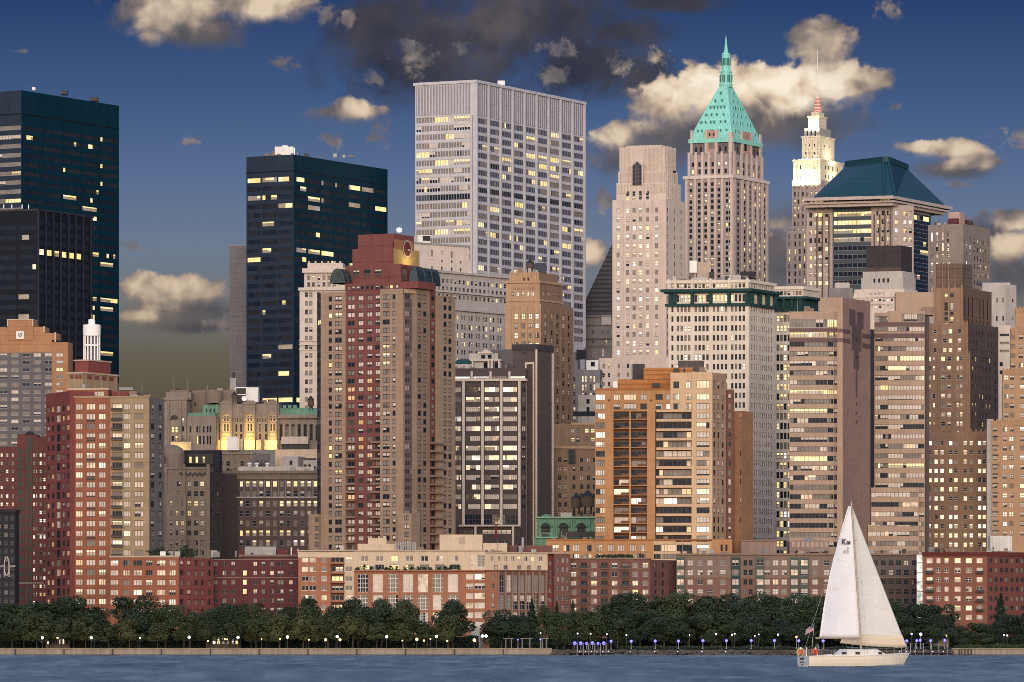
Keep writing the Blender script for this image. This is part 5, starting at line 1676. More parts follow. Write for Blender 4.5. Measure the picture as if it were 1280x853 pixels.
for u in [547.2 + 9 * i for i in range(11)]:
    b.strip(Lr, u - .8, u + .8, 388, 432, STONEL, out=.25, dep=.24, part="pilaster", solo=True, own=True)
L5 = Line(523, 1975, -40)
b.strip(L5, 513, 586, 305, 345, STONEW, [(cen([540.3, 564.8], 2.8), [(312, 320)], W13), ([(551.3, 553.5)], [(312.5, 317)], W13), (cen([540.3, 552.5, 564.8, 576], 2.4), [(323.5, 326.5), (332, 336.5)], W13b)], own=True, dep=14)
b.strip(L5, 512, 587, 303, 305.4, GREYM, out=.3, dep=14, part="coping", solo=True, own=True)
b.strip(Line(560, 1990, -40), 556, 588, 306, 320, STONEL, own=True, out=-3, dep=6, part="penthouse")
b.strip(Line(528, 1985, -20), 522, 538, 294, 304.5, WHITEM, dep=4, own=True, part="roof_unit", solo=True)
b.strip(Line(528, 1985, -20), 528.5, 537.5, 295, 301, DARKM, dep=.5, out=.3, own=True, part="roof_panel", solo=True)
b.done()

# ================================================================== 15 buff deco tower
b = Bld("office_tower", "buff art deco tower with a set-back crown, beside the dark pyramid roof", "tower", 676, 1900)
W15 = Win(2, 2, dict(blind=.4, litp=.35, curt=.1, dark=.15), FRB, rec=.3, k=10, seed=80)
W15s = Win(1, 2, dict(blind=.4, curt=.25, dark=.25, lit=.1), FRB, rec=.3, k=10, seed=81)
R15 = rows(395.5, 11.9, 17, 6.6)
bk = b.block(676, 1900, 12, 631, 716, 380, None, DECO, [(cen([645, 654, 663, 671.2], 4.4), R15, W15)], [(cen([682, 690, 697.2, 704.5, 711], 2.8), rows(394, 10.4, 24, 6), W15s)], matr=DECOB)  # right face's shade comes from a browner brick colour
for u in (649.5, 658.5, 667.2, 675.5, 640.5):
    b.strip(bk["L"], u - .7, u + .7, 383, None, DECO, out=.35, dep=.34, part="pilaster", solo=True, own=True)
for u in (678.5, 686, 693.5, 701, 708, 715):
    b.strip(bk["R"], u - .7, u + .7, 383, None, DECOB, out=.35, dep=.34, part="pilaster", solo=True, own=True)
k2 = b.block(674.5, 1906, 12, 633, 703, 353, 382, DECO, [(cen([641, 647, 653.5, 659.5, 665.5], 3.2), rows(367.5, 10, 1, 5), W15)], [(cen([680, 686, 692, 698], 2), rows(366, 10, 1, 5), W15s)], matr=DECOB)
b.ring(k2, 351, 353.8, .5, DECO)
b.ring(k2, 374.5, 376.5, .3, DECO)
g = b.solo("zigzag_frieze")
for i in range(11):
    x0, x1, x2 = 641 + i * 2.6, 642.3 + i * 2.6, 643.6 + i * 2.6
    P0, P1, P2 = (k2["L"].at(x, .08) for x in (x0, x1, x2))
    g.poly([(P0.x, P0.y, zz(362, 1906)), (P1.x, P1.y, zz(362, 1906)), (P1.x, P1.y, zz(356.6, 1906))], DECOB)
k3 = b.block(673.5, 1910, 12, 636.5, 697, 340.5, 354, DECO, [(cen([655, 660.3], 1.8), rows(350, 8, 1, 6), Win(1, 1, dict(dark=1), None, rec=.3, k=1))], matr=DECOB)
for u in (639, 645.5, 652, 658, 664, 670):
    b.strip(k3["L"], u - .8, u + .8, 339, 353, DECO, out=.4, dep=.39, part="buttress", solo=True, own=True)
b.box(669, 683, 329, 341, 1920, 5, wall_mat("dark tank house", (.05, .06, .085)))
b.clutter(k3["L"], 640, 670, 340.5, 6, out=-2, seed=25)
b.done()
water_tank(662.5, 341, 324.5, 1918, 10, "brown roof tank with conical lid on the buff deco tower")

# ================================================================== 16 dark pyramid roofed building
b = Bld("pyramid_roof_building", "grey stone building under a dark stepped pyramid roof, half hidden by the pink limestone tower", "skyscraper", 740, 2250)
L = Line(740, 2250, 6)
W16 = Win(1, 2, dict(dark=.55, curt=.35, lit=.1), FRG, rec=.35, k=8, seed=82)
GS = wall_mat("weathered grey stone", (.19, .175, .17), var=.3, stain=.25)
b.strip(L, 717, 846, 394.5, None, GS, [(cen([729.5, 741, 752.5, 760], 2.2), rows(416, 7, 1, 4.5), W16), (cen([719, 724, 729.5, 735, 741, 746.5, 752.5, 758], 2.2), rows(427.5, 8, 1, 4), W16), (cen([743.5, 756], 7.5), [(436, 446)], Win(3, 2, dict(refl=.3, curt=.4, blind=.3), FRG, rec=.3, k=3)), (cen([720, 728, 742, 756], 3), rows(455, 10, 5, 6), W16)], dep=45)
for v, o in ((395, .8), (405.5, .5), (422, 1.2), (432, .6)):
    b.strip(L, 716, 847, v - .7, v + 1.2, GS, out=o, dep=o + .5, part="cornice", solo=True)
b.strip(L, 752, 764, 394, 406, STONEL, out=.6, dep=.6, part="attic", solo=True)
g = b.solo("pyramid_roof")
A, B_ = L.at(723), L.at(843)
n = 14
bw = (B_ - A).length
for i in range(n):
    f0 = i / n * .86
    ins = bw / 2 * f0
    zb, zt = zz(394.5 - 122 * i / n, 2250), zz(394.5 - 122 * (i + 1) / n, 2250)
    f1 = bw / 2 * ((i + .85) / n * .86)
    q0 = [A + L.d * ins - L.n * ins, B_ - L.d * ins - L.n * ins, B_ - L.d * ins - L.n * (bw - ins), A + L.d * ins - L.n * (bw - ins)]
    q1 = [A + L.d * f1 - L.n * f1, B_ - L.d * f1 - L.n * f1, B_ - L.d * f1 - L.n * (bw - f1), A + L.d * f1 - L.n * (bw - f1)]
    vs = [(p.x, p.y, zb) for p in q0] + [(p.x, p.y, zt) for p in q1]
    g.faces(vs, [(0, 1, 5, 4), (1, 2, 6, 5), (2, 3, 7, 6), (3, 0, 4, 7), (4, 5, 6, 7)], PYR)
b.done()

# ================================================================== 17 pink limestone tower
b = Bld("office_tower", "pinkish limestone art deco tower with fluted crown and a tall pointed niche window", "skyscraper", 832, 2100)
W17 = Win(1, 2, dict(litp=.42, blind=.34, lit=.1, curt=.08, dark=.06), FRG, rec=.22, k=12, lit={15: .0}, seed=83)
W17s = Win(1, 2, dict(curt=.5, litp=.2, dark=.3), FRG, rec=.22, k=8, seed=84)
R17 = rows(262.5, 11.1, 20, 6.2)
C17 = cen([772.6, 784.5, 792.6, 800.8, 809.6, 820.8], 4)
bk = b.block(832.5, 2100, 14, 765.5, 857, 249, None, STONE, [(C17, R17, W17)], [(cen([834.8, 843.3, 851.6], 1.5), R17, W17s)])
k2 = b.block(832.3, 2102, 14, 770.5, 851, 228, 250, STONE, [(cen([784.3, 792.3, 800.4, 809.3], 3.6), [(238.3, 244.2), (245, 251.5)], Win(1, 2, dict(dark=.8, lit=.2), FRG, rec=.3, k=4))])
k3 = b.block(832, 2103.5, 14, 772.5, 847.5, 213.5, 229, STONE)
k4 = b.block(831.5, 2105, 14, 774.3, 845, 183.5, 214, STONE)
k5 = b.block(827, 2109, 14, 783, 840, 181.5, 184, STONE)
for (kk, va, vb_, out) in ((k4, 183, 214, .35), (k3, 214, 229, .45), (k2, 229, 249, .4)):
    a_u = {id(k4): (774.8, 831), id(k3): (773, 831.5), id(k2): (771, 831.8)}[id(kk)]
    nn = 17
    for i in range(nn):
        u = a_u[0] + (a_u[1] - a_u[0]) * (i + .5) / nn
        if 789.5 < u < 804 and va < 230:
            continue
        w_ = 1.0 if i % 2 else 1.5
        b.strip(kk["L"], u - w_ / 2, u + w_ / 2, va + (i % 3) * .7, vb_ + (2 if kk is not k2 else -8), STONE, out=out, dep=out - .01, part="flute", solo=True, own=True)
    for i in range(5):
        u = 834 + i * 2.4
        b.strip(kk["R"], u - .6, u + .6, va + (i % 2), vb_, STONE, out=out, dep=out - .01, part="flute", own=True)
# pointed niche window
b.strip(k2["L"], 789.6, 804, 204.5, 231, STONE, out=.5, dep=5, part="niche_surround", solo=True, own=True)
g = b.solo("niche_window")
Ln = k2["L"]
def pt(u, v, o=.4):
    p_ = Ln.at(u, o + .2)
    return (p_.x, p_.y, zz(v, 2102))
for (pts, mat, o) in (([(790.8, 230.5), (802.8, 230.5), (802.8, 206), (796.8, 200.5), (790.8, 206)], STONEG, .5), ([(792, 230.5), (801.7, 230.5), (801.7, 207), (796.8, 202.6), (792, 207)], GLASS, .62)):
    g.poly([pt(u, v, o) for u, v in pts], mat)
for u in (794.5, 796.8, 799.2):
    a0, a1 = Vector(pt(u, 230, .7)), Vector(pt(u, 204.5, .7))
    g.tube(a0, a1, .16, .16, STONEG, 5)
for v in (211, 216, 221, 226):
    g.tube(Vector(pt(792.2, v, .7)), Vector(pt(801.5, v, .7)), .12, .12, STONEG, 5)
b.strip(k4["R"], 839, 842.6, 212, 231, DARKM, out=.9, dep=.08, part="niche_window", solo=True, own=True)
for u in (778.5, 788.5, 796.7, 805.2, 815.2, 827):
    b.strip(bk["L"], u - .8, u + .8, 250, None, STONE, out=.25, dep=.24, part="flute", solo=True, own=True)
# lower wing
Lw = Line(840, 2096, 14)
W17w = Win(1, 2, dict(dark=.5, curt=.2, lit=.3), FRG, rec=.3, k=8, seed=85)
b.strip(Lw, 748.5, 840, 447.5, None, STONE, [(cen([754.5, 761.2, 773.4, 785], 3), rows(457, 11.2, 6, 5.6), W17w)], dep=8)
b.done()

# ================================================================== 18 turquoise pyramid tower
b = Bld("office_tower", "gothic stone tower under a steep turquoise copper pyramid roof and needle spire", "skyscraper", 915, 2350)
ST18 = wall_mat("mauve limestone", (.54, .44, .39), var=.2)
W18 = Win(1, 1, dict(dark=.72, dim=.12, lit=.13, litp=.03), FRD, rec=.35, k=10, lit={7: .3}, seed=86)
R18 = rows(229.5, 7.25, 17, 4.6)
C18l, C18r = cen([863.4, 874, 882, 890.3, 898.6], 3.4) + [(907, 910), (910.8, 913.6)], cen([923, 931, 937.6, 944, 949.8, 955.6], 2.6)
SP = wall_mat("grey spandrel stone", (.36, .30, .285))
bk = b.block(915.5, 2350, 22, 856.5, 959, 219, None, SP, [(C18l, R18, W18)], [(C18r, R18, W18)])
def piers2(bk, usl, usr, va, vb_, wl, wr, out, mat):
    for u in usl:
        b.strip(bk["L"], u - wl / 2, u + wl / 2, va, vb_, mat, out=out, dep=out - .01, part="pier", solo=True, own=True)
    for u in usr:
        b.strip(bk["R"], u - wr / 2, u + wr / 2, va, vb_, mat, out=out, dep=out - .01, part="pier", solo=True, own=True)
piers2(bk, (858.3, 869, 878, 886.2, 894.4, 903, 914.6), (917.5, 927.5, 934.5, 941, 947, 952.8, 958.2), 219, None, 3.2, 2.2, .5, ST18)
b.ring(bk, 218.5, 222.5, .8, wall_mat("pale belt course", (.60, .53, .48)))
for v in (251, 262, 273):
    b.ring(bk, v, v + 3, .3, wall_mat("pale belt course", (.60, .53, .48))) if v in () else None
k2 = b.block(915.2, 2352, 22, 860, 954.5, 192, 220, SP, [(cen([866, 874.3, 882.5, 890.7, 898.6, 907], 3), rows(204.5, 9, 2, 6), W18)], [(cen([923, 930, 936.3, 942.5, 948.6], 2.4), rows(204.5, 9, 2, 6), W18)])
piers2(k2, (861.5, 870, 878.3, 886.4, 894.5, 902.7, 913), (917.5, 926.5, 933.2, 939.4, 945.6, 952), 189, 219, 3, 2.2, .5, ST18)
k3 = b.block(914.8, 2354, 22, 864, 950.5, 176, 193, wall_mat("dusky stone", (.15, .13, .14)), [(cen([870, 876, 900, 907], 2.4), rows(186, 8, 1, 7), W18)], [(cen([922, 929, 943, 947], 1.8), rows(186, 8, 1, 7), W18)])
piers2(k3, (865, 882.8, 896.2), (926.5, 937.5, 949.5), 161.5, 192, 2.6, 1.8, .8, ST18)
b.strip(k3["L"], 882, 897, 162, 192, wall_mat("rosy stone dormer", (.42, .27, .23)), [(cen([887, 892], 2.2), [(165.5, 169.5)], W18), ([(886.5, 892.5)], [(175, 186)], Win(2, 2, dict(lit=.5, curt=.5), FRD, rec=.4, k=2))], out=.6, dep=5, part="wall_dormer", solo=True, own=True)
b.strip(k3["R"], 927, 937, 162, 192, wall_mat("rosy stone dormer", (.42, .27, .23)), [(cen([930, 934], 1.6), [(165.5, 169.5)], W18), ([(930.5, 934)], [(175, 186)], W18)], out=.6, dep=5, part="wall_dormer", solo=True, own=True)
b.strip(k3["L"], 911.5, 916, 165, 192, ST18, out=.9, dep=3, part="corner_turret", solo=True, own=True)
# turquoise cornice and roof
b.ring(k3, 172.5, 177.6, .9, COPPERT)
A, C, B_, D = k3["A"], k3["C"], k3["B"], k3["D"]
cc = (A + C + B_ + D) / 4
rf = b.solo("pyramid_roof")
prof = [(1.0, 176.5), (1.0, 172.6), (.93, 166), (.82, 157), (.62, 141), (.40, 124), (.20, 108.5)]
def sq(f, v):
    return [((cc + (p - cc) * f).x, (cc + (p - cc) * f).y, zz(v, 2370)) for p in (A, C, B_, D)]
kz = (VH - 172.6)
rings = [sq(f, v) for f, v in prof]
for r0, r1 in zip(rings, rings[1:]):
    for i in range(4):
        rf.poly([r0[i], r0[(i + 1) % 4], r1[(i + 1) % 4], r1[i]], COPPERT)
# roof dormers
DK = wall_mat("dark dormer opening", (.05, .17, .155))
for (f, v, ts) in ((.93, 167, (.12, .22, .42, .5, .62, .72, .88)), (.80, 155.5, (.1, .24, .4, .5, .7, .84)), (.68, 146, (.15, .34, .54, .78)), (.56, 136, (.2, .35, .5, .65, .8)), (.45, 127.5, (.3, .66)), (.33, 117.5, (.5,))):
    r0 = [cc + (p - cc) * f for p in (A, C, B_, D)]
    for e in ((0, 1), (1, 2)):
        p0, p1 = r0[e[0]], r0[e[1]]
        dd = (p1 - p0).normalized()
        nn_ = Vector((dd.y, -dd.x))
        for t_ in ts:
            q_ = p0.lerp(p1, t_)
            z = zz(v, 2370)
            a_ = q_ - dd * .55 + nn_ * .35
            e_ = q_ + dd * .55 + nn_ * .35
            g = b.solo("dormer")
            g.prism([a_, e_, e_ - nn_ * 2.2, a_ - nn_ * 2.2], z - 1.0, z + .9, COPPERT)
            a2, e2 = a_ + dd * .2 + nn_ * .03, e_ - dd * .2 + nn_ * .03
            g.poly([(a2.x, a2.y, z - .8), (e2.x, e2.y, z - .8), (e2.x, e2.y, z + .65), (a2.x, a2.y, z + .65)], DK)
ln = b.solo("lantern")
def oct_(r0px, r1px, v0, v1, mb, mat=COPPERT, n=8):
    mb.lathe((cc.x, cc.y), [(r0px / F * 2370, zz(v0, 2370)), (r1px / F * 2370, zz(v1, 2370))], mat, n, PI / 8)
oct_(8.6, 8.0, 109, 90, ln)
oct_(9.0, 9.0, 107, 105.6, ln)
oct_(8.6, 8.6, 90.8, 89, ln)
oct_(6.4, 5.6, 89, 68, ln)
oct_(6.2, 6.2, 87, 85.5, ln)
oct_(6.0, 5.2, 68.5, 66.5, ln)
for i in range(8):
    for (rp, v0, v1) in ((8.35, 103, 94), (6.1, 82, 73)):
        a_ = PI / 8 + (i + .5) * PI / 4
        r_ = rp * math.cos(PI / 8) / F * 2370 + .12
        g = b.solo("lantern_opening")
        ctr = Vector((cc.x + r_ * math.cos(a_), cc.y + r_ * math.sin(a_)))
        tt = Vector((-math.sin(a_), math.cos(a_)))
        for sgn in (-.5, .5):
            c2 = ctr + tt * sgn * (1.6 if rp > 7 else 1.1)
            g.poly([(c2.x - tt.x * .3, c2.y - tt.y * .3, zz(v0, 2370)), (c2.x + tt.x * .3, c2.y + tt.y * .3, zz(v0, 2370)), (c2.x + tt.x * .3, c2.y + tt.y * .3, zz(v1, 2370)), (c2.x - tt.x * .3, c2.y - tt.y * .3, zz(v1, 2370))], DK)
sp = b.solo("spire")
oct_(3.4, 2.0, 67, 60, sp)
oct_(2.0, .35, 60, 45, sp)
b.done()

# ================================================================== 19 floodlit crown tower
b = Bld("office_tower", "slender tower with a floodlit pale yellow wedding cake crown and red and white mast", "skyscraper", 1018, 2450)
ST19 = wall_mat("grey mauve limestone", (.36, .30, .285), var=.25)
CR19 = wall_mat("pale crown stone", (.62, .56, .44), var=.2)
W19 = Win(1, 2, dict(dark=.25, curt=.4, lit=.3, litp=.05), FRD, rec=.3, k=8, seed=88)
k0 = b.block(1026, 2450, 20, 983, 1052, 288, None, ST19, [(cen([986.5, 994, 999.8, 1005.5, 1011, 1017, 1022.5], 2), rows(295, 9.3, 10, 6), W19)], [])
k1 = b.block(1026, 2453, 20, 990, 1053.5, 225, 290, ST19, [(cen([993.5, 998, 1003.6, 1009, 1014.5, 1020], 2), rows(233, 9.2, 7, 5.6), W19)], [(cen([1031, 1037, 1043, 1049], 1.5), rows(233, 9.2, 7, 5.6), W19)])
for kk, us, va, vb_ in ((k0, (984.5, 990.5, 997, 1002.6, 1008.2, 1014, 1020, 1025), 289, None), (k1, (991.2, 995.8, 1001, 1006.4, 1011.8, 1017.2, 1023, 1025.4), 226, 289)):
    for u in us:
        b.strip(kk["L"], u - .8, u + .8, va, vb_, ST19, out=.5, dep=.49, part="pier", solo=True, own=True)
WC = Win(1, 2, dict(dark=.8, lit=.2), FRD, rec=.3, k=3, seed=89)
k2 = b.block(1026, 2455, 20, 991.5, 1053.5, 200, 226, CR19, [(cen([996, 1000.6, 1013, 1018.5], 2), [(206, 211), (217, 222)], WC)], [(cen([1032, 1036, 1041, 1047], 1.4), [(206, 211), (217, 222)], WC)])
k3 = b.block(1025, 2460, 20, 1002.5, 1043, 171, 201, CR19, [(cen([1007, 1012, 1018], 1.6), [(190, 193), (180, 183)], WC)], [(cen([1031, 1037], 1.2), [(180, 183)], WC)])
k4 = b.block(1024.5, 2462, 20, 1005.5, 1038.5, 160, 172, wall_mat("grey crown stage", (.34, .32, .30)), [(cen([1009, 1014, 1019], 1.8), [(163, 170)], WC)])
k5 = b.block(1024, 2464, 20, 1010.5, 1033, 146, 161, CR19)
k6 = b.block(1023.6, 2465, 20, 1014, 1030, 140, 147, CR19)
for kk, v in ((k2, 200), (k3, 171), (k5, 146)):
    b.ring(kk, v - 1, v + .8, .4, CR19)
for kk, us, va, vb_ in ((k2, (993, 998.4, 1003, 1009, 1015.6, 1021, 1025), 198, 226), (k3, (1003.5, 1009.6, 1015, 1021, 1024.5), 169.5, 200), (k5, (1011.5, 1016, 1020.5, 1023.5), 144.6, 160)):
    for u in us:
        b.strip(kk["L"], u - .7, u + .7, va, vb_, CR19, out=.5, dep=.49, part="pier", solo=True, own=True)
p = px(1022, 2474)
g = b.solo("mast_base")
g.lathe((p.x, p.y), [(2.0, zz(140, 2474)), (1.5, zz(133, 2474)), (.9, zz(123, 2474)), (.5, zz(122, 2474))], wall_mat("red beacon lattice", (.55, .24, .19), joint=1.6, jw=.6, jd=2.6), 10)
g = b.solo("mast")
g.tube((p.x, p.y, zz(122.5, 2474)), (p.x, p.y, zz(64, 2474)), .32, .14, WHITEM, 8)
g.lathe((p.x, p.y), [(.1, zz(64.2, 2474)), (.38, zz(63.6, 2474)), (.1, zz(62.8, 2474))], WHITEM, 8)
for (kk, uL, v, e, sz) in ((k2, (997, 1008, 1020), 228, 1500, 4), (k3, (1007, 1015, 1023), 202.5, 1500, 3), (k5, (1014, 1021), 161.5, 800, 2)):
    for u in uL:
        l_ = bpy.data.lights.new("floodlight", "AREA")
        l_.energy, l_.color, l_.size = e, (1, .88, .54), sz
        o = bpy.data.objects.new("floodlight", l_)
        COL.objects.link(o)
        o.parent = b.root
        q_ = kk["L"].at(u, 4.2)
        o.location = Vector((q_.x, q_.y, zz(v, kk["Y"]))) - b.org
        o.rotation_euler = Vector((-kk["L"].n.x * .8, -kk["L"].n.y * .8, 1)).to_track_quat("-Z", "Y").to_euler()
for (kk, u, v, e) in ((k2, 1040, 228, 1500), (k3, 1034, 202.5, 1400)):
    l_ = bpy.data.lights.new("floodlight", "AREA")
    l_.energy, l_.color, l_.size = e, (1, .88, .54), 3
    o = bpy.data.objects.new("floodlight", l_)
    COL.objects.link(o)
    o.parent = b.root
    q_ = kk["R"].at(u, 4.2)
    o.location = Vector((q_.x, q_.y, zz(v, kk["Y"]))) - b.org
    o.rotation_euler = Vector((-kk["R"].n.x * .8, -kk["R"].n.y * .8, 1)).to_track_quat("-Z", "Y").to_euler()
b.done()

# ================================================================== 20 teal hip roof office
b = Bld("office_tower", "wide stone and glass office tower under a big dark teal hipped roof", "skyscraper", 1120, 2250)
ST20 = wall_mat("beige granite panel", (.44, .36, .32), var=.15)
BG20 = wall_mat("deep blue spandrel glass", (.012, .03, .05), rough=.3, spec=.5)
W20g = Win(10, 1, dict(dark=.34, lit=.42, litp=.16, curt=.08), GREYM, rec=.15, run=True, k=12, fw=.2, name="ribbon_window", lit={}, seed=90)
W20d = Win(8, 1, dict(dark=.93, litd=.05, lit=.02), GREYM, rec=.15, run=True, k=8, fw=.12, name="ribbon_window", seed=91)
W20s = Win(2, 1, dict(litp=.42, blind=.2, dark=.22, lit=.16), FRD, rec=.25, k=12, seed=92)
bk = b.block(1116, 2250, 18, 1009, 1162, 252, None, ST20, [], [])
L, Rr2 = bk["L"], bk["R"]
R20 = rows(266.5, 10.7, 9, 6)
b.strip(L, 1009, 1041, 256, None, ST20, [(cen([1013.4, 1019.5], 3.4), R20, W20s), (cen([1025, 1033.5], 4.4), R20, W20s)], out=.5, dep=.6, part="bay", solo=False, own=True)
b.strip(L, 1041, 1090, 258, None, BG20, [([(1042, 1089.5)], [R20[0], R20[1], R20[2], R20[3]], W20g), ([(1042, 1089.5)], R20[4:], W20d)], out=.4, dep=.5, part="glass_bay", solo=True, own=True)
b.strip(L, 1090, 1116, 256, None, ST20, [(cen([1097.5, 1104, 1110.5], 4), R20, W20s)], out=1.2, dep=1.3, part="bay", own=True)
b.strip(Line(1116, 2247, -28), 1116, 1142, 256, None, ST20, [(cen([1120.5, 1131.5, 1138], 4), R20, Win(2, 1, dict(litp=.4, lit=.3, blind=.3), FRD, rec=.25, k=8))], out=0, dep=4, part="bay", own=True)
b.strip(Rr2, 1141, 1162, 262, None, BG20, [([(1142.5, 1161.5)], rows(267, 10.7, 9, 6.5), Win(5, 1, dict(dark=.6, lit=.3, curt=.1), GREYM, rec=.1, run=True, k=8, name="ribbon_window"))], out=.5, dep=.5, part="glass_bay", solo=True, own=True)
for u in (1022.2, 1029, 1037.2, 1094, 1100.8, 1107.2, 1114):
    b.strip(L, u - .6, u + .6, 268, None, wall_mat("brown granite shaft", (.13, .09, .08)), out=1.9, dep=.6, part="column", solo=True, own=True)
kc = b.block(1116, 2243, 18, 1005.5, 1182, 251, 257, ST20)
ke = b.block(1116, 2240, 18, 1004, 1191, 244.5, 248.5, wall_mat("pale eaves stone", (.46, .38, .35)), part="eaves")
kg = b.block(1116, 2244, 18, 1008, 1180, 248.5, 251.2, SP, [([(1012, 1050), (1054, 1112)], [(248.9, 251)], Win(24, 1, dict(dark=.6, curt=.2, lit=.2), ST20, rec=.2, k=3, fw=.3, name="ribbon_window"))], part="gallery")
b.ring(kc, 251, 253.2, 1.2, wall_mat("pale eaves stone", (.46, .38, .35)))
# hipped roof
Lr_, Rt = Line(1116, 2246, 18), Line(1116, 2246, -62)
C = Lr_.at(1116)
A, B_ = Lr_.at(1016), Rt.at(1182)
D = A + B_ - C
z0 = zz(245, 2246)
# ridge corners
top_v = 201
Yt = 2262
TA, TC, TB = px(1058, 2285), px(1109, Yt), px(1134, 2300)
TD = TA + TB - TC
z1 = zz(top_v, Yt)
ch = .10
def chamf(A, C, B, D, f):
    return [A, C + (A - C) * f, C + (B - C) * f * .45, B, D]
lo = chamf(A, C, B_, D, ch)
hi = chamf(TA, TC, TB, TD, ch)
g = b.solo("hipped_roof")
n5 = 5
g.faces([(p.x, p.y, z0) for p in lo] + [(p.x, p.y, z1) for p in hi], [(i, (i + 1) % n5, n5 + (i + 1) % n5, n5 + i) for i in range(n5)] + [(5, 6, 7, 8, 9)], TEALR)
g = b.solo("roof_crest")
def outw(ps, f):
    c0 = sum(ps, Vector((0, 0))) / len(ps)
    return [c0 + (p - c0) * f for p in ps]
g.prism(outw(hi, 1.05), z1 - .4, zz(195.5, Yt), TEALR, TEALR)
for a_, e_ in ((lo[1], hi[1]), (lo[2], hi[2])):
    g = b.solo("hip_rib")
    g.tube((a_.x, a_.y, z0 + .1), (e_.x, e_.y, z1 + .1), .7, .7, TEALR, 6)
b.done()

# ================================================================== 21 grey stone block
b = Bld("office_building", "plain grey brown stone block with tall slot windows, right of the teal hipped roof", "office building", 1204, 2150)
W21 = Win(1, 2, dict(litp=.4, blind=.25, curt=.2, dark=.15), FRD, rec=.3, k=10, seed=93)
W21r = Win(1, 2, dict(blind=.45, litp=.3, dark=.25), FRD, rec=.3, k=8, seed=94)
G21 = wall_mat("grey brown limestone", (.245, .20, .175), var=.25)
bk = b.block(1204, 2150, 26, 1160, 1237.5, 280, None, G21, [(cen([1164.5, 1171.3, 1178.3], 2.6), [(289, 301), (302.5, 313)], W21), (cen([1185], 2.4), [(289, 296), (298, 302), (304, 308), (309, 314)], W21), (cen([1164.5, 1171.3, 1178.3, 1185.5], 3), rows(319, 10.3, 6, 5), W21)],
             [(cen([1208.5, 1213], 1.8), rows(297, 10.4, 7, 6), W21), (cen([1218.5, 1222.2, 1225.8, 1229.2, 1232.6, 1235.4], 1.5), rows(300, 10.2, 7, 6), W21r)])
for u in (1168, 1174.8, 1181.8):
    b.strip(bk["L"], u - .8, u + .8, 280.5, 316, G21, out=.35, dep=.34, part="pier", solo=True, own=True)
b.strip(bk["L"], 1180, 1194, 265.5, 281, wall_mat("rosy penthouse wall", (.42, .30, .26)), dep=6, out=-5, part="penthouse", solo=True)
b.strip(bk["R"], 1207, 1222, 272, 281, DKRED2, dep=4, out=-4, part="penthouse", solo=True, own=True)
b.clutter(bk["L"], 1163, 1200, 280, 6, out=-3, seed=26)
b.clutter(bk["R"], 1208, 1234, 281, 5, out=-3, seed=27)
b.done()

# ================================================================== 22 mausoleum topped building
b = Bld("office_tower", "pale stepped stone tower top carrying a dark box, in front of the teal roofed tower", "tower", 1126, 2080)
W22 = Win(1, 1, dict(dark=1), FRD, rec=.4, k=1, seed=95)
W22b = Win(1, 2, dict(litp=.4, blind=.4, dark=.2), FRG, rec=.3, k=6, seed=96)
kx = b.block(1126.5, 2086, 16, 1082.5, 1140, 307, 339, wall_mat("dark box cladding", (.042, .036, .042), vjoint=2.2, joint=2.6, jw=.15), part="plant_box")
b.strip(kx["L"], 1082.5, 1126.5, 334, 339, wall_mat("bronze vent band", (.085, .06, .055), vjoint=1.0), out=.1, dep=.09, part="vent_band", solo=True, own=True)
k1 = b.block(1128, 2082, 16, 1078.5, 1143, 339, 347, STONEL)
k2 = b.block(1128.5, 2081, 16, 1076.5, 1144.5, 347, 361, STONEL, [(cen([1093, 1098.8, 1104.5, 1110.2], 2.6), [(346.5 + 1.2, 353)], W22)], [(cen([1131, 1134, 1137, 1140], .9), [(347.8, 350.5)], W22)])
k3 = b.block(1130, 2079, 16, 1068, 1147, 361, 365, STONEW)
k4 = b.block(1131, 2078, 16, 1067, 1172, 365, None, STONEW, [(cen([1089, 1094, 1099, 1104], 3.4), [(364.2 + 1.3, 367.8)], W22b), (cen([1080 + 5 * i for i in range(10)], 3), [(373, 376.5), (381.5, 385)], W22b)], [(cen([1134, 1138, 1142, 1146, 1150, 1154, 1158], 2), [(373, 376.5), (381.5, 385)], W22b)])
b.ring(k4, 370, 371.6, .4, STONEW)
b.ring(k4, 378.5, 380, .3, STONEW)
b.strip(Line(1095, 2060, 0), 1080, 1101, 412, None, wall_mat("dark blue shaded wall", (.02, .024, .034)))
b.done()

# ================================================================== 23 white building with green cornice (two wings)
b = Bld("office_building", "white terracotta office with a bracketed dark green cornice, behind the orange apartment tower", "office building", 936, 1850)
W23 = Win(1, 2, dict(dark=.4, curt=.3, blind=.16, litp=.08, lit=.06), FRD, rec=.35, k=14, seed=97)
W23s = Win(1, 2, dict(dark=.32, curt=.5, blind=.18), FRG, rec=.3, k=10, seed=98)
W23w = Win(1, 2, dict(lit=.5, litp=.3, dark=.2), FRD, rec=.4, k=8, seed=99)
def grp(u0, u1, n, w_):
    p_ = (u1 - u0 - w_) / (n - 1)
    return [(u0 + p_ * i, u0 + p_ * i + w_) for i in range(n)]
CF = grp(846, 863, 4, 3) + grp(868.2, 885.8, 4, 3) + grp(891, 909, 4, 3) + grp(913.8, 931.2, 4, 3) + cen([840.5], 2.6)
CS = grp(938.8, 946.4, 4, 1.4) + grp(948.6, 956.4, 4, 1.4) + grp(958, 965.6, 4, 1.4)
R23 = rows(386, 12.05, 26, 7)
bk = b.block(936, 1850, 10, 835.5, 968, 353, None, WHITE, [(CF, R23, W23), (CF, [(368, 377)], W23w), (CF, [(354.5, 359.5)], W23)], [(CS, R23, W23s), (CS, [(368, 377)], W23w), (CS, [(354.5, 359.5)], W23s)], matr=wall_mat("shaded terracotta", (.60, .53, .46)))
b.ring(bk, 349.8, 353.4, .6, WHITE, part="parapet")
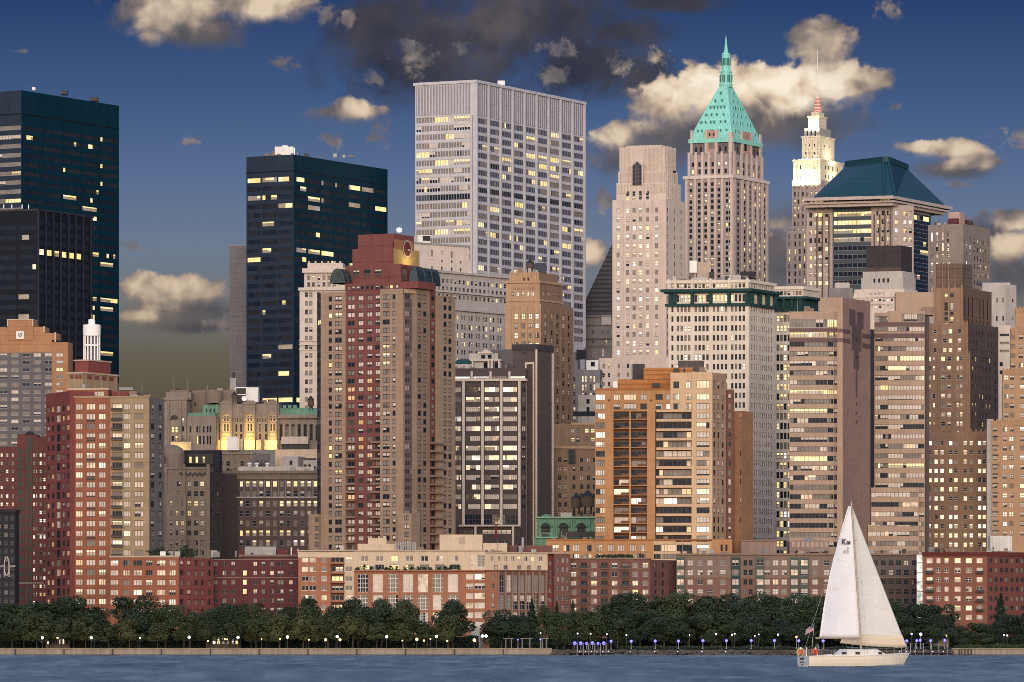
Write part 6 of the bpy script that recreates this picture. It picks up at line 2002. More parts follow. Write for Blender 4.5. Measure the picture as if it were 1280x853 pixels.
b.ring(bk, 361, 364.5, 2.0, TEALC)
b.ring(bk, 364.5, 366.2, 1.2, TEALC)
b.ring(bk, 379, 382.5, .9, TEALC)
for (ua, ub, Ln, own) in ((835.5, 846, bk["L"], True), (863.2, 868, bk["L"], True), (886, 890.8, bk["L"], True), (909.2, 913.6, bk["L"], True), (931.4, 936, bk["L"], True), (936, 938.6, bk["R"], True), (946.6, 948.4, bk["R"], True), (956.6, 957.8, bk["R"], True), (965.8, 968, bk["R"], True)):
    b.strip(Ln, ua, ub, 366, 379.2, TEALC, out=.3, dep=.29, part="cornice_panel", solo=True, own=own)
for u in (843.5, 865.5, 888.5, 911.3, 933.5):
    b.strip(bk["L"], u - 1.5, u + 1.5, 364.5, 379, TEALC, out=1.3, dep=1.29, part="bracket", solo=True, own=True)
for u in (937.5, 947.6, 957.4, 966.6):
    b.strip(bk["R"], u - 1, u + 1, 364.5, 379, TEALC, out=1.3, dep=1.29, part="bracket", solo=True, own=True)
for u in (836, 844, 865.6, 888.4, 911.4, 934.5):
    b.strip(bk["L"], u - 1.3, u + 1.3, 347.8, 361, WHITE, out=.7, dep=.69, part="pier", solo=True, own=True)
b.box(862, 871, 326, 341, 1862, 5, WHITEM)
b.box(871, 888.5, 328, 352, 1864, 8, wall_mat("buff roof house", (.44, .35, .28)))
b.box(863, 868, 341, 352, 1863, 3, STONEB)
b.box(887, 893, 340, 347, 1861, 3, DARKM)
b.box(866, 885, 347, 352, 1857, 4, STONEL)
b.box(903, 926, 344, 352, 1864, 6, STONEL)
b.box(926, 944, 339.5, 348, 1866, 5, wall_mat("black plant screen", (.03, .03, .035), vjoint=1.2))
b.clutter(bk["L"], 840, 930, 349.5, 12, out=-4, seed=23)
b.done()
b = Bld("office_building", "narrower white office wing with dark green cornice, beside the cross patterned brown shaft", "office building", 1004, 1890)
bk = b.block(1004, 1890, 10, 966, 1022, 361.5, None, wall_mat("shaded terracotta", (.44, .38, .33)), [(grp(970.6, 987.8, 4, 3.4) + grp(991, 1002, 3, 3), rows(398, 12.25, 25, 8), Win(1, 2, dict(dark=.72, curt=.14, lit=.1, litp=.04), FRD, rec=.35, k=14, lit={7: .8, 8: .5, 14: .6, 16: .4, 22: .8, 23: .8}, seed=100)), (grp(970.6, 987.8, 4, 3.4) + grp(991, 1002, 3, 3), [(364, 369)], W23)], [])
b.ring(bk, 358, 362, .6, WHITE, part="parapet")
b.ring(bk, 371, 374, 2.2, TEALC)
b.ring(bk, 386.5, 389.5, 1.0, TEALC)
b.ring(bk, 374, 386.5, .2, TEALC, part="cornice_panel")
for u in (970, 980, 990.5, 1001):
    b.strip(bk["L"], u - 1.5, u + 1.5, 374, 386.6, TEALC, out=1.8, dep=1.5, part="bracket", solo=True, own=True)
b.done()

# ================================================================== 25 tan ribbon tower with umber shaft
b = Bld("office_tower", "tan tower of curved ribbon windows with a blank brown shaft bearing a dark cross", "office building", 1050, 1720)
W25 = Win(10, 1, dict(blind=.26, curt=.34, dark=.28, refl=.08, lit=.04), FRD, rec=.2, run=True, k=18, fw=.12, name="ribbon_window", lit={0: .95, 6: .8, 8: .8, 13: .7, 19: .2}, litpal=dict(lit=.8, curt=.2), seed=101)
W25c = Win(3, 1, dict(blind=.3, curt=.4, dark=.3), FRD, rec=.2, run=True, k=10, fw=.12, name="ribbon_window", lit={0: .95, 6: .8, 8: .6, 13: .7}, litpal=dict(lit=.8, curt=.2), seed=102)
W25t = Win(10, 1, dict(curt=.5, refl=.2, dark=.2, blind=.1), FRG, rec=.2, run=True, k=2, fw=.12, name="ribbon_window", seed=103)
R25 = rows(418.5, 11.92, 23, 6.4)
L = Line(1034, 1720, 3)
b.strip(L, 986.5, 1034, 389.5, None, RIBT, [([(987, 1033.8)], R25, W25), ([(987, 1033.8)], [(399, 409.5)], W25t)], own=True)
Lc = Line(1034, 1720, -18)
b.strip(Lc, 1034, 1042, 389.5, None, RIBT, [([(1034.4, 1041.7)], R25, W25c), ([(1034.4, 1041.7)], [(399, 409.5)], W25c)], own=True)
Lc2 = Line(1042, Lc.at(1042).y, -48)
b.strip(Lc2, 1042, 1047.6, 389.5, None, RIBT, [([(1042.3, 1047.3)], R25, W25c), ([(1042.3, 1047.3)], [(399, 409.5)], W25c)], own=True)
for (v0, v1) in ((410.5, 414.7), (422.8, 427.4)):
    b.strip(L, 986.5, 1034, v0, v1, RIBD, out=.06, dep=.05, part="dark_band", solo=True, own=True)
    b.strip(Lc, 1034, 1042, v0, v1, RIBD, out=.06, dep=.05, part="dark_band", solo=True, own=True)
    b.strip(Lc2, 1042, 1047.6, v0, v1, RIBD, out=.06, dep=.05, part="dark_band", solo=True, own=True)
bk = b.block(1053.3, 1722, 8, 1025, 1088, 372, None, RIBT, matr=RIBS)  # right face given a darker brown in place of shade
Rx = bk["R"]
def cross(u0, u1, v0, v1, Ln=Rx):
    b.strip(Ln, u0, u1, v0, v1, RIBD if Ln is bk["L"] else wall_mat("dark cross brick", (.105, .068, .074)), out=.08, dep=.07, part="pattern_band", solo=True, own=True)
cross(1061.3, 1069.2, 385.5, 406)
cross(1071.4, 1079.2, 387.5, 408)
cross(1069.2, 1071.4, 404, 460)
cross(1064.5, 1069.2, 406, 436)
cross(1071.4, 1076.5, 408, 437)
cross(1067, 1069.2, 436, 459.5)
cross(1071.4, 1073.8, 437, 460)
cross(1069.6, 1071.6, 460, 495)
cross(1053.6, 1062.5, 411, 416.5)
cross(1053.6, 1062.5, 423, 428.5)
cross(1078, 1087.6, 414, 419.5)
cross(1078, 1087.6, 426, 432)
cross(1048, 1053.2, 411, 415.5, bk["L"])
cross(1048, 1053.2, 423, 427.6, bk["L"])
for v in (421, 443, 501, 513, 524):
    cross(1069.6, 1071.6, v, v + 4)
b.box(1036, 1066, 360, 374, 1735, 6, STONEG)
b.box(1044, 1062, 353.5, 361, 1736, 5, STONEL)
b.box(987, 1036, 676, 690, 1700, 14, wall_mat("rosy concrete", (.27, .19, .165), vjoint=2.2))
for i in range(8):
    u = 990 + i * 5.8
    b.box(u, u + 4.2, 677.5, 684, 1699.9, .08, wall_mat("pale rosy panel", (.40, .30, .26)), part="panel")
g = b.solo("roof_skylight")
a_, e_ = px(1000, 1704), px(1024, 1704)
m_ = (a_ + e_) / 2
g.faces([(a_.x, a_.y, zz(676, 1704)), (e_.x, e_.y, zz(676, 1704)), (e_.x, e_.y + 6, zz(676, 1704)), (a_.x, a_.y + 6, zz(676, 1704)), (m_.x, m_.y + 3, zz(671.5, 1704))], [(0, 1, 4), (1, 2, 4), (2, 3, 4), (3, 0, 4)], GREYM)
b.clutter(L, 990, 1022, 389.5, 4, out=-3, seed=24)
b.done()
b = Bld("office_building", "rosy concrete low block behind the long brown block, under the white corner building", "building", 950, 1690)
L = Line(950, 1690, 3)
b.strip(L, 926, 971, 676.5, None, wall_mat("rosy concrete", (.27, .19, .165), vjoint=2.2), dep=10)
b.strip(L, 925.5, 971.5, 675, 677, TAUPE, out=.3, dep=10, part="coping", solo=True)
b.done()

# ================================================================== 26 tan ribbon tower right
b = Bld("office_tower", "tan ribbon windowed tower stepping wider towards its base, beside the brown deco tower", "office building", 1156, 1745)
W26 = Win(12, 1, dict(full=.42, blind=.14, refl=.05, curt=.2, dark=.12, lit=.07), FRD, rec=.2, run=True, k=18, fw=.12, name="ribbon_window", lit={5: .3, 14: .5, 19: .4, 23: .5}, litpal=dict(lit=.7, blind=.3), seed=104)
W26t = Win(12, 1, dict(blind=.6, refl=.3, curt=.1), FRD, rec=.2, run=True, k=2, fw=.12, name="ribbon_window", seed=105)
R26 = rows(411.5, 12.2, 24, 6.2)
L = Line(1156, 1745, 2)
Ll = Line(1110, 1745, 14)
b.strip(L, 1110, 1156, 389, None, RIBT, [([(1110.3, 1155.4)], R26, W26), ([(1128, 1155.4)], [(392.5, 402)], W26t)], own=True)
b.strip(Ll, 1093, 1110, 391, None, RIBT, [([(1094, 1109.7)], R26, Win(5, 1, dict(blind=.4, curt=.3, dark=.2, lit=.1), FRD, rec=.2, run=True, k=12, fw=.12, name="ribbon_window")), ([(1094, 1109.7)], [(395.5, 404.5)], W26t)], own=True)
for (v0, v1) in ((403, 408), (417, 422.5)):
    b.strip(L, 1110, 1156, v0, v1, RIBD, out=.06, dep=.05, part="dark_band", solo=True, own=True)
    b.strip(Ll, 1093, 1110, v0, v1, RIBD, out=.06, dep=.05, part="dark_band", solo=True, own=True)
b.strip(L, 1156, 1162, 384, None, SLAB, out=-1.5, dep=8)
b.strip(L, 1153, 1167, 384, 394, RIBS, out=-.5, dep=8)
b.strip(L, 1120, 1167.5, 365.5, 392, RIBT, out=-3, dep=10)
b.strip(L, 1088.5, 1148, 610, None, RIBT, [([(1089, 1147.4)], R26[17:], W26)], out=3.2, dep=5, own=True)
b.strip(L, 1084, 1148, 657, None, RIBT, [([(1085, 1147.4)], R26[20:], W26)], out=6.2, dep=3.5, own=True)
b.done()

# ================================================================== 27 brown deco tower
b = Bld("office_tower", "stepped brown brick deco tower with a dark shaded flank and scaffolded top", "tower", 1204, 1800)
W27 = Win(1, 2, dict(blind=.3, curt=.16, litp=.26, dark=.2, lit=.08), FRW, rec=.25, k=14, fw=.09, lit={10: .7, 11: .5, 14: .35}, seed=106)
W27p = Win(1, 3, dict(dark=.5, blind=.3, lit=.2), FRD, rec=.3, k=6, seed=107)
W27d = Win(1, 2, dict(dark=.8, curt=.1, lit=.1), FRD, rec=.35, k=12, seed=108)
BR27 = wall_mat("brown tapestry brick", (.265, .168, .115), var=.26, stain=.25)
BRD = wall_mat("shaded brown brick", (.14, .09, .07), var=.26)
NV27 = wall_mat("shaded flank brick", (.095, .07, .065), var=.3)  # flank shade is coloured into this brick
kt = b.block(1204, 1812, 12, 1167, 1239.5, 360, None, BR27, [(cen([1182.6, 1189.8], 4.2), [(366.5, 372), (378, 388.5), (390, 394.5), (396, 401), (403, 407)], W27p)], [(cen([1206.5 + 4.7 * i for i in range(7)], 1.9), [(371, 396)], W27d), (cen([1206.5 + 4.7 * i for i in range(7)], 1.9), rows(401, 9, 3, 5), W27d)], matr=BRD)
for u in (1168.5, 1178.5, 1186.2, 1194, 1202.5):
    b.strip(kt["L"], u - 1, u + 1, 356.5, 405, BR27, out=.4, dep=.39, part="pier", solo=True, own=True)
ks = b.block(1202, 1820, 12, 1169, 1215.5, 329.5, 361, wall_mat("brown scaffold screen", (.14, .10, .08), joint=3, jw=.3, jd=.6, vjoint=3.5), part="scaffold_stage")
for u in (1169.5, 1178, 1186, 1194, 1201.6):
    b.strip(ks["L"], u - .5, u + .5, 327, 361, DECOB, out=.4, dep=.39, part="scaffold_post", solo=True, own=True)
R27a = rows(414, 11.7, 11, 5.4)
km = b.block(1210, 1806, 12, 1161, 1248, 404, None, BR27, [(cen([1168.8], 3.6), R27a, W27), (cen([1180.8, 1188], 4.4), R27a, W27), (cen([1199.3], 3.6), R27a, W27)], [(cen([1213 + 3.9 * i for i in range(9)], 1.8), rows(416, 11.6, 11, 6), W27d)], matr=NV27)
for u in (1162, 1174.5, 1194, 1205, 1209):
    b.strip(km["L"], u - .9, u + .9, 401.5, 560, BR27, out=.3, dep=.29, part="pier", solo=True, own=True)
R27b = rows(448.5, 11.6, 9, 5.6)
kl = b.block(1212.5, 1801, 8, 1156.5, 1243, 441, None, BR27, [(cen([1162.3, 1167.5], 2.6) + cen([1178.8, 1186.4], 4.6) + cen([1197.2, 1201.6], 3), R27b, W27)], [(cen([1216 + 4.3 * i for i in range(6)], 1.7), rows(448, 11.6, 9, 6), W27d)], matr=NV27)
for u in (1157.5, 1173, 1192.3, 1206, 1212):
    b.strip(kl["L"], u - .9, u + .9, 438.8, 560, BR27, out=.3, dep=.29, part="pier", solo=True, own=True)
Lb = Line(1235, 1790, 3)
R27c = rows(554, 11.55, 13, 5.6)
b.strip(Lb, 1150, 1235.5, 539.5, None, BR27, [(cen([1157, 1162.6, 1170.2, 1177.6, 1188.4, 1195, 1206.6, 1214, 1224.5, 1230.4], 4.2), R27c, W27)])
for i in range(14):
    u = 1153 + i * 6.1
    b.strip(Lb, u - 1.2, u + 1.2, 536.8, 540, BR27, out=.1, dep=1, part="merlon")
b.strip(Lb, 1150, 1166, 603, None, BR27, [(cen([1154, 1158, 1162], 2), rows(611, 11.5, 1, 6), W27d), (cen([1156.5, 1162], 3.6), R27c[6:], W27)], out=1.5, dep=2)
b.done()

# ================================================================== 28 white stepped building
b = Bld("apartment_building", "narrow white stepped building between the brown deco tower and the buff brick tower", "building", 1255, 1890)
W28 = Win(1, 1, dict(dark=.8, curt=.2), FRD, rec=.3, k=4, seed=109)
W28b = Win(1, 1, dict(dark=.7, curt=.3), FRG, rec=.6, k=4, seed=110)
L = Line(1255, 1890, 5)
b.strip(L, 1228, 1263, 353.5, None, STONEL, [(cen([1246, 1254], 2.2), [(371, 377), (394, 400)], W28)], out=-6)
b.strip(Line(1263, 1894, -40), 1263, 1270.5, 356, None, STONEL, [(cen([1266], 2), [(374, 378), (396, 400)], W28)], own=True)
g = b.solo("curved_roof")
p = L.at(1232, -8)
g.lathe((p.x, p.y + 2), [(3.4, zz(354, 1890)), (3.4, zz(352, 1890)), (2.6, zz(350, 1890)), (.2, zz(349.5, 1890))], GREYP, 16)
b.strip(L, 1247.5, 1264, 407, None, STONEW, [(cen([1255.5], 12), rows(419, 10, 3, 3.4), W28b)], dep=4)
b.strip(L, 1243.5, 1261.5, 447, None, STONEW, [(cen([1251.5], 4), [(453, 458.5), (463.5, 468.5)], W28)], out=1.5, dep=4)
b.strip(L, 1236.5, 1253, 469.5, None, STONEW, [(cen([1244], 3.6), rows(478.5, 11.3, 6, 5.6), W28)], out=3, dep=4)
b.strip(L, 1235, 1241, 503, None, STONEW, out=4.5, dep=4)
b.done()

# ================================================================== 29 buff orange tower at the right edge
b = Bld("apartment_tower", "stepped buff orange brick apartment tower cut off by the picture's right edge", "apartment tower", 1260, 1770)
W29 = Win(2, 2, dict(full=.3, blind=.2, litp=.18, curt=.18, dark=.14), FRB, rec=.25, k=12, seed=111)
BF = wall_mat("buff orange brick", (.40, .25, .15), var=.22)
BFD = wall_mat("buff spandrel", (.27, .14, .09))
L = Line(1290, 1770, 4)
def st29(ua, ub, vt, us, v0, n, out):
    b.strip(L, ua, ub, vt, None, BF, [(cen(us, 5.4), rows(v0, 11.8, n, 6), W29)], out=out)
    for u in us:
        b.strip(L, u - 2.8, u + 2.8, vt + 8, None, BFD, out=out + .02, dep=.01, part="spandrel_strip") if False else None
st29(1269.5, 1300, 385, [1278, 1290], 420, 22, -3)
st29(1263.5, 1300, 410, [1266.5, 1276, 1289], 421, 22, -2)
st29(1253.3, 1300, 462, [1258, 1265, 1277.5, 1289], 472, 18, 0)
st29(1240, 1300, 526, [1243.6, 1256, 1264.3, 1277.5, 1289], 537, 12, 1.5)
for (ua, vt, o) in ((1269.5, 385, -3), (1263.5, 410, -2), (1253.3, 462, 0), (1240, 526, 1.5)):
    for i in range(8):
        u = ua + 1 + i * 5
        if u < 1300:
            b.strip(L, u - .8, u + .8, vt - 2, vt + 6, BF, out=o + .3, dep=.6, part="merlon", solo=True)
for j in range(14):
    v = 543 + 11.8 * j
    b.strip(L, 1240.5, 1248, v + 1.6, v + 2.6, FRD, out=2.3, dep=.8, part="balcony", solo=True)
b.strip(L, 1233.5, 1240.5, 524, None, STONEL, out=.5, dep=6)
b.done()
# ================================================================== ground, water, sea wall
def sheet(name, x0, x1, y0, y1, z, mat, kind="structure"):
    m = MB()
    m.poly([(x0, y0, z), (x1, y0, z), (x1, y1, z), (x0, y1, z)], mat)
    return tag(m.obj(name), kind=kind)
GROUND = wall_mat("city ground", (0.07, 0.068, 0.065), var=.4)
PAVE = wall_mat("promenade paving", (0.16, 0.15, 0.14), var=.3)
sheet("ground", -4000, 4000, 1545, 12000, 2.0, GROUND)
sheet("promenade", -600, 600, 1501, 1545, 2.0, PAVE)

m, t, bs = new_mat("river water")
pos = t.n("ShaderNodeNewGeometry").outputs["Position"]
w1 = t.noise(t.v("MULTIPLY", pos, (.30, .035, 0)), 1.0, 4, .6)
w2 = t.noise(t.v("MULTIPLY", pos, (.05, .010, 0)), 1.0, 3, .6)
t.put(bs.inputs["Base Color"], t.ramp(t.m("ADD", t.m("MULTIPLY", w1, .6), t.m("MULTIPLY", w2, .4)), [(.36, (.060, .092, .116)), (.5, (.112, .155, .182)), (.64, (.20, .245, .265))]))  # light and dark of the ripples put into the base colour
bs.inputs["Roughness"].default_value = .42
bs.inputs["IOR"].default_value = 1.33
bs.inputs["Specular IOR Level"].default_value = .35
bmp = t.n("ShaderNodeBump")
bmp.inputs["Strength"].default_value = .8
bmp.inputs["Distance"].default_value = .35
t.put(bmp.inputs["Height"], t.noise(t.v("MULTIPLY", pos, (1.0, .16, 1)), 1.0, 4, .65))
t.put(bs.inputs["Normal"], bmp.outputs[0])
WATER = m
ny, nx = 1050, 430
Yw = 150 * (1498.0 / 150) ** (np.linspace(0, 1, ny))
tw = np.linspace(-.18, .18, nx)
YY, TT = np.meshgrid(Yw, tw, indexing="ij")
XX = YY * TT
rs = np.random.RandomState(3)
ZZ = np.zeros_like(XX)
for k in range(46):
    lam = 1.6 * 1.085 ** k
    a = rs.uniform(-.9, .9)
    amp = .0105 * lam ** .62
    ZZ += amp * np.sin((XX * math.sin(a) + YY * math.cos(a)) * 2 * PI / lam + rs.uniform(0, 6.3))
ZZ *= .62 * np.clip((1498 - YY) / 120, .3, 1)
# the hull pushes the ripples down round itself
me = bpy.data.meshes.new("water")
vv = np.stack([XX, YY, ZZ], -1).reshape(-1, 3)
outer = np.array([(-6000, -3000, -.9), (6000, -3000, -.9), (6000, 1504, -.9), (-6000, 1504, -.9)])
vv = np.concatenate([vv, outer]).astype(np.float32)
i, j = np.meshgrid(np.arange(ny - 1), np.arange(nx - 1), indexing="ij")
q0 = (i * nx + j).ravel()
ff = np.stack([q0, q0 + 1, q0 + nx + 1, q0 + nx], -1)
ff = np.concatenate([ff, [[ny * nx, ny * nx + 1, ny * nx + 2, ny * nx + 3]]]).astype(np.int32)
me.vertices.add(len(vv))
me.vertices.foreach_set("co", vv.ravel())
me.loops.add(ff.size)
me.loops.foreach_set("vertex_index", ff.ravel())
me.polygons.add(len(ff))
me.polygons.foreach_set("loop_start", np.arange(0, ff.size, 4, dtype=np.int32))
me.polygons.foreach_set("loop_total", np.full(len(ff), 4, dtype=np.int32))
me.polygons.foreach_set("use_smooth", np.ones(len(ff), bool))
me.update()
me.validate()
me.materials.append(WATER)
wo = bpy.data.objects.new("water", me)
COL.objects.link(wo)
wo["kind"] = "structure"

CONC = wall_mat("weathered sea wall concrete", (.27, .225, .18), var=.4, stain=.55)
CONCD = wall_mat("wet dark stone", (.075, .07, .068), var=.5, stain=.4)
TIDE = wall_mat("tide line weed", (.018, .018, .014), var=.4)
def seawall(u0, u1, mat, label, vt=811.2, joints=(), cap=True, base_mat=TIDE):
    a, e = px(u0, 1500), px(u1, 1500)
    o = empty("sea_wall", ((a.x + e.x) / 2, 1500, 0), label, "sea wall")
    m = MB()
    m.box(a.x, e.x, 1500, 1504, zz(818.4, 1500), zz(vt, 1500), mat)
    m.obj("wall", o, o.location)
    m = MB()
    m.box(a.x, e.x, 1499.7, 1504, -1.5, zz(818.4, 1500), base_mat)
    m.obj("footing", o, o.location)
    if cap:
        m = MB()
        m.box(a.x, e.x, 1499.6, 1504.5, zz(vt, 1500), zz(vt - .9, 1500), CONC)
        m.obj("coping", o, o.location)
    for u in joints:
        p = px(u, 1500)
        m = MB()
        m.box(p.x - .14, p.x + .14, 1499.55, 1500.2, zz(818.4, 1500), zz(vt - .2, 1500), DARKM)
        m.obj("joint", o, o.location)
    return o
seawall(-30, 690, CONC, "pale concrete sea wall under the row of small clipped promenade trees", joints=[19 + 61 * i for i in range(11)])
seawall(690, 1190, CONCD, "dark wet stone sea wall with rubble, below the line of blue lamps", vt=812.5, cap=False)
seawall(1190, 1320, CONC, "short pale sea wall length at the end by the low hedge", vt=811.5, joints=(1199, 1202, 1206, 1210, 1214))
rub = MB()
rng = random.Random(12)
for k in range(520):
    u = rng.uniform(690, 1190)
    r_ = rng.uniform(.25, .75)
    p = px(u, 1499.0 - rng.random() * 1.0)
    z = rng.uniform(0.1, 1.55)
    pts = []
    for q_ in ((-1, -1, -1), (1, -1, -1), (1, 1, -1), (-1, 1, -1), (-1, -1, 1), (1, -1, 1), (1, 1, 1), (-1, 1, 1)):
        s_ = r_ * rng.uniform(.5, .9)
        pts.append((p.x + q_[0] * s_ * 1.3, p.y + q_[1] * s_ * .6, z + q_[2] * s_ * .7))
    rub.faces(pts, [(0, 1, 2, 3), (4, 5, 6, 7), (0, 1, 5, 4), (1, 2, 6, 5), (2, 3, 7, 6), (3, 0, 4, 7)], CONCD)
tag(rub.obj("rubble"), kind="stuff")

# ================================================================== trees
def leaf_mat(name, col):
    m, t, b_ = new_mat(name)
    pos = t.n("ShaderNodeNewGeometry").outputs["Position"]
    oi = t.n("ShaderNodeObjectInfo").outputs["Random"]
    a = t.noise(pos, .55, 3, .6)
    f = t.m("MULTIPLY", t.m("ADD", .6, t.m("MULTIPLY", a, .7)), t.m("ADD", .7, t.m("MULTIPLY", oi, .6)))
    c = t.mix(oi, (*col, 1), (col[0] * 1.25, col[1] * .95, col[2] * .8, 1))
    t.put(b_.inputs["Base Color"], t.scale(c, f))
    b_.inputs["Roughness"].default_value = .7
    b_.inputs["Specular IOR Level"].default_value = .25
    MATS[name] = m
    return m
LEAF = leaf_mat("linden leaf", (.050, .072, .034))
LEAFB = leaf_mat("plane tree leaf", (.031, .058, .032))
LEAFC = leaf_mat("conifer needle", (.016, .036, .028))
BARK = wall_mat("grey bark", (.055, .048, .042), var=.4)

def crown_mesh(seed, shape, n, lf, mat):
    """unit-height crown of leaf faces: z 0..1, radius about .5"""
    r = np.random.RandomState(seed)
    P = []
    if shape == "conifer":
        for k in range(n):
            z = r.rand() ** 1.35
            rad = .5 * (1 - z) ** .85 * (0.72 + .28 * math.sin(z * 46 + r.rand() * 1.5)) * (.55 + .45 * r.rand())
            a = r.rand() * 2 * PI
            P.append((rad * math.cos(a), rad * math.sin(a), z))
    else:
        lobes = []
        for k in range(26 if shape == "wide" else 20):
            z = .14 + .74 * r.rand()
            if shape == "egg":
                rm = .40 * math.sin(PI * min(1, (z + .12) / 1.12) ** .8) + .02
            else:
                rm = .42 * (1 - abs(z - .5) ** 2 * 2.2)
            a = r.rand() * 2 * PI
            q = rm * (r.rand() ** .5)
            s = .13 + .08 * r.rand()
            lobes.append((q * math.cos(a), q * math.sin(a), z, s))
        per = n // len(lobes)
        for (x, y, z, s) in lobes:
            d = r.normal(size=(per, 3))
            d /= np.linalg.norm(d, axis=1)[:, None]
            rr = s * (.55 + .5 * r.rand(per)[:, None] ** .5)
            q = np.array([x, y, z]) + d * rr * np.array([1, 1, .85])
            P += [tuple(k) for k in q]
    P = np.array(P)
    n = len(P)
    out = P - np.array([0, 0, .45])
    out /= np.linalg.norm(out, axis=1)[:, None] + 1e-6
    N = out + r.normal(size=(n, 3)) * .75 + np.array([0, 0, .35])
    N /= np.linalg.norm(N, axis=1)[:, None]
    A = np.cross(N, r.normal(size=(n, 3)))
    A /= np.linalg.norm(A, axis=1)[:, None]
    B = np.cross(N, A)
    sz = lf * (.55 + .7 * r.rand(n))[:, None]
    V = np.stack([P - A * sz, P - B * sz * .6, P + A * sz, P + B * sz * .6], 1).reshape(-1, 3)
    me = bpy.data.meshes.new("crown")
    me.from_pydata(V.tolist(), [], np.arange(4 * n).reshape(-1, 4).tolist())
    me.materials.append(mat)
    return me
SMALL = [crown_mesh(10 + i, "egg", 5200, .036, LEAF) for i in range(5)]
BIG = [crown_mesh(30 + i, "wide", 8000, .026, LEAFB) for i in range(6)]
EGG = [crown_mesh(50 + i, "egg", 7000, .027, LEAFB) for i in range(3)]
CON = [crown_mesh(70 + i, "conifer", 5000, .026, LEAFC) for i in range(3)]
def trunk_mesh():
    m = MB()
    m.tube((0, 0, 0), (.01, 0, .55), .022, .014, BARK, 7)
    for k in range(6):
        a = k * 1.05
        m.tube((.008, 0, .30 + .04 * k), (.16 * math.cos(a), .16 * math.sin(a), .55 + .05 * k), .010, .004, BARK, 5)
    o = m.obj("trunk")
    me = o.data
    bpy.data.objects.remove(o)
    return me
TRUNK = trunk_mesh()
def tree(name, u, vt, wpx, Y, meshes, label, group, vb=799, z0=2.0):
    p = px(u, Y)
    root = empty(name, (p.x, p.y, z0), label, "tree", group)
    zt = zz(vt, Y)
    zb = zz(vb, Y)
    h = zt - zb
    c = bpy.data.objects.new("crown", rng.choice(meshes))
    COL.objects.link(c)
    c.parent = root
    c.location = (0, 0, zb - z0)
    wm = wpx / F * Y
    c.scale = (wm * 1.28, wm * 1.28, h)
    c.rotation_euler = (0, 0, rng.random() * 6.28)
    tr = bpy.data.objects.new("trunk", TRUNK)
    COL.objects.link(tr)
    tr.parent = root
    H = zt - z0
    tr.scale = (min(H, 12), min(H, 12), H)
    tr.rotation_euler = (0, 0, rng.random() * 6.28)
    return root
ORD = ["first", "second", "third", "fourth", "fifth", "sixth", "seventh", "eighth", "ninth", "tenth", "eleventh", "twelfth", "thirteenth", "fourteenth", "fifteenth", "sixteenth",
       "seventeenth", "eighteenth", "nineteenth", "twentieth", "twenty-first", "twenty-second", "twenty-third", "twenty-fourth", "twenty-fifth"]
rng = random.Random(21)
front = [(-14, 774, 28), (15, 777, 27), (46, 768, 33), (76, 773, 30), (107, 772, 34), (136, 779, 27), (162, 775, 31), (197, 779, 30), (230, 778, 21), (258, 774, 27), (289, 772, 30),
         (320, 777, 28), (349, 768, 31), (379, 769, 34), (410, 769, 30), (441, 770, 33), (471, 778, 29), (504, 763, 36), (534, 777, 28), (561, 770, 34)]
for k, (u, vt, wd) in enumerate(front):
    where = ("before the brown and maroon blocks" if u < 85 else "before the red brick tower" if u < 260 else "before the maroon block" if u < 372 else "before the orange and cream block")
    tree("promenade_tree", u, vt, wd, 1512, SMALL, f"small round promenade tree {where}, {ORD[k]} along the sea wall", "small trees along the sea wall", vb=802.5)
back = [(-8, 754, 44), (30, 754, 46), (62, 751, 44), (92, 745, 50), (118, 758, 34), (172, 745, 56), (207, 754, 46), (238, 765, 34), (262, 757, 40), (288, 753, 44), (314, 753, 38), (333, 756, 34), (357, 758, 36), (383, 742, 38), (420, 757, 34), (448, 743, 42), (477, 744, 42), (507, 745, 42), (566, 746, 46)]
for k, (u, vt, wd) in enumerate(back):
    where = ("before the brown and maroon blocks" if u < 85 else "before the red brick tower" if u < 260 else "before the maroon block" if u < 372 else "before the orange and cream block")
    tree("park_tree", u, vt, wd, 1530, EGG if u > 375 else BIG, f"tall dark back-row tree {where}, {ORD[k]} behind the small promenade trees", "tall trees behind the promenade trees", vb=802)
mid = [(627, 757, 50, BIG, "broad dark tree"), (652, 768, 34, BIG, "low bushy tree"), (665, 749, 26, CON, "narrow pointed tree"), (682, 757, 28, EGG, "dense upright tree"), (696, 751, 18, CON, "thin dark conifer"), (716, 749, 18, CON, "slim tall conifer"), (705, 764, 34, BIG, "low round tree"), (734, 762, 40, BIG, "wide low tree")]
for (u, vt, wd, ms, what) in mid:
    tree("park_tree", u, vt, wd, 1526, ms, f"{what} beside the pergola, in front of the {'orange and cream' if u < 684 else 'brown red'} block", "park trees by the pergola", vb=806)
far_ = [(760, 754, 46), (788, 742, 52), (817, 738, 54), (845, 738, 52), (873, 742, 50), (902, 744, 52), (930, 742, 50), (958, 741, 50), (986, 743, 52), (1012, 744, 48), (1040, 748, 46), (1064, 752, 46), (1092, 756, 44), (1122, 754, 44), (1150, 753, 44), (1176, 755, 42)]
for k, (u, vt, wd) in enumerate(far_):
    where = "before the brown red block" if u < 846 else "before the long brown block" if u < 1035 else "behind the sailing boat" if u < 1135 else "before the glass stair shaft"
    tree("park_tree", u, vt, wd, 1536, BIG, f"large spreading tree {where}, {ORD[k]} of the taller row behind blue lamps", "large trees behind the blue lamps", vb=800)
low_ = [(772, 768, 44), (800, 764, 46), (830, 767, 48), (860, 769, 46), (890, 765, 46), (918, 770, 44), (946, 766, 48), (974, 769, 46), (1003, 770, 44), (1030, 771, 44), (1058, 773, 42), (1086, 775, 40), (1112, 772, 42), (1140, 773, 42), (1166, 772, 42), (1186, 778, 30)]
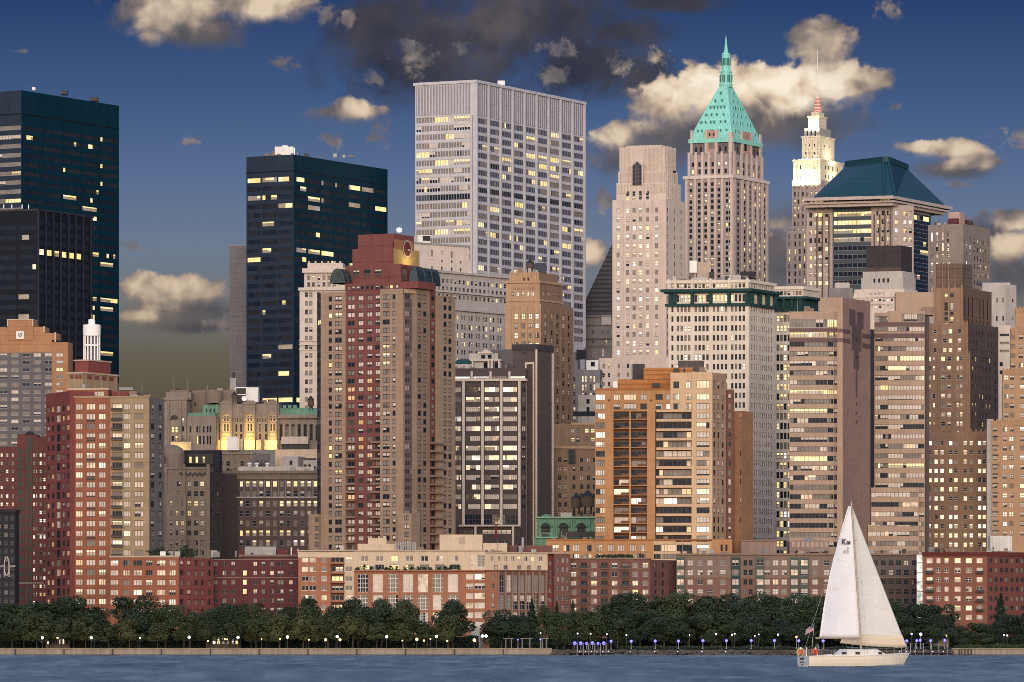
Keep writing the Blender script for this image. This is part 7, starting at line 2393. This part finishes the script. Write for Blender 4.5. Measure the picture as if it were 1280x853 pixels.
for k, (u, vt, wd) in enumerate(low_):
    where = "before the brown red block" if u < 846 else "before the long brown block" if u < 1035 else "behind the sailing boat" if u < 1135 else "before the glass stair shaft"
    tree("park_tree", u, vt, wd, 1522, BIG, f"lower spreading tree {where}, {ORD[k]} of the nearer row behind blue lamps", "lower trees behind the blue lamps", vb=806)
for (u, vt, wd, ms, lab) in ((1251, 742, 34, CON, "tall dark conifer before the red brick block with the dark cornice"), (1225, 778, 36, BIG, "small dark tree left of the tall conifer by the red block"), (1275, 766, 40, BIG, "broad dark tree at the far end of the shore, past the conifer"), (1204, 782, 30, BIG, "low dark tree between the glass stair shaft and the conifer"), (1296, 762, 36, BIG, "dark tree cut off by the picture's edge past the conifer")):
    tree("park_tree", u, vt, wd, 1528, ms, lab, None, vb=808)
def hedge(u0, u1, vt, Y, label, dens=48, mat=LEAFB, vb=811.5, dep=3.0, name="hedge", cat="hedge"):
    a, e = px(u0, Y), px(u1, Y)
    z0, z1 = 2.0, zz(vt, Y)
    L_ = e.x - a.x
    n = int(L_ * (z1 - z0) * dens)
    r = np.random.RandomState(int(u0) + 900)
    x = a.x + r.rand(n) * L_
    top = z1 - .5 * np.abs(np.sin(x * .35 + 1)) - .3 * r.rand(n)
    z = z0 + (top - z0) * r.rand(n)
    P = np.stack([x, Y + r.rand(n) * dep, z], 1)
    N = r.normal(size=(n, 3)) + np.array([0, -.7, .4])
    N /= np.linalg.norm(N, axis=1)[:, None]
    A = np.cross(N, r.normal(size=(n, 3)))
    A /= np.linalg.norm(A, axis=1)[:, None]
    B = np.cross(N, A)
    s = (.22 + .2 * r.rand(n))[:, None]
    V = np.stack([P - A * s, P - B * s * .7, P + A * s, P + B * s * .7], 1).reshape(-1, 3)
    o_ = Vector(((a.x + e.x) / 2, Y, z0))
    me = bpy.data.meshes.new(name)
    me.from_pydata((V - np.array(o_)).tolist(), [], np.arange(4 * n).reshape(-1, 4).tolist())
    me.materials.append(mat)
    o = bpy.data.objects.new(name, me)
    COL.objects.link(o)
    o.location = o_
    tag(o, label, cat)
hedge(-30, 280, 794, 1541, "dark hedge under the trees in front of the brown and red blocks")
hedge(280, 598, 794, 1541, "dark hedge under the trees in front of the maroon and cream topped blocks")
hedge(612, 770, 796, 1541, "dark hedge behind the pergola and the conifers")
hedge(770, 990, 796, 1543, "dark hedge under the big trees behind the blue lamps, before the long brown block")
hedge(990, 1195, 796, 1543, "dark hedge under the trees behind the sailing boat")
hedge(770, 990, 806.5, 1508, "low shoreline hedge along the blue lamp posts, away from the boat", vb=811)
hedge(990, 1195, 807, 1508, "low shoreline hedge behind the sailing boat's hull")
hedge(1195, 1310, 804.5, 1508, "clipped low hedge on the short pale sea wall")
hedge(1195, 1310, 797, 1543, "tall dark hedge under the conifer by the red block")
for (u, wd, vt, lab) in ((1205, 18, 792, "round bush at the end of the low hedge, nearer the jetty"), (1228, 26, 791.5, "wider round bush above the low hedge, nearer the conifer")):
    c = tree("bush", u, vt, wd, 1512, BIG, lab, None, vb=808)
    c["category"] = "bush"

# ================================================================== lamps
POLE = wall_mat("lamp post paint", (.05, .05, .055), var=.2)
POLEL = wall_mat("pale lamp post", (.30, .30, .32), var=.2)
GLOBE = plain("white lamp globe", (.9, .9, .9), .4, emit=(.92, .96, 1.0), estr=5.0)
GLOBEB = plain("blue lamp globe", (.3, .3, .9), .4, emit=(.07, .06, 1.0), estr=3.2)
GLOBEC = plain("small blue white deck light", (.8, .8, .9), .4, emit=(.42, .42, 1.0), estr=1.8)
GLOBEW = plain("warm lantern glass", (.9, .8, .6), .4, emit=(1.0, .55, .16), estr=2.2)
GLOBER = plain("red lamp globe", (.9, .3, .2), .4, emit=(1.0, .25, .12), estr=3.0)
def lamp(name, u, v, Y, r, gm, pm, label, group, zb=2.0, pr=.07):
    p = px(u, Y)
    z = zz(v, Y)
    root = empty(name, (p.x, p.y, zb), label, "lamp", group)
    m = MB()
    m.tube((p.x, p.y, zb), (p.x, p.y, z - r * .8), pr * 1.5, pr, pm, 8)
    m.lathe((p.x, p.y), [(pr * 3, zb), (pr * 3, zb + .25), (pr * 1.6, zb + .4)], pm, 8)
    m.obj("post", root, root.location)
    m = MB()
    m.lathe((p.x, p.y), [(r * math.sin(PI * (i + .12) / 8.24), z - r * math.cos(PI * (i + .12) / 8.24)) for i in range(9)], gm, 12)
    m.obj("globe", root, root.location, smooth=True)
    return root
for k, (u, v) in enumerate([(53, 797.5), (114, 797.3), (175, 797.5), (236.5, 796.8), (297.5, 797), (359.3, 796.5), (421.5, 796), (483.3, 796.2), (545.4, 795.8), (603, 795.3), (607.6, 795.2)]):
    lamp("street_lamp", u, v, 1506, .40 if k not in (2,) else .25, GLOBE, POLE, f"white globe lamp among the small promenade trees, {ORD[k]} along the sea wall", "white globe lamps on the promenade")
for k, (u, v, r_) in enumerate(sorted([(758.5, 793, .2), (783, 794, .22), (862, 794, .16), (895, 793, .27), (915, 793.6, .26), (918.3, 792.4, .26), (943.5, 795, .22), (948.5, 793.3, .2), (972.5, 793.5, .26), (676.0, 791.5, .14), (722, 792.2, .22), (738.3, 792.4, .2), (1139.5, 792.6, .26), (1255, 793.8, .2), (1259, 794.6, .25)])):
    lamp("street_lamp", u, v, 1514, r_ * .9, GLOBE, POLE, f"small white park lamp under the large trees, {ORD[k]} counting from the pergola", "white park lamps under the large trees")
BLUE = [(718.5, 804.4), (726, 804.4), (733.2, 804.6), (740.5, 804.2), (747.6, 804.6), (754.6, 804.3), (763.8, 801.8), (789, 801.8), (819, 801.6), (848, 801.6), (878.6, 801.2), (908, 801.2), (939, 801), (968, 801), (998.5, 801.3), (1029, 801.5), (1133.5, 801.4), (1146, 801.2), (1150.3, 800.6), (1163.3, 801.2), (1181, 800.6)]
for k, (u, v) in enumerate(BLUE):
    big = k in (0, 1, 3, 5)
    lamp("blue_lamp", u, v, 1502.6, .52 if big else .42, GLOBEB, POLEL, f"blue lamp on thin post, {ORD[k]} counting from the conifers, {'on the small jetty' if k < 6 else 'along the stone wall' if k < 16 else 'on the jetty past the boat'}", "blue lamps along the shore", zb=2.0 if k > 5 else 1.0, pr=.06)
lamp("blue_lamp", 1151, 793, 1506, .42, plain("violet lamp globe", (.7, .6, .9), .4, emit=(.62, .45, 1.0), estr=4.0), POLEL, "tallest violet white lamp rising above the far jetty past the boat", None)
lamp("red_lamp", 995.5, 796.5, 1506, .34, GLOBER, POLEL, "single red lamp on the shore just above the boat's stern", None)
for k, (u, v) in enumerate([(647.5, 799.8), (675.3, 799.6)]):
    lamp("blue_lamp", u, v, 1504, .24, GLOBEB, POLEL, f"blue lamp standing in the pergola, {'nearer the twin white lamps' if k == 0 else 'nearer the conifers'}", "blue lamps in the pergola")
for k, u in enumerate([724.5, 732, 739.3, 746.4, 753.4, 760.4, 788, 818.5, 847, 877.5, 907, 1124.5, 1133, 1143, 1154.3, 1166, 1179.2]):
    p = px(u, 1498)
    m = MB()
    z = zz(814.6, 1498)
    m.lathe((p.x, p.y), [(.17 * math.sin(PI * (i + .12) / 8.24), z - .17 * math.cos(PI * (i + .12) / 8.24)) for i in range(9)], GLOBEC, 10)
    m.tube((p.x, p.y, z - .16), (p.x, 1500.4, z - .22), .05, .05, POLE, 6)
    o = m.obj("wall_light", None, (p.x, p.y, z))
    tag(o, f"small pale light low on the waterside wall, {ORD[k]} counting from the conifers", "light", "low wall lights above the water")
for k, (u, v, r_) in enumerate([(72, 797.5, .3), (260, 801.5, .25), (273, 800, .22), (281, 799, .25), (284, 799.5, .25), (327, 799, .2), (350, 799, .22), (386, 800, .25), (407, 800, .42), (425, 800, .4), (503, 801, .22), (521, 799.5, .45), (530, 801, .3), (538, 799, .22), (559, 801.5, .3), (593, 800.5, .5), (1182, 793.5, .3)]):
    lamp("lantern", u, v, 1507.5 if u < 1100 else 1519, r_, GLOBEW, POLE, f"warm amber lantern glowing under the trees, {ORD[k]} along the park path", "amber lanterns under the trees")

# jetties with their posts
def jetty(u0, u1, label, posts):
    a, e = px(u0, 1499), px(u1, 1499)
    root = empty("jetty", ((a.x + e.x) / 2, 1498, 0), label, "jetty")
    m = MB()
    m.box(a.x, e.x, 1496.5, 1500.3, .75, 1.0, CONCD)
    m.obj("deck", root, root.location)
    for u in posts:
        p = px(u, 1497)
        m = MB()
        m.tube((p.x, p.y, -1.5), (p.x, p.y, zz(804.5, 1497)), .12, .12, POLEL, 8)
        m.obj("post", root, root.location)
    m = MB()
    m.box(a.x, e.x, 1496.95, 1497.05, zz(804.6, 1497), zz(804, 1497), POLE)
    m.obj("rail", root, root.location)
    return root
jetty(712, 768, "small dark jetty with a row of blue lit posts, right of the conifers", [721.5, 729, 736, 743.5, 750.5, 757.5])
jetty(1118, 1189, "dark jetty with tall posts and blue lamps, just past the sailing boat", [1138, 1144, 1154, 1164, 1173.5, 1184])
for (u0, u1, lab) in ((630.5, 641, "weathered two post pergola frame on the sea wall, nearer the twin lamps"), (676, 685, "weathered two post pergola frame on the sea wall, nearer the conifers"), (651, 664, "low pergola frame between the other two on the sea wall")):
    a, e = px(u0, 1504), px(u1, 1504)
    root = empty("pergola", ((a.x + e.x) / 2, 1504, 2), lab, "pergola")
    PW = wall_mat("weathered pergola timber", (.16, .15, .14), var=.3)
    for x in (a.x + .4, e.x - .4):
        for y in (1504, 1506.5):
            m = MB()
            m.box(x - .14, x + .14, y - .14, y + .14, 2, zz(799, 1504), PW)
            m.obj("post", root, root.location)
    for y in (1504, 1506.5):
        m = MB()
        m.box(a.x - .3, e.x + .3, y - .1, y + .1, zz(799, 1504), zz(797.8, 1504), PW)
        m.obj("beam", root, root.location)
# lit pavilions under the trees
for (u0, u1, vt, Y, lab) in ((57, 86, 789, 1533, "low lit glass pavilion under the trees in front of the red and tan tower"), (258, 300, 793, 1534, "low lit garden pavilion under the trees in front of the maroon block"), (1166, 1186, 790, 1520, "small buff kiosk with a lit yellow strip behind the far jetty")):
    b = Bld("pavilion", lab, "pavilion", (u0 + u1) / 2, Y)
    Wpv = Win(1, 2, dict(litp=.5, lit=.3, dark=.2), FRD, rec=.2, k=6, seed=int(u0))
    Lp = Line(u0, Y, 0)
    if u0 < 1000:
        b.strip(Lp, u0, u1, vt, None, STONEB, [(cols(u0 + 1, u1 - 1, 7, .7), [(vt + 3, 806)], Wpv)], dep=5)
        b.strip(Lp, u0 - 1, u1 + 1, vt - 1.2, vt, DARKM, out=.6, dep=6, part="roof", solo=True)
    else:
        b.strip(Lp, u0, u1, vt, None, STONEB, [([(1182.5, 1184)], [(vt + 2, vt + 7)], Win(1, 1, dict(lit=1), None, rec=.1, k=1))], dep=4)
    b.done()
# dim service door at the foot of the cream topped block
b = Bld("entrance_porch", "pale stone porch at the foot of the orange and cream block, near twin white lamps", "porch", 592, 1565)
Lp = Line(592, 1565, 3)
b.strip(Lp, 588, 599.5, 785, None, STONEL, [([(591, 596)], [(797, 809)], Win(1, 1, dict(lito=1), FRD, rec=.5, k=1, name="door"))], dep=10)
b.done()
# ================================================================== sailing boat
HD = R(25)
BY = 500.0
bo = px(1068, BY)
boat = empty("sailing_boat", (bo.x, bo.y, 0), "white and cream sailing yacht heading right under two full sails", "sailing boat")
boat.rotation_euler = (0, 0, HD)
ch, sh_ = math.cos(HD), math.sin(HD)
def bx_(u, y=0.0):
    """local x of the point that lies y to port of the centre line and shows at pixel u"""
    k = (u - 640) / F
    ox, oy = bo.x - y * sh_, bo.y + y * ch
    return (k * oy - ox) / (ch - k * sh_)
def bz(v, x=0.0, y=0.0):
    return zz(v, bo.y + x * sh_ + y * ch)
HULL = plain("cream hull paint", (.75, .67, .55), .35)
TRANS = plain("pale blue grey transom", (.50, .53, .58), .4)
DECKM = plain("white deck", (.72, .69, .64), .5)
ANTI = plain("black boot stripe", (.012, .012, .014), .5)
SMOKE = plain("dark smoked port", (.02, .022, .025), .15)
STEEL = plain("stainless rail", (.45, .45, .46), .3, metallic=.8)
MASTM = plain("weathered mast alloy", (.42, .33, .26), .45)
def bobj(m, name, parent=boat):
    o = m.obj(name)
    o.parent = parent
    return o
x_st, x_bw = bx_(1011.5, -1.2), bx_(1137)
LWL = x_bw - x_st
ST = 18
secs = []
for i in range(ST + 1):
    t_ = i / ST
    x = x_st + LWL * t_
    bm = 1.62 * (1 - max(0, (t_ - .42) / .58) ** 2.1) if t_ > .42 else 1.62 - .42 * ((.42 - t_) / .42) ** 1.7
    zs_ = 1.06 + .34 * t_ ** 2 + .05 * (1 - t_) ** 2
    xo = lambda z: x - (zs_ - z) * .62 * max(0, t_ - .80) / .20 if t_ > .8 else x
    row = []
    for (f, z) in ((1.0, zs_), (1.0, zs_ * .72), (.965, zs_ * .4), (.90, .16), (.86, .04), (.55, -.35), (0, -.5)):
        row.append((xo(z), -max(bm, .02) * f, z))
    secs.append(row)
hull = MB()
NP = len(secs[0])
for sgn in (1, -1):
    vs = [(x, y * sgn, z) for r_ in secs for (x, y, z) in r_]
    for (lo_, hi_, mat) in ((0, 3, HULL), (3, NP - 1, ANTI)):
        hull.faces(vs, [(i * NP + j, (i + 1) * NP + j, (i + 1) * NP + j + 1, i * NP + j + 1) for i in range(ST) for j in range(lo_, hi_)], mat)
bobj(hull, "hull")
tr = MB()
r0 = secs[0]
pts = [(x, y, z) for (x, y, z) in r0] + [(x, -y, z) for (x, y, z) in reversed(r0[:-1])]
tr.poly([(p[0] - .02, p[1], p[2]) for p in pts], TRANS)
tro = bobj(tr, "transom")
lt = MB()
xt = r0[0][0] - .06
def dash(y0, y1, z, h, m_=None):
    lt.box(xt - .02, xt, y0, y1, z, z + h, INK)
for (ya, yb, z, h) in ((.55, .40, .80, .17), (.36, .28, .76, .22), (.24, .08, .78, .20), (.04, -.12, .80, .20), (-.16, -.26, .84, .2), (.5, .36, .47, .12), (.3, .22, .5, .08), (.18, .0, .48, .13), (-.04, -.18, .51, .11), (.3, .16, .25, .08), (.1, -.06, .27, .09)):
    dash(min(ya, yb), max(ya, yb), z, h)
o = lt.obj("lettering")
o.parent = tro
dk = MB()
top = [r_[0] for r_ in secs]
for i in range(ST):
    a, e = top[i], top[i + 1]
    dk.poly([(a[0], a[1], a[2] - .03), (e[0], e[1], e[2] - .03), (e[0], -e[1], e[2] - .03), (a[0], -a[1], a[2] - .03)], DECKM)
bobj(dk, "deck")
tr_ = MB()
for sgn in (1, -1):
    for i in range(ST):
        a, e = top[i], top[i + 1]
        tr_.tube((a[0], a[1] * sgn, a[2]), (e[0], e[1] * sgn, e[2]), .045, .045, DECKM, 6, caps=False)
bobj(tr_, "toe_rail")
# cabin trunk
cb = MB()
xa, xb, xc = bx_(1051, -.9), bx_(1061, -.9), bx_(1110, -.6)
zd, zt = 1.02, bz(811.3)
xm = bx_(1098, -.8)
prof = [(xa, .95, zd + .12), (xb, .92, zt - .02), (xm, .72, zt - .06), (xc, .42, zd + .22)]
bt = [(xa, 1.08), (xb, 1.08), (xm, .9), (xc, .55)]
for sgn in (1, -1):
    for i in range(3):
        (x0, w0, h0), (x1, w1, h1) = prof[i], prof[i + 1]
        cb.poly([(bt[i][0], -bt[i][1] * sgn, zd - .1), (bt[i + 1][0], -bt[i + 1][1] * sgn, zd - .1), (x1, -w1 * sgn, h1), (x0, -w0 * sgn, h0)], DECKM)
for i in range(3):
    (x0, w0, h0), (x1, w1, h1) = prof[i], prof[i + 1]
    cb.poly([(x0, -w0, h0), (x1, -w1, h1), (x1, w1, h1), (x0, w0, h0)], DECKM)
cb.poly([(xa, -.95, zd - .1), (xa, .95, zd - .1), (xa, .95, zd + .12), (xa, -.95, zd + .12)], DECKM)
cb.poly([(xc, -.42, zd - .1), (xc, .42, zd - .1), (xc, .42, zd + .22), (xc, -.42, zd + .22)], DECKM)
cabin = bobj(cb, "cabin")
for (u, wd) in ((1055.8, 5.6), (1072.3, 5.2), (1100.3, 4.6)):
    m = MB()
    yy = -1.02 if u < 1090 else -.82
    x = bx_(u, yy)
    L_ = wd * BY / F / ch / 2
    for dd in (0,):
        m.prism([(x - L_, yy - .05), (x + L_, yy - .03), (x + L_, yy + .1), (x - L_, yy + .1)], bz(818.0) , bz(815.2), SMOKE)
    o = m.obj("port_window")
    o.parent = cabin
gr_ = MB()
gr_.tube((xb, -.6, zt + .1), (xm, -.5, zt + .06), .025, .025, STEEL, 6)
o = gr_.obj("grab_rail")
o.parent = cabin
co = MB()
for sgn in (1, -1):
    co.prism([(bx_(1024, -1), -1.12 * sgn), (xa, -1.12 * sgn), (xa, -.86 * sgn), (bx_(1024, -1), -.86 * sgn)], zd - .05, zd + .26, DECKM, DECKM, z1s=[zd + .12, zd + .3, zd + .3, zd + .12])
bobj(co, "coaming")
# helm pedestal + companion dark
m = MB()
m.tube((bx_(1022), 0, 1.0), (bx_(1022), 0, 1.95), .07, .05, STEEL, 8)
m.lathe((0, 0), [(.40, 0), (.43, .02), (.40, .04)], STEEL, 20)
m.v = m.v[:-60] + [(bx_(1021) + z, x, 1.9 + y) for (x, y, z) in m.v[-60:]]
bobj(m, "steering_wheel")
# spars
x_mb, x_mt = bx_(1076.5), bx_(1064.3)
z_mb, z_mt = bz(811), bz(628)
mast = MB()
mast.tube((x_mb, 0, z_mb - .2), (x_mt, 0, z_mt), .105, .075, MASTM, 10)
mo = bobj(mast, "mast")
m = MB()
m.tube((x_mt - .05, 0, z_mt), (x_mt - .3, 0, z_mt + .32), .018, .012, STEEL, 5)
m.tube((x_mt + .05, 0, z_mt - .1), (x_mt + .05, 0, z_mt + .35), .012, .01, STEEL, 5)
o = m.obj("masthead_aerial")
o.parent = mo
def mast_x(z):
    return x_mb + (x_mt - x_mb) * (z - z_mb) / (z_mt - z_mb)
for zf in (.48, .74):
    m = MB()
    z = z_mb + (z_mt - z_mb) * zf
    m.tube((mast_x(z), -.75, z + .03), (mast_x(z), .75, z + .03), .03, .03, MASTM, 6)
    o = m.obj("spreader")
    o.parent = mo
zB = bz(797.6)
x_be = bx_(1019.5, .3)
m = MB()
m.tube((mast_x(zB) - .08, 0, zB), (x_be, .3, zB - .02), .075, .065, MASTM, 8)
bobj(m, "boom")
# sails
def sail_mat(name, col):
    m_, t, b_ = new_mat(name)
    pos = t.n("ShaderNodeTexCoord").outputs["Object"]
    s = t.n("ShaderNodeSeparateXYZ")
    t.put(s.inputs[0], pos)
    a = t.noise(pos, .5, 4, .6)
    d = t.noise(t.v("MULTIPLY", pos, (2.0, 2.0, .25)), .6, 3, .6)
    fr = t.m("FRACT", t.m("DIVIDE", t.m("ADD", s.outputs[2], t.m("MULTIPLY", s.outputs[0], .18)), 1.05))
    seam = t.m("MULTIPLY", t.m("LESS_THAN", fr, .05), .07)
    f = t.m("SUBTRACT", t.m("ADD", .80, t.m("ADD", t.m("MULTIPLY", a, .25), t.m("MULTIPLY", d, .15))), seam)
    t.put(b_.inputs["Base Color"], t.scale(col, f))
    b_.inputs["Roughness"].default_value = .7
    b_.inputs["Specular IOR Level"].default_value = .15
    MATS[name] = m_
    return m_
MAINS = sail_mat("white sail cloth", (.78, .79, .82))
GENOA = sail_mat("cream sail cloth", (.71, .71, .70))
GENOB = sail_mat("tan sail sun strip", (.52, .43, .33))
TAPE = plain("white batten tape", (.82, .82, .8), .6)
z_hd = bz(633)
def main_pt(s, t, off=0.0):
    z = zB + .08 + (z_hd - zB - .08) * t
    lx = mast_x(z) - .10
    ax = bx_(1024.5, .25)
    hx = mast_x(z_hd) - .22
    ex = ax + (hx - ax) * t - .42 * math.sin(PI * t) * (1 - .2 * t)
    x = lx + (ex - lx) * s
    y = .28 * s * (1 - t) + (lx - ex) * .10 * math.sin(PI * s ** .8) + .10 * t * s * 3
    return Vector((x, y + off, z))
def sail(fn, ns, nt, name, mat, parent=boat):
    vs = [tuple(fn(i / ns, j / nt)) for j in range(nt + 1) for i in range(ns + 1)]
    fs = [(j * (ns + 1) + i, j * (ns + 1) + i + 1, (j + 1) * (ns + 1) + i + 1, (j + 1) * (ns + 1) + i) for j in range(nt) for i in range(ns)]
    m = MB()
    m.faces(vs, fs, mat)
    o = m.obj(name, None, smooth=True)
    o.parent = parent
    sol = o.modifiers.new("cloth thickness", "SOLIDIFY")
    sol.thickness = .012
    return o
ms = sail(main_pt, 14, 40, "mainsail", MAINS)
def on_main(u, v, off=-.05):
    z = bz(v, -1.5)
    t_ = (z - zB - .08) / (z_hd - zB - .08)
    a, e = main_pt(0, t_), main_pt(1, t_)
    x = bx_(u, .3)
    s_ = min(1, max(0, (a.x - x) / (a.x - e.x)))
    return main_pt(s_, t_, off)
for (u0, v0, u1, v1) in ((1047, 698.5, 1057, 701.5), (1035.5, 733, 1049, 737), (1028.5, 765, 1042, 769)):
    m = MB()
    a, e = on_main(u0, v0), on_main(u1, v1)
    m.poly([a + Vector((0, 0, -.05)), e + Vector((0, 0, -.05)), e + Vector((0, 0, .05)), a + Vector((0, 0, .05))], TAPE)
    o = m.obj("batten_pocket")
    o.parent = ms
def letters(txt, u, v, h, mat, name="sail_number"):
    cu = bpy.data.curves.new(name, "FONT")
    cu.body = txt
    cu.size = h * 1.38
    cu.offset = .03
    cu.materials.append(mat)
    t_o = bpy.data.objects.new(name, cu)
    me_ = bpy.data.meshes.new_from_object(t_o)
    bpy.data.objects.remove(t_o)
    o = bpy.data.objects.new(name, me_)
    COL.objects.link(o)
    o.parent = ms
    p = on_main(u, v, -.24)
    o.location = p
    o.rotation_euler = (R(90), R(4), R(4))
GREYL = plain("faded grey sail mark", (.42, .43, .46), .7)
letters("K", 1050.8, 680, .52, INK)
letters("28", 1056.8, 680, .29, INK)
letters("2", 1057.4, 687, .24, GREYL)
letters("17 2", 1052.8, 691, .24, GREYL)
x_hg, z_hg = mast_x(bz(636)) + .16, bz(636)
x_tk, z_tk = bx_(1133.5), bz(809.3, 4)
clew = Vector((bx_(1050, 1.1), 1.1, bz(804)))
def gen_pt(s, t):
    Lp = Vector((x_tk + (x_hg - x_tk) * t, 0, z_tk + (z_hg - z_tk) * t))
    q_ = clew.lerp(Vector((x_hg - .05, .05, z_hg)), t)
    q_ = q_ + Vector((.55 * math.sin(PI * t ** .8), .12 * math.sin(PI * t), 0))
    p = Lp.lerp(q_, s)
    w_ = (Lp - q_).length
    p.y += .10 * w_ * math.sin(PI * s ** .75)
    p.z += -.10 * math.sin(PI * s) * (1 - t) ** 3
    return p
gs = sail(gen_pt, 20, 44, "genoa", GENOA)
gm_ = gs.data
gm_.materials.append(GENOB)
for p_ in gm_.polygons:
    i = p_.index
    if i % 20 >= 18 or i // 20 < 3:
        p_.material_index = 1 if i % 20 >= 18 else 0
# lower cream panel
fo_ = sail(lambda s, t: gen_pt(s, t * .085) + Vector((0, -.04, 0)), 20, 3, "foot_panel", plain("cream foot panel", (.66, .57, .45), .7), gs)
# standing rigging
rg = MB()
rg.tube((x_tk + .05, 0, z_tk - .15), (x_mt + .08, 0, z_mt - .4), .02, .02, STEEL, 5)
rg.tube((bx_(1003), 0, 1.1), (x_mt - .08, 0, z_mt - .1), .014, .014, STEEL, 5)
for sgn in (1, -1):
    rg.tube((x_mb - .1, 1.5 * sgn, 1.1), (mast_x(z_mb + (z_mt - z_mb) * .74), .75 * sgn, z_mb + (z_mt - z_mb) * .74), .014, .014, STEEL, 5)
    rg.tube((mast_x(z_mb + (z_mt - z_mb) * .74), .75 * sgn, z_mb + (z_mt - z_mb) * .74), (x_mt, 0, z_mt - .2), .014, .014, STEEL, 5)
bobj(rg, "rigging")
# rails
rl = MB()
def rail(pts, r_=.02):
    for a, e in zip(pts, pts[1:]):
        rl.tube(a, e, r_, r_, STEEL, 5)
zr = 1.75
xs0 = x_st
rail([(xs0 + 1.3, -1.35, zr), (xs0 + .1, -1.15, zr), (xs0 - .02, -.5, zr), (xs0 - .02, .5, zr), (xs0 + .1, 1.15, zr), (xs0 + 1.3, 1.35, zr)])
rail([(xs0 + 1.3, -1.35, zr - .32), (xs0 + .1, -1.15, zr - .32), (xs0 + .1, 1.15, zr - .32), (xs0 + 1.3, 1.35, zr - .32)], .015)
for (x, y) in ((xs0 + 1.3, 1.35), (xs0 + .1, 1.15), (xs0, .45)):
    for sgn in (1, -1):
        rl.tube((x, y * sgn, 1.05), (x, y * sgn, zr), .02, .02, STEEL, 5)
bobj(rl, "pushpit")
rl = MB()
zb_ = 2.0
rail([(x_bw - 1.3, -.72, zb_ - .05), (x_bw - .25, -.12, zb_), (x_bw - .25, .12, zb_), (x_bw - 1.3, .72, zb_ - .05)])
for (x, y) in ((x_bw - 1.3, .72), (x_bw - .35, .14)):
    for sgn in (1, -1):
        rl.tube((x, y * sgn, 1.35), (x, y * sgn, zb_), .02, .02, STEEL, 5)
bobj(rl, "pulpit")
for sgn in (1, -1):
    prev = (xs0 + 1.3, 1.35 * sgn * -1, zr)
    for k in range(1, 6):
        t_ = k / 6
        i = int((.14 + .74 * t_) * ST)
        x, y, z = secs[i][0]
        rl = MB()
        rl.tube((x, y * sgn * .97, z), (x, y * sgn * .97, z + .62), .018, .015, STEEL, 5)
        bobj(rl, "stanchion")
    rl = MB()
    pts = [(xs0 + 1.3, -1.35 * sgn, zr)] + [(secs[int((.14 + .74 * k / 6) * ST)][0][0], secs[int((.14 + .74 * k / 6) * ST)][0][1] * sgn * .97, secs[int((.14 + .74 * k / 6) * ST)][0][2] + .6) for k in range(1, 6)] + [(x_bw - 1.3, -.72 * sgn, zb_ - .05)]
    rail(pts, .01)
    bobj(rl, "lifeline")
# outboard bracket post
m = MB()
m.tube((bx_(1008.2, -.2), -.2, .9), (bx_(1008.2, -.2), -.2, bz(809.5)), .055, .055, plain("white stern post", (.8, .78, .75), .5), 8)
bobj(m, "stern_post")
# ensign
m = MB()
fx0, fx1 = bx_(1013.8), bx_(1017.6)
m.tube((fx0, 0, 1.0), (fx1, 0, bz(779.8)), .022, .018, STEEL, 6)
st_ = bobj(m, "flag_staff")
FR_, FW_, FB_ = plain("flag red", (.42, .06, .06), .8), plain("flag white", (.62, .58, .56), .8), plain("flag blue", (.05, .06, .16), .8)
m = MB()
a0, a1 = Vector((fx1 - .06, 0, bz(780.6))), Vector((bx_(1015.9), 0, bz(789.2)))
def fl_pt(s, t):
    p = a0.lerp(a1, t)
    return p + Vector((-.86 * s, .10 * math.sin(s * 5) * s, -.50 * s + .10 * s * t))
for r_ in range(13):
    for c in range(8):
        s0, s1, t0, t1 = c / 8, (c + 1) / 8, r_ / 13, (r_ + 1) / 13
        m.poly([fl_pt(s0, t0), fl_pt(s1, t0), fl_pt(s1, t1), fl_pt(s0, t1)], FB_ if (c < 3 and r_ < 7) else (FR_ if r_ % 2 == 0 else FW_))
o = m.obj("ensign")
o.parent = st_
# horseshoe buoys hung on the stern rail (things of their own)
def to_w(x, y, z):
    return Vector((bo.x + x * ch - y * sh_, bo.y + x * sh_ + y * ch, z))
def buoy(x, y, z, mat, label, inner=None, w_=.30, h_=.40, th=.13, yaw=0.0):
    root = empty("horseshoe_buoy", to_w(x, y, z), label, "lifebuoy")
    root.rotation_euler = (0, 0, HD + yaw)
    m = MB()
    n = 16
    pts = []
    for i in range(n + 1):
        a = R(-58 + 296 * i / n)
        pts.append(Vector((w_ * math.cos(a), 0, h_ * math.sin(a))))
    for a, e in zip(pts, pts[1:]):
        m.tube(a, e, th, th, mat, 10)
    o = m.obj("float_ring")
    o.parent = root
    m = MB()
    m.box(-w_ * .62, w_ * .62, .0, .10, -h_ * .5, h_ * .55, inner)
    o = m.obj("cover_bag")
    o.parent = root
    m = MB()
    m.box(-.05, .05, -th - .02, -th + .04, h_ - .1, h_ + .14, plain("white buoy strap", (.75, .75, .72), .6))
    o = m.obj("strap")
    o.parent = root
    return root
YB = plain("mustard buoy vinyl", (.50, .33, .10), .55)
OB = plain("orange red buoy vinyl", (.60, .09, .04), .55)
buoy(bx_(1001, .6), .6, bz(815.6), YB, "mustard yellow horseshoe lifebuoy hung on the yacht's stern rail, left of the flag staff", OB, .32, .36, .12, yaw=R(-40))
buoy(bx_(1018, -1.3), -1.42, bz(815.2), OB, "orange red horseshoe lifebuoy on the yacht's side rail by the flag staff", plain("dark red bag", (.35, .05, .03), .6), .22, .31, .11, yaw=R(5))
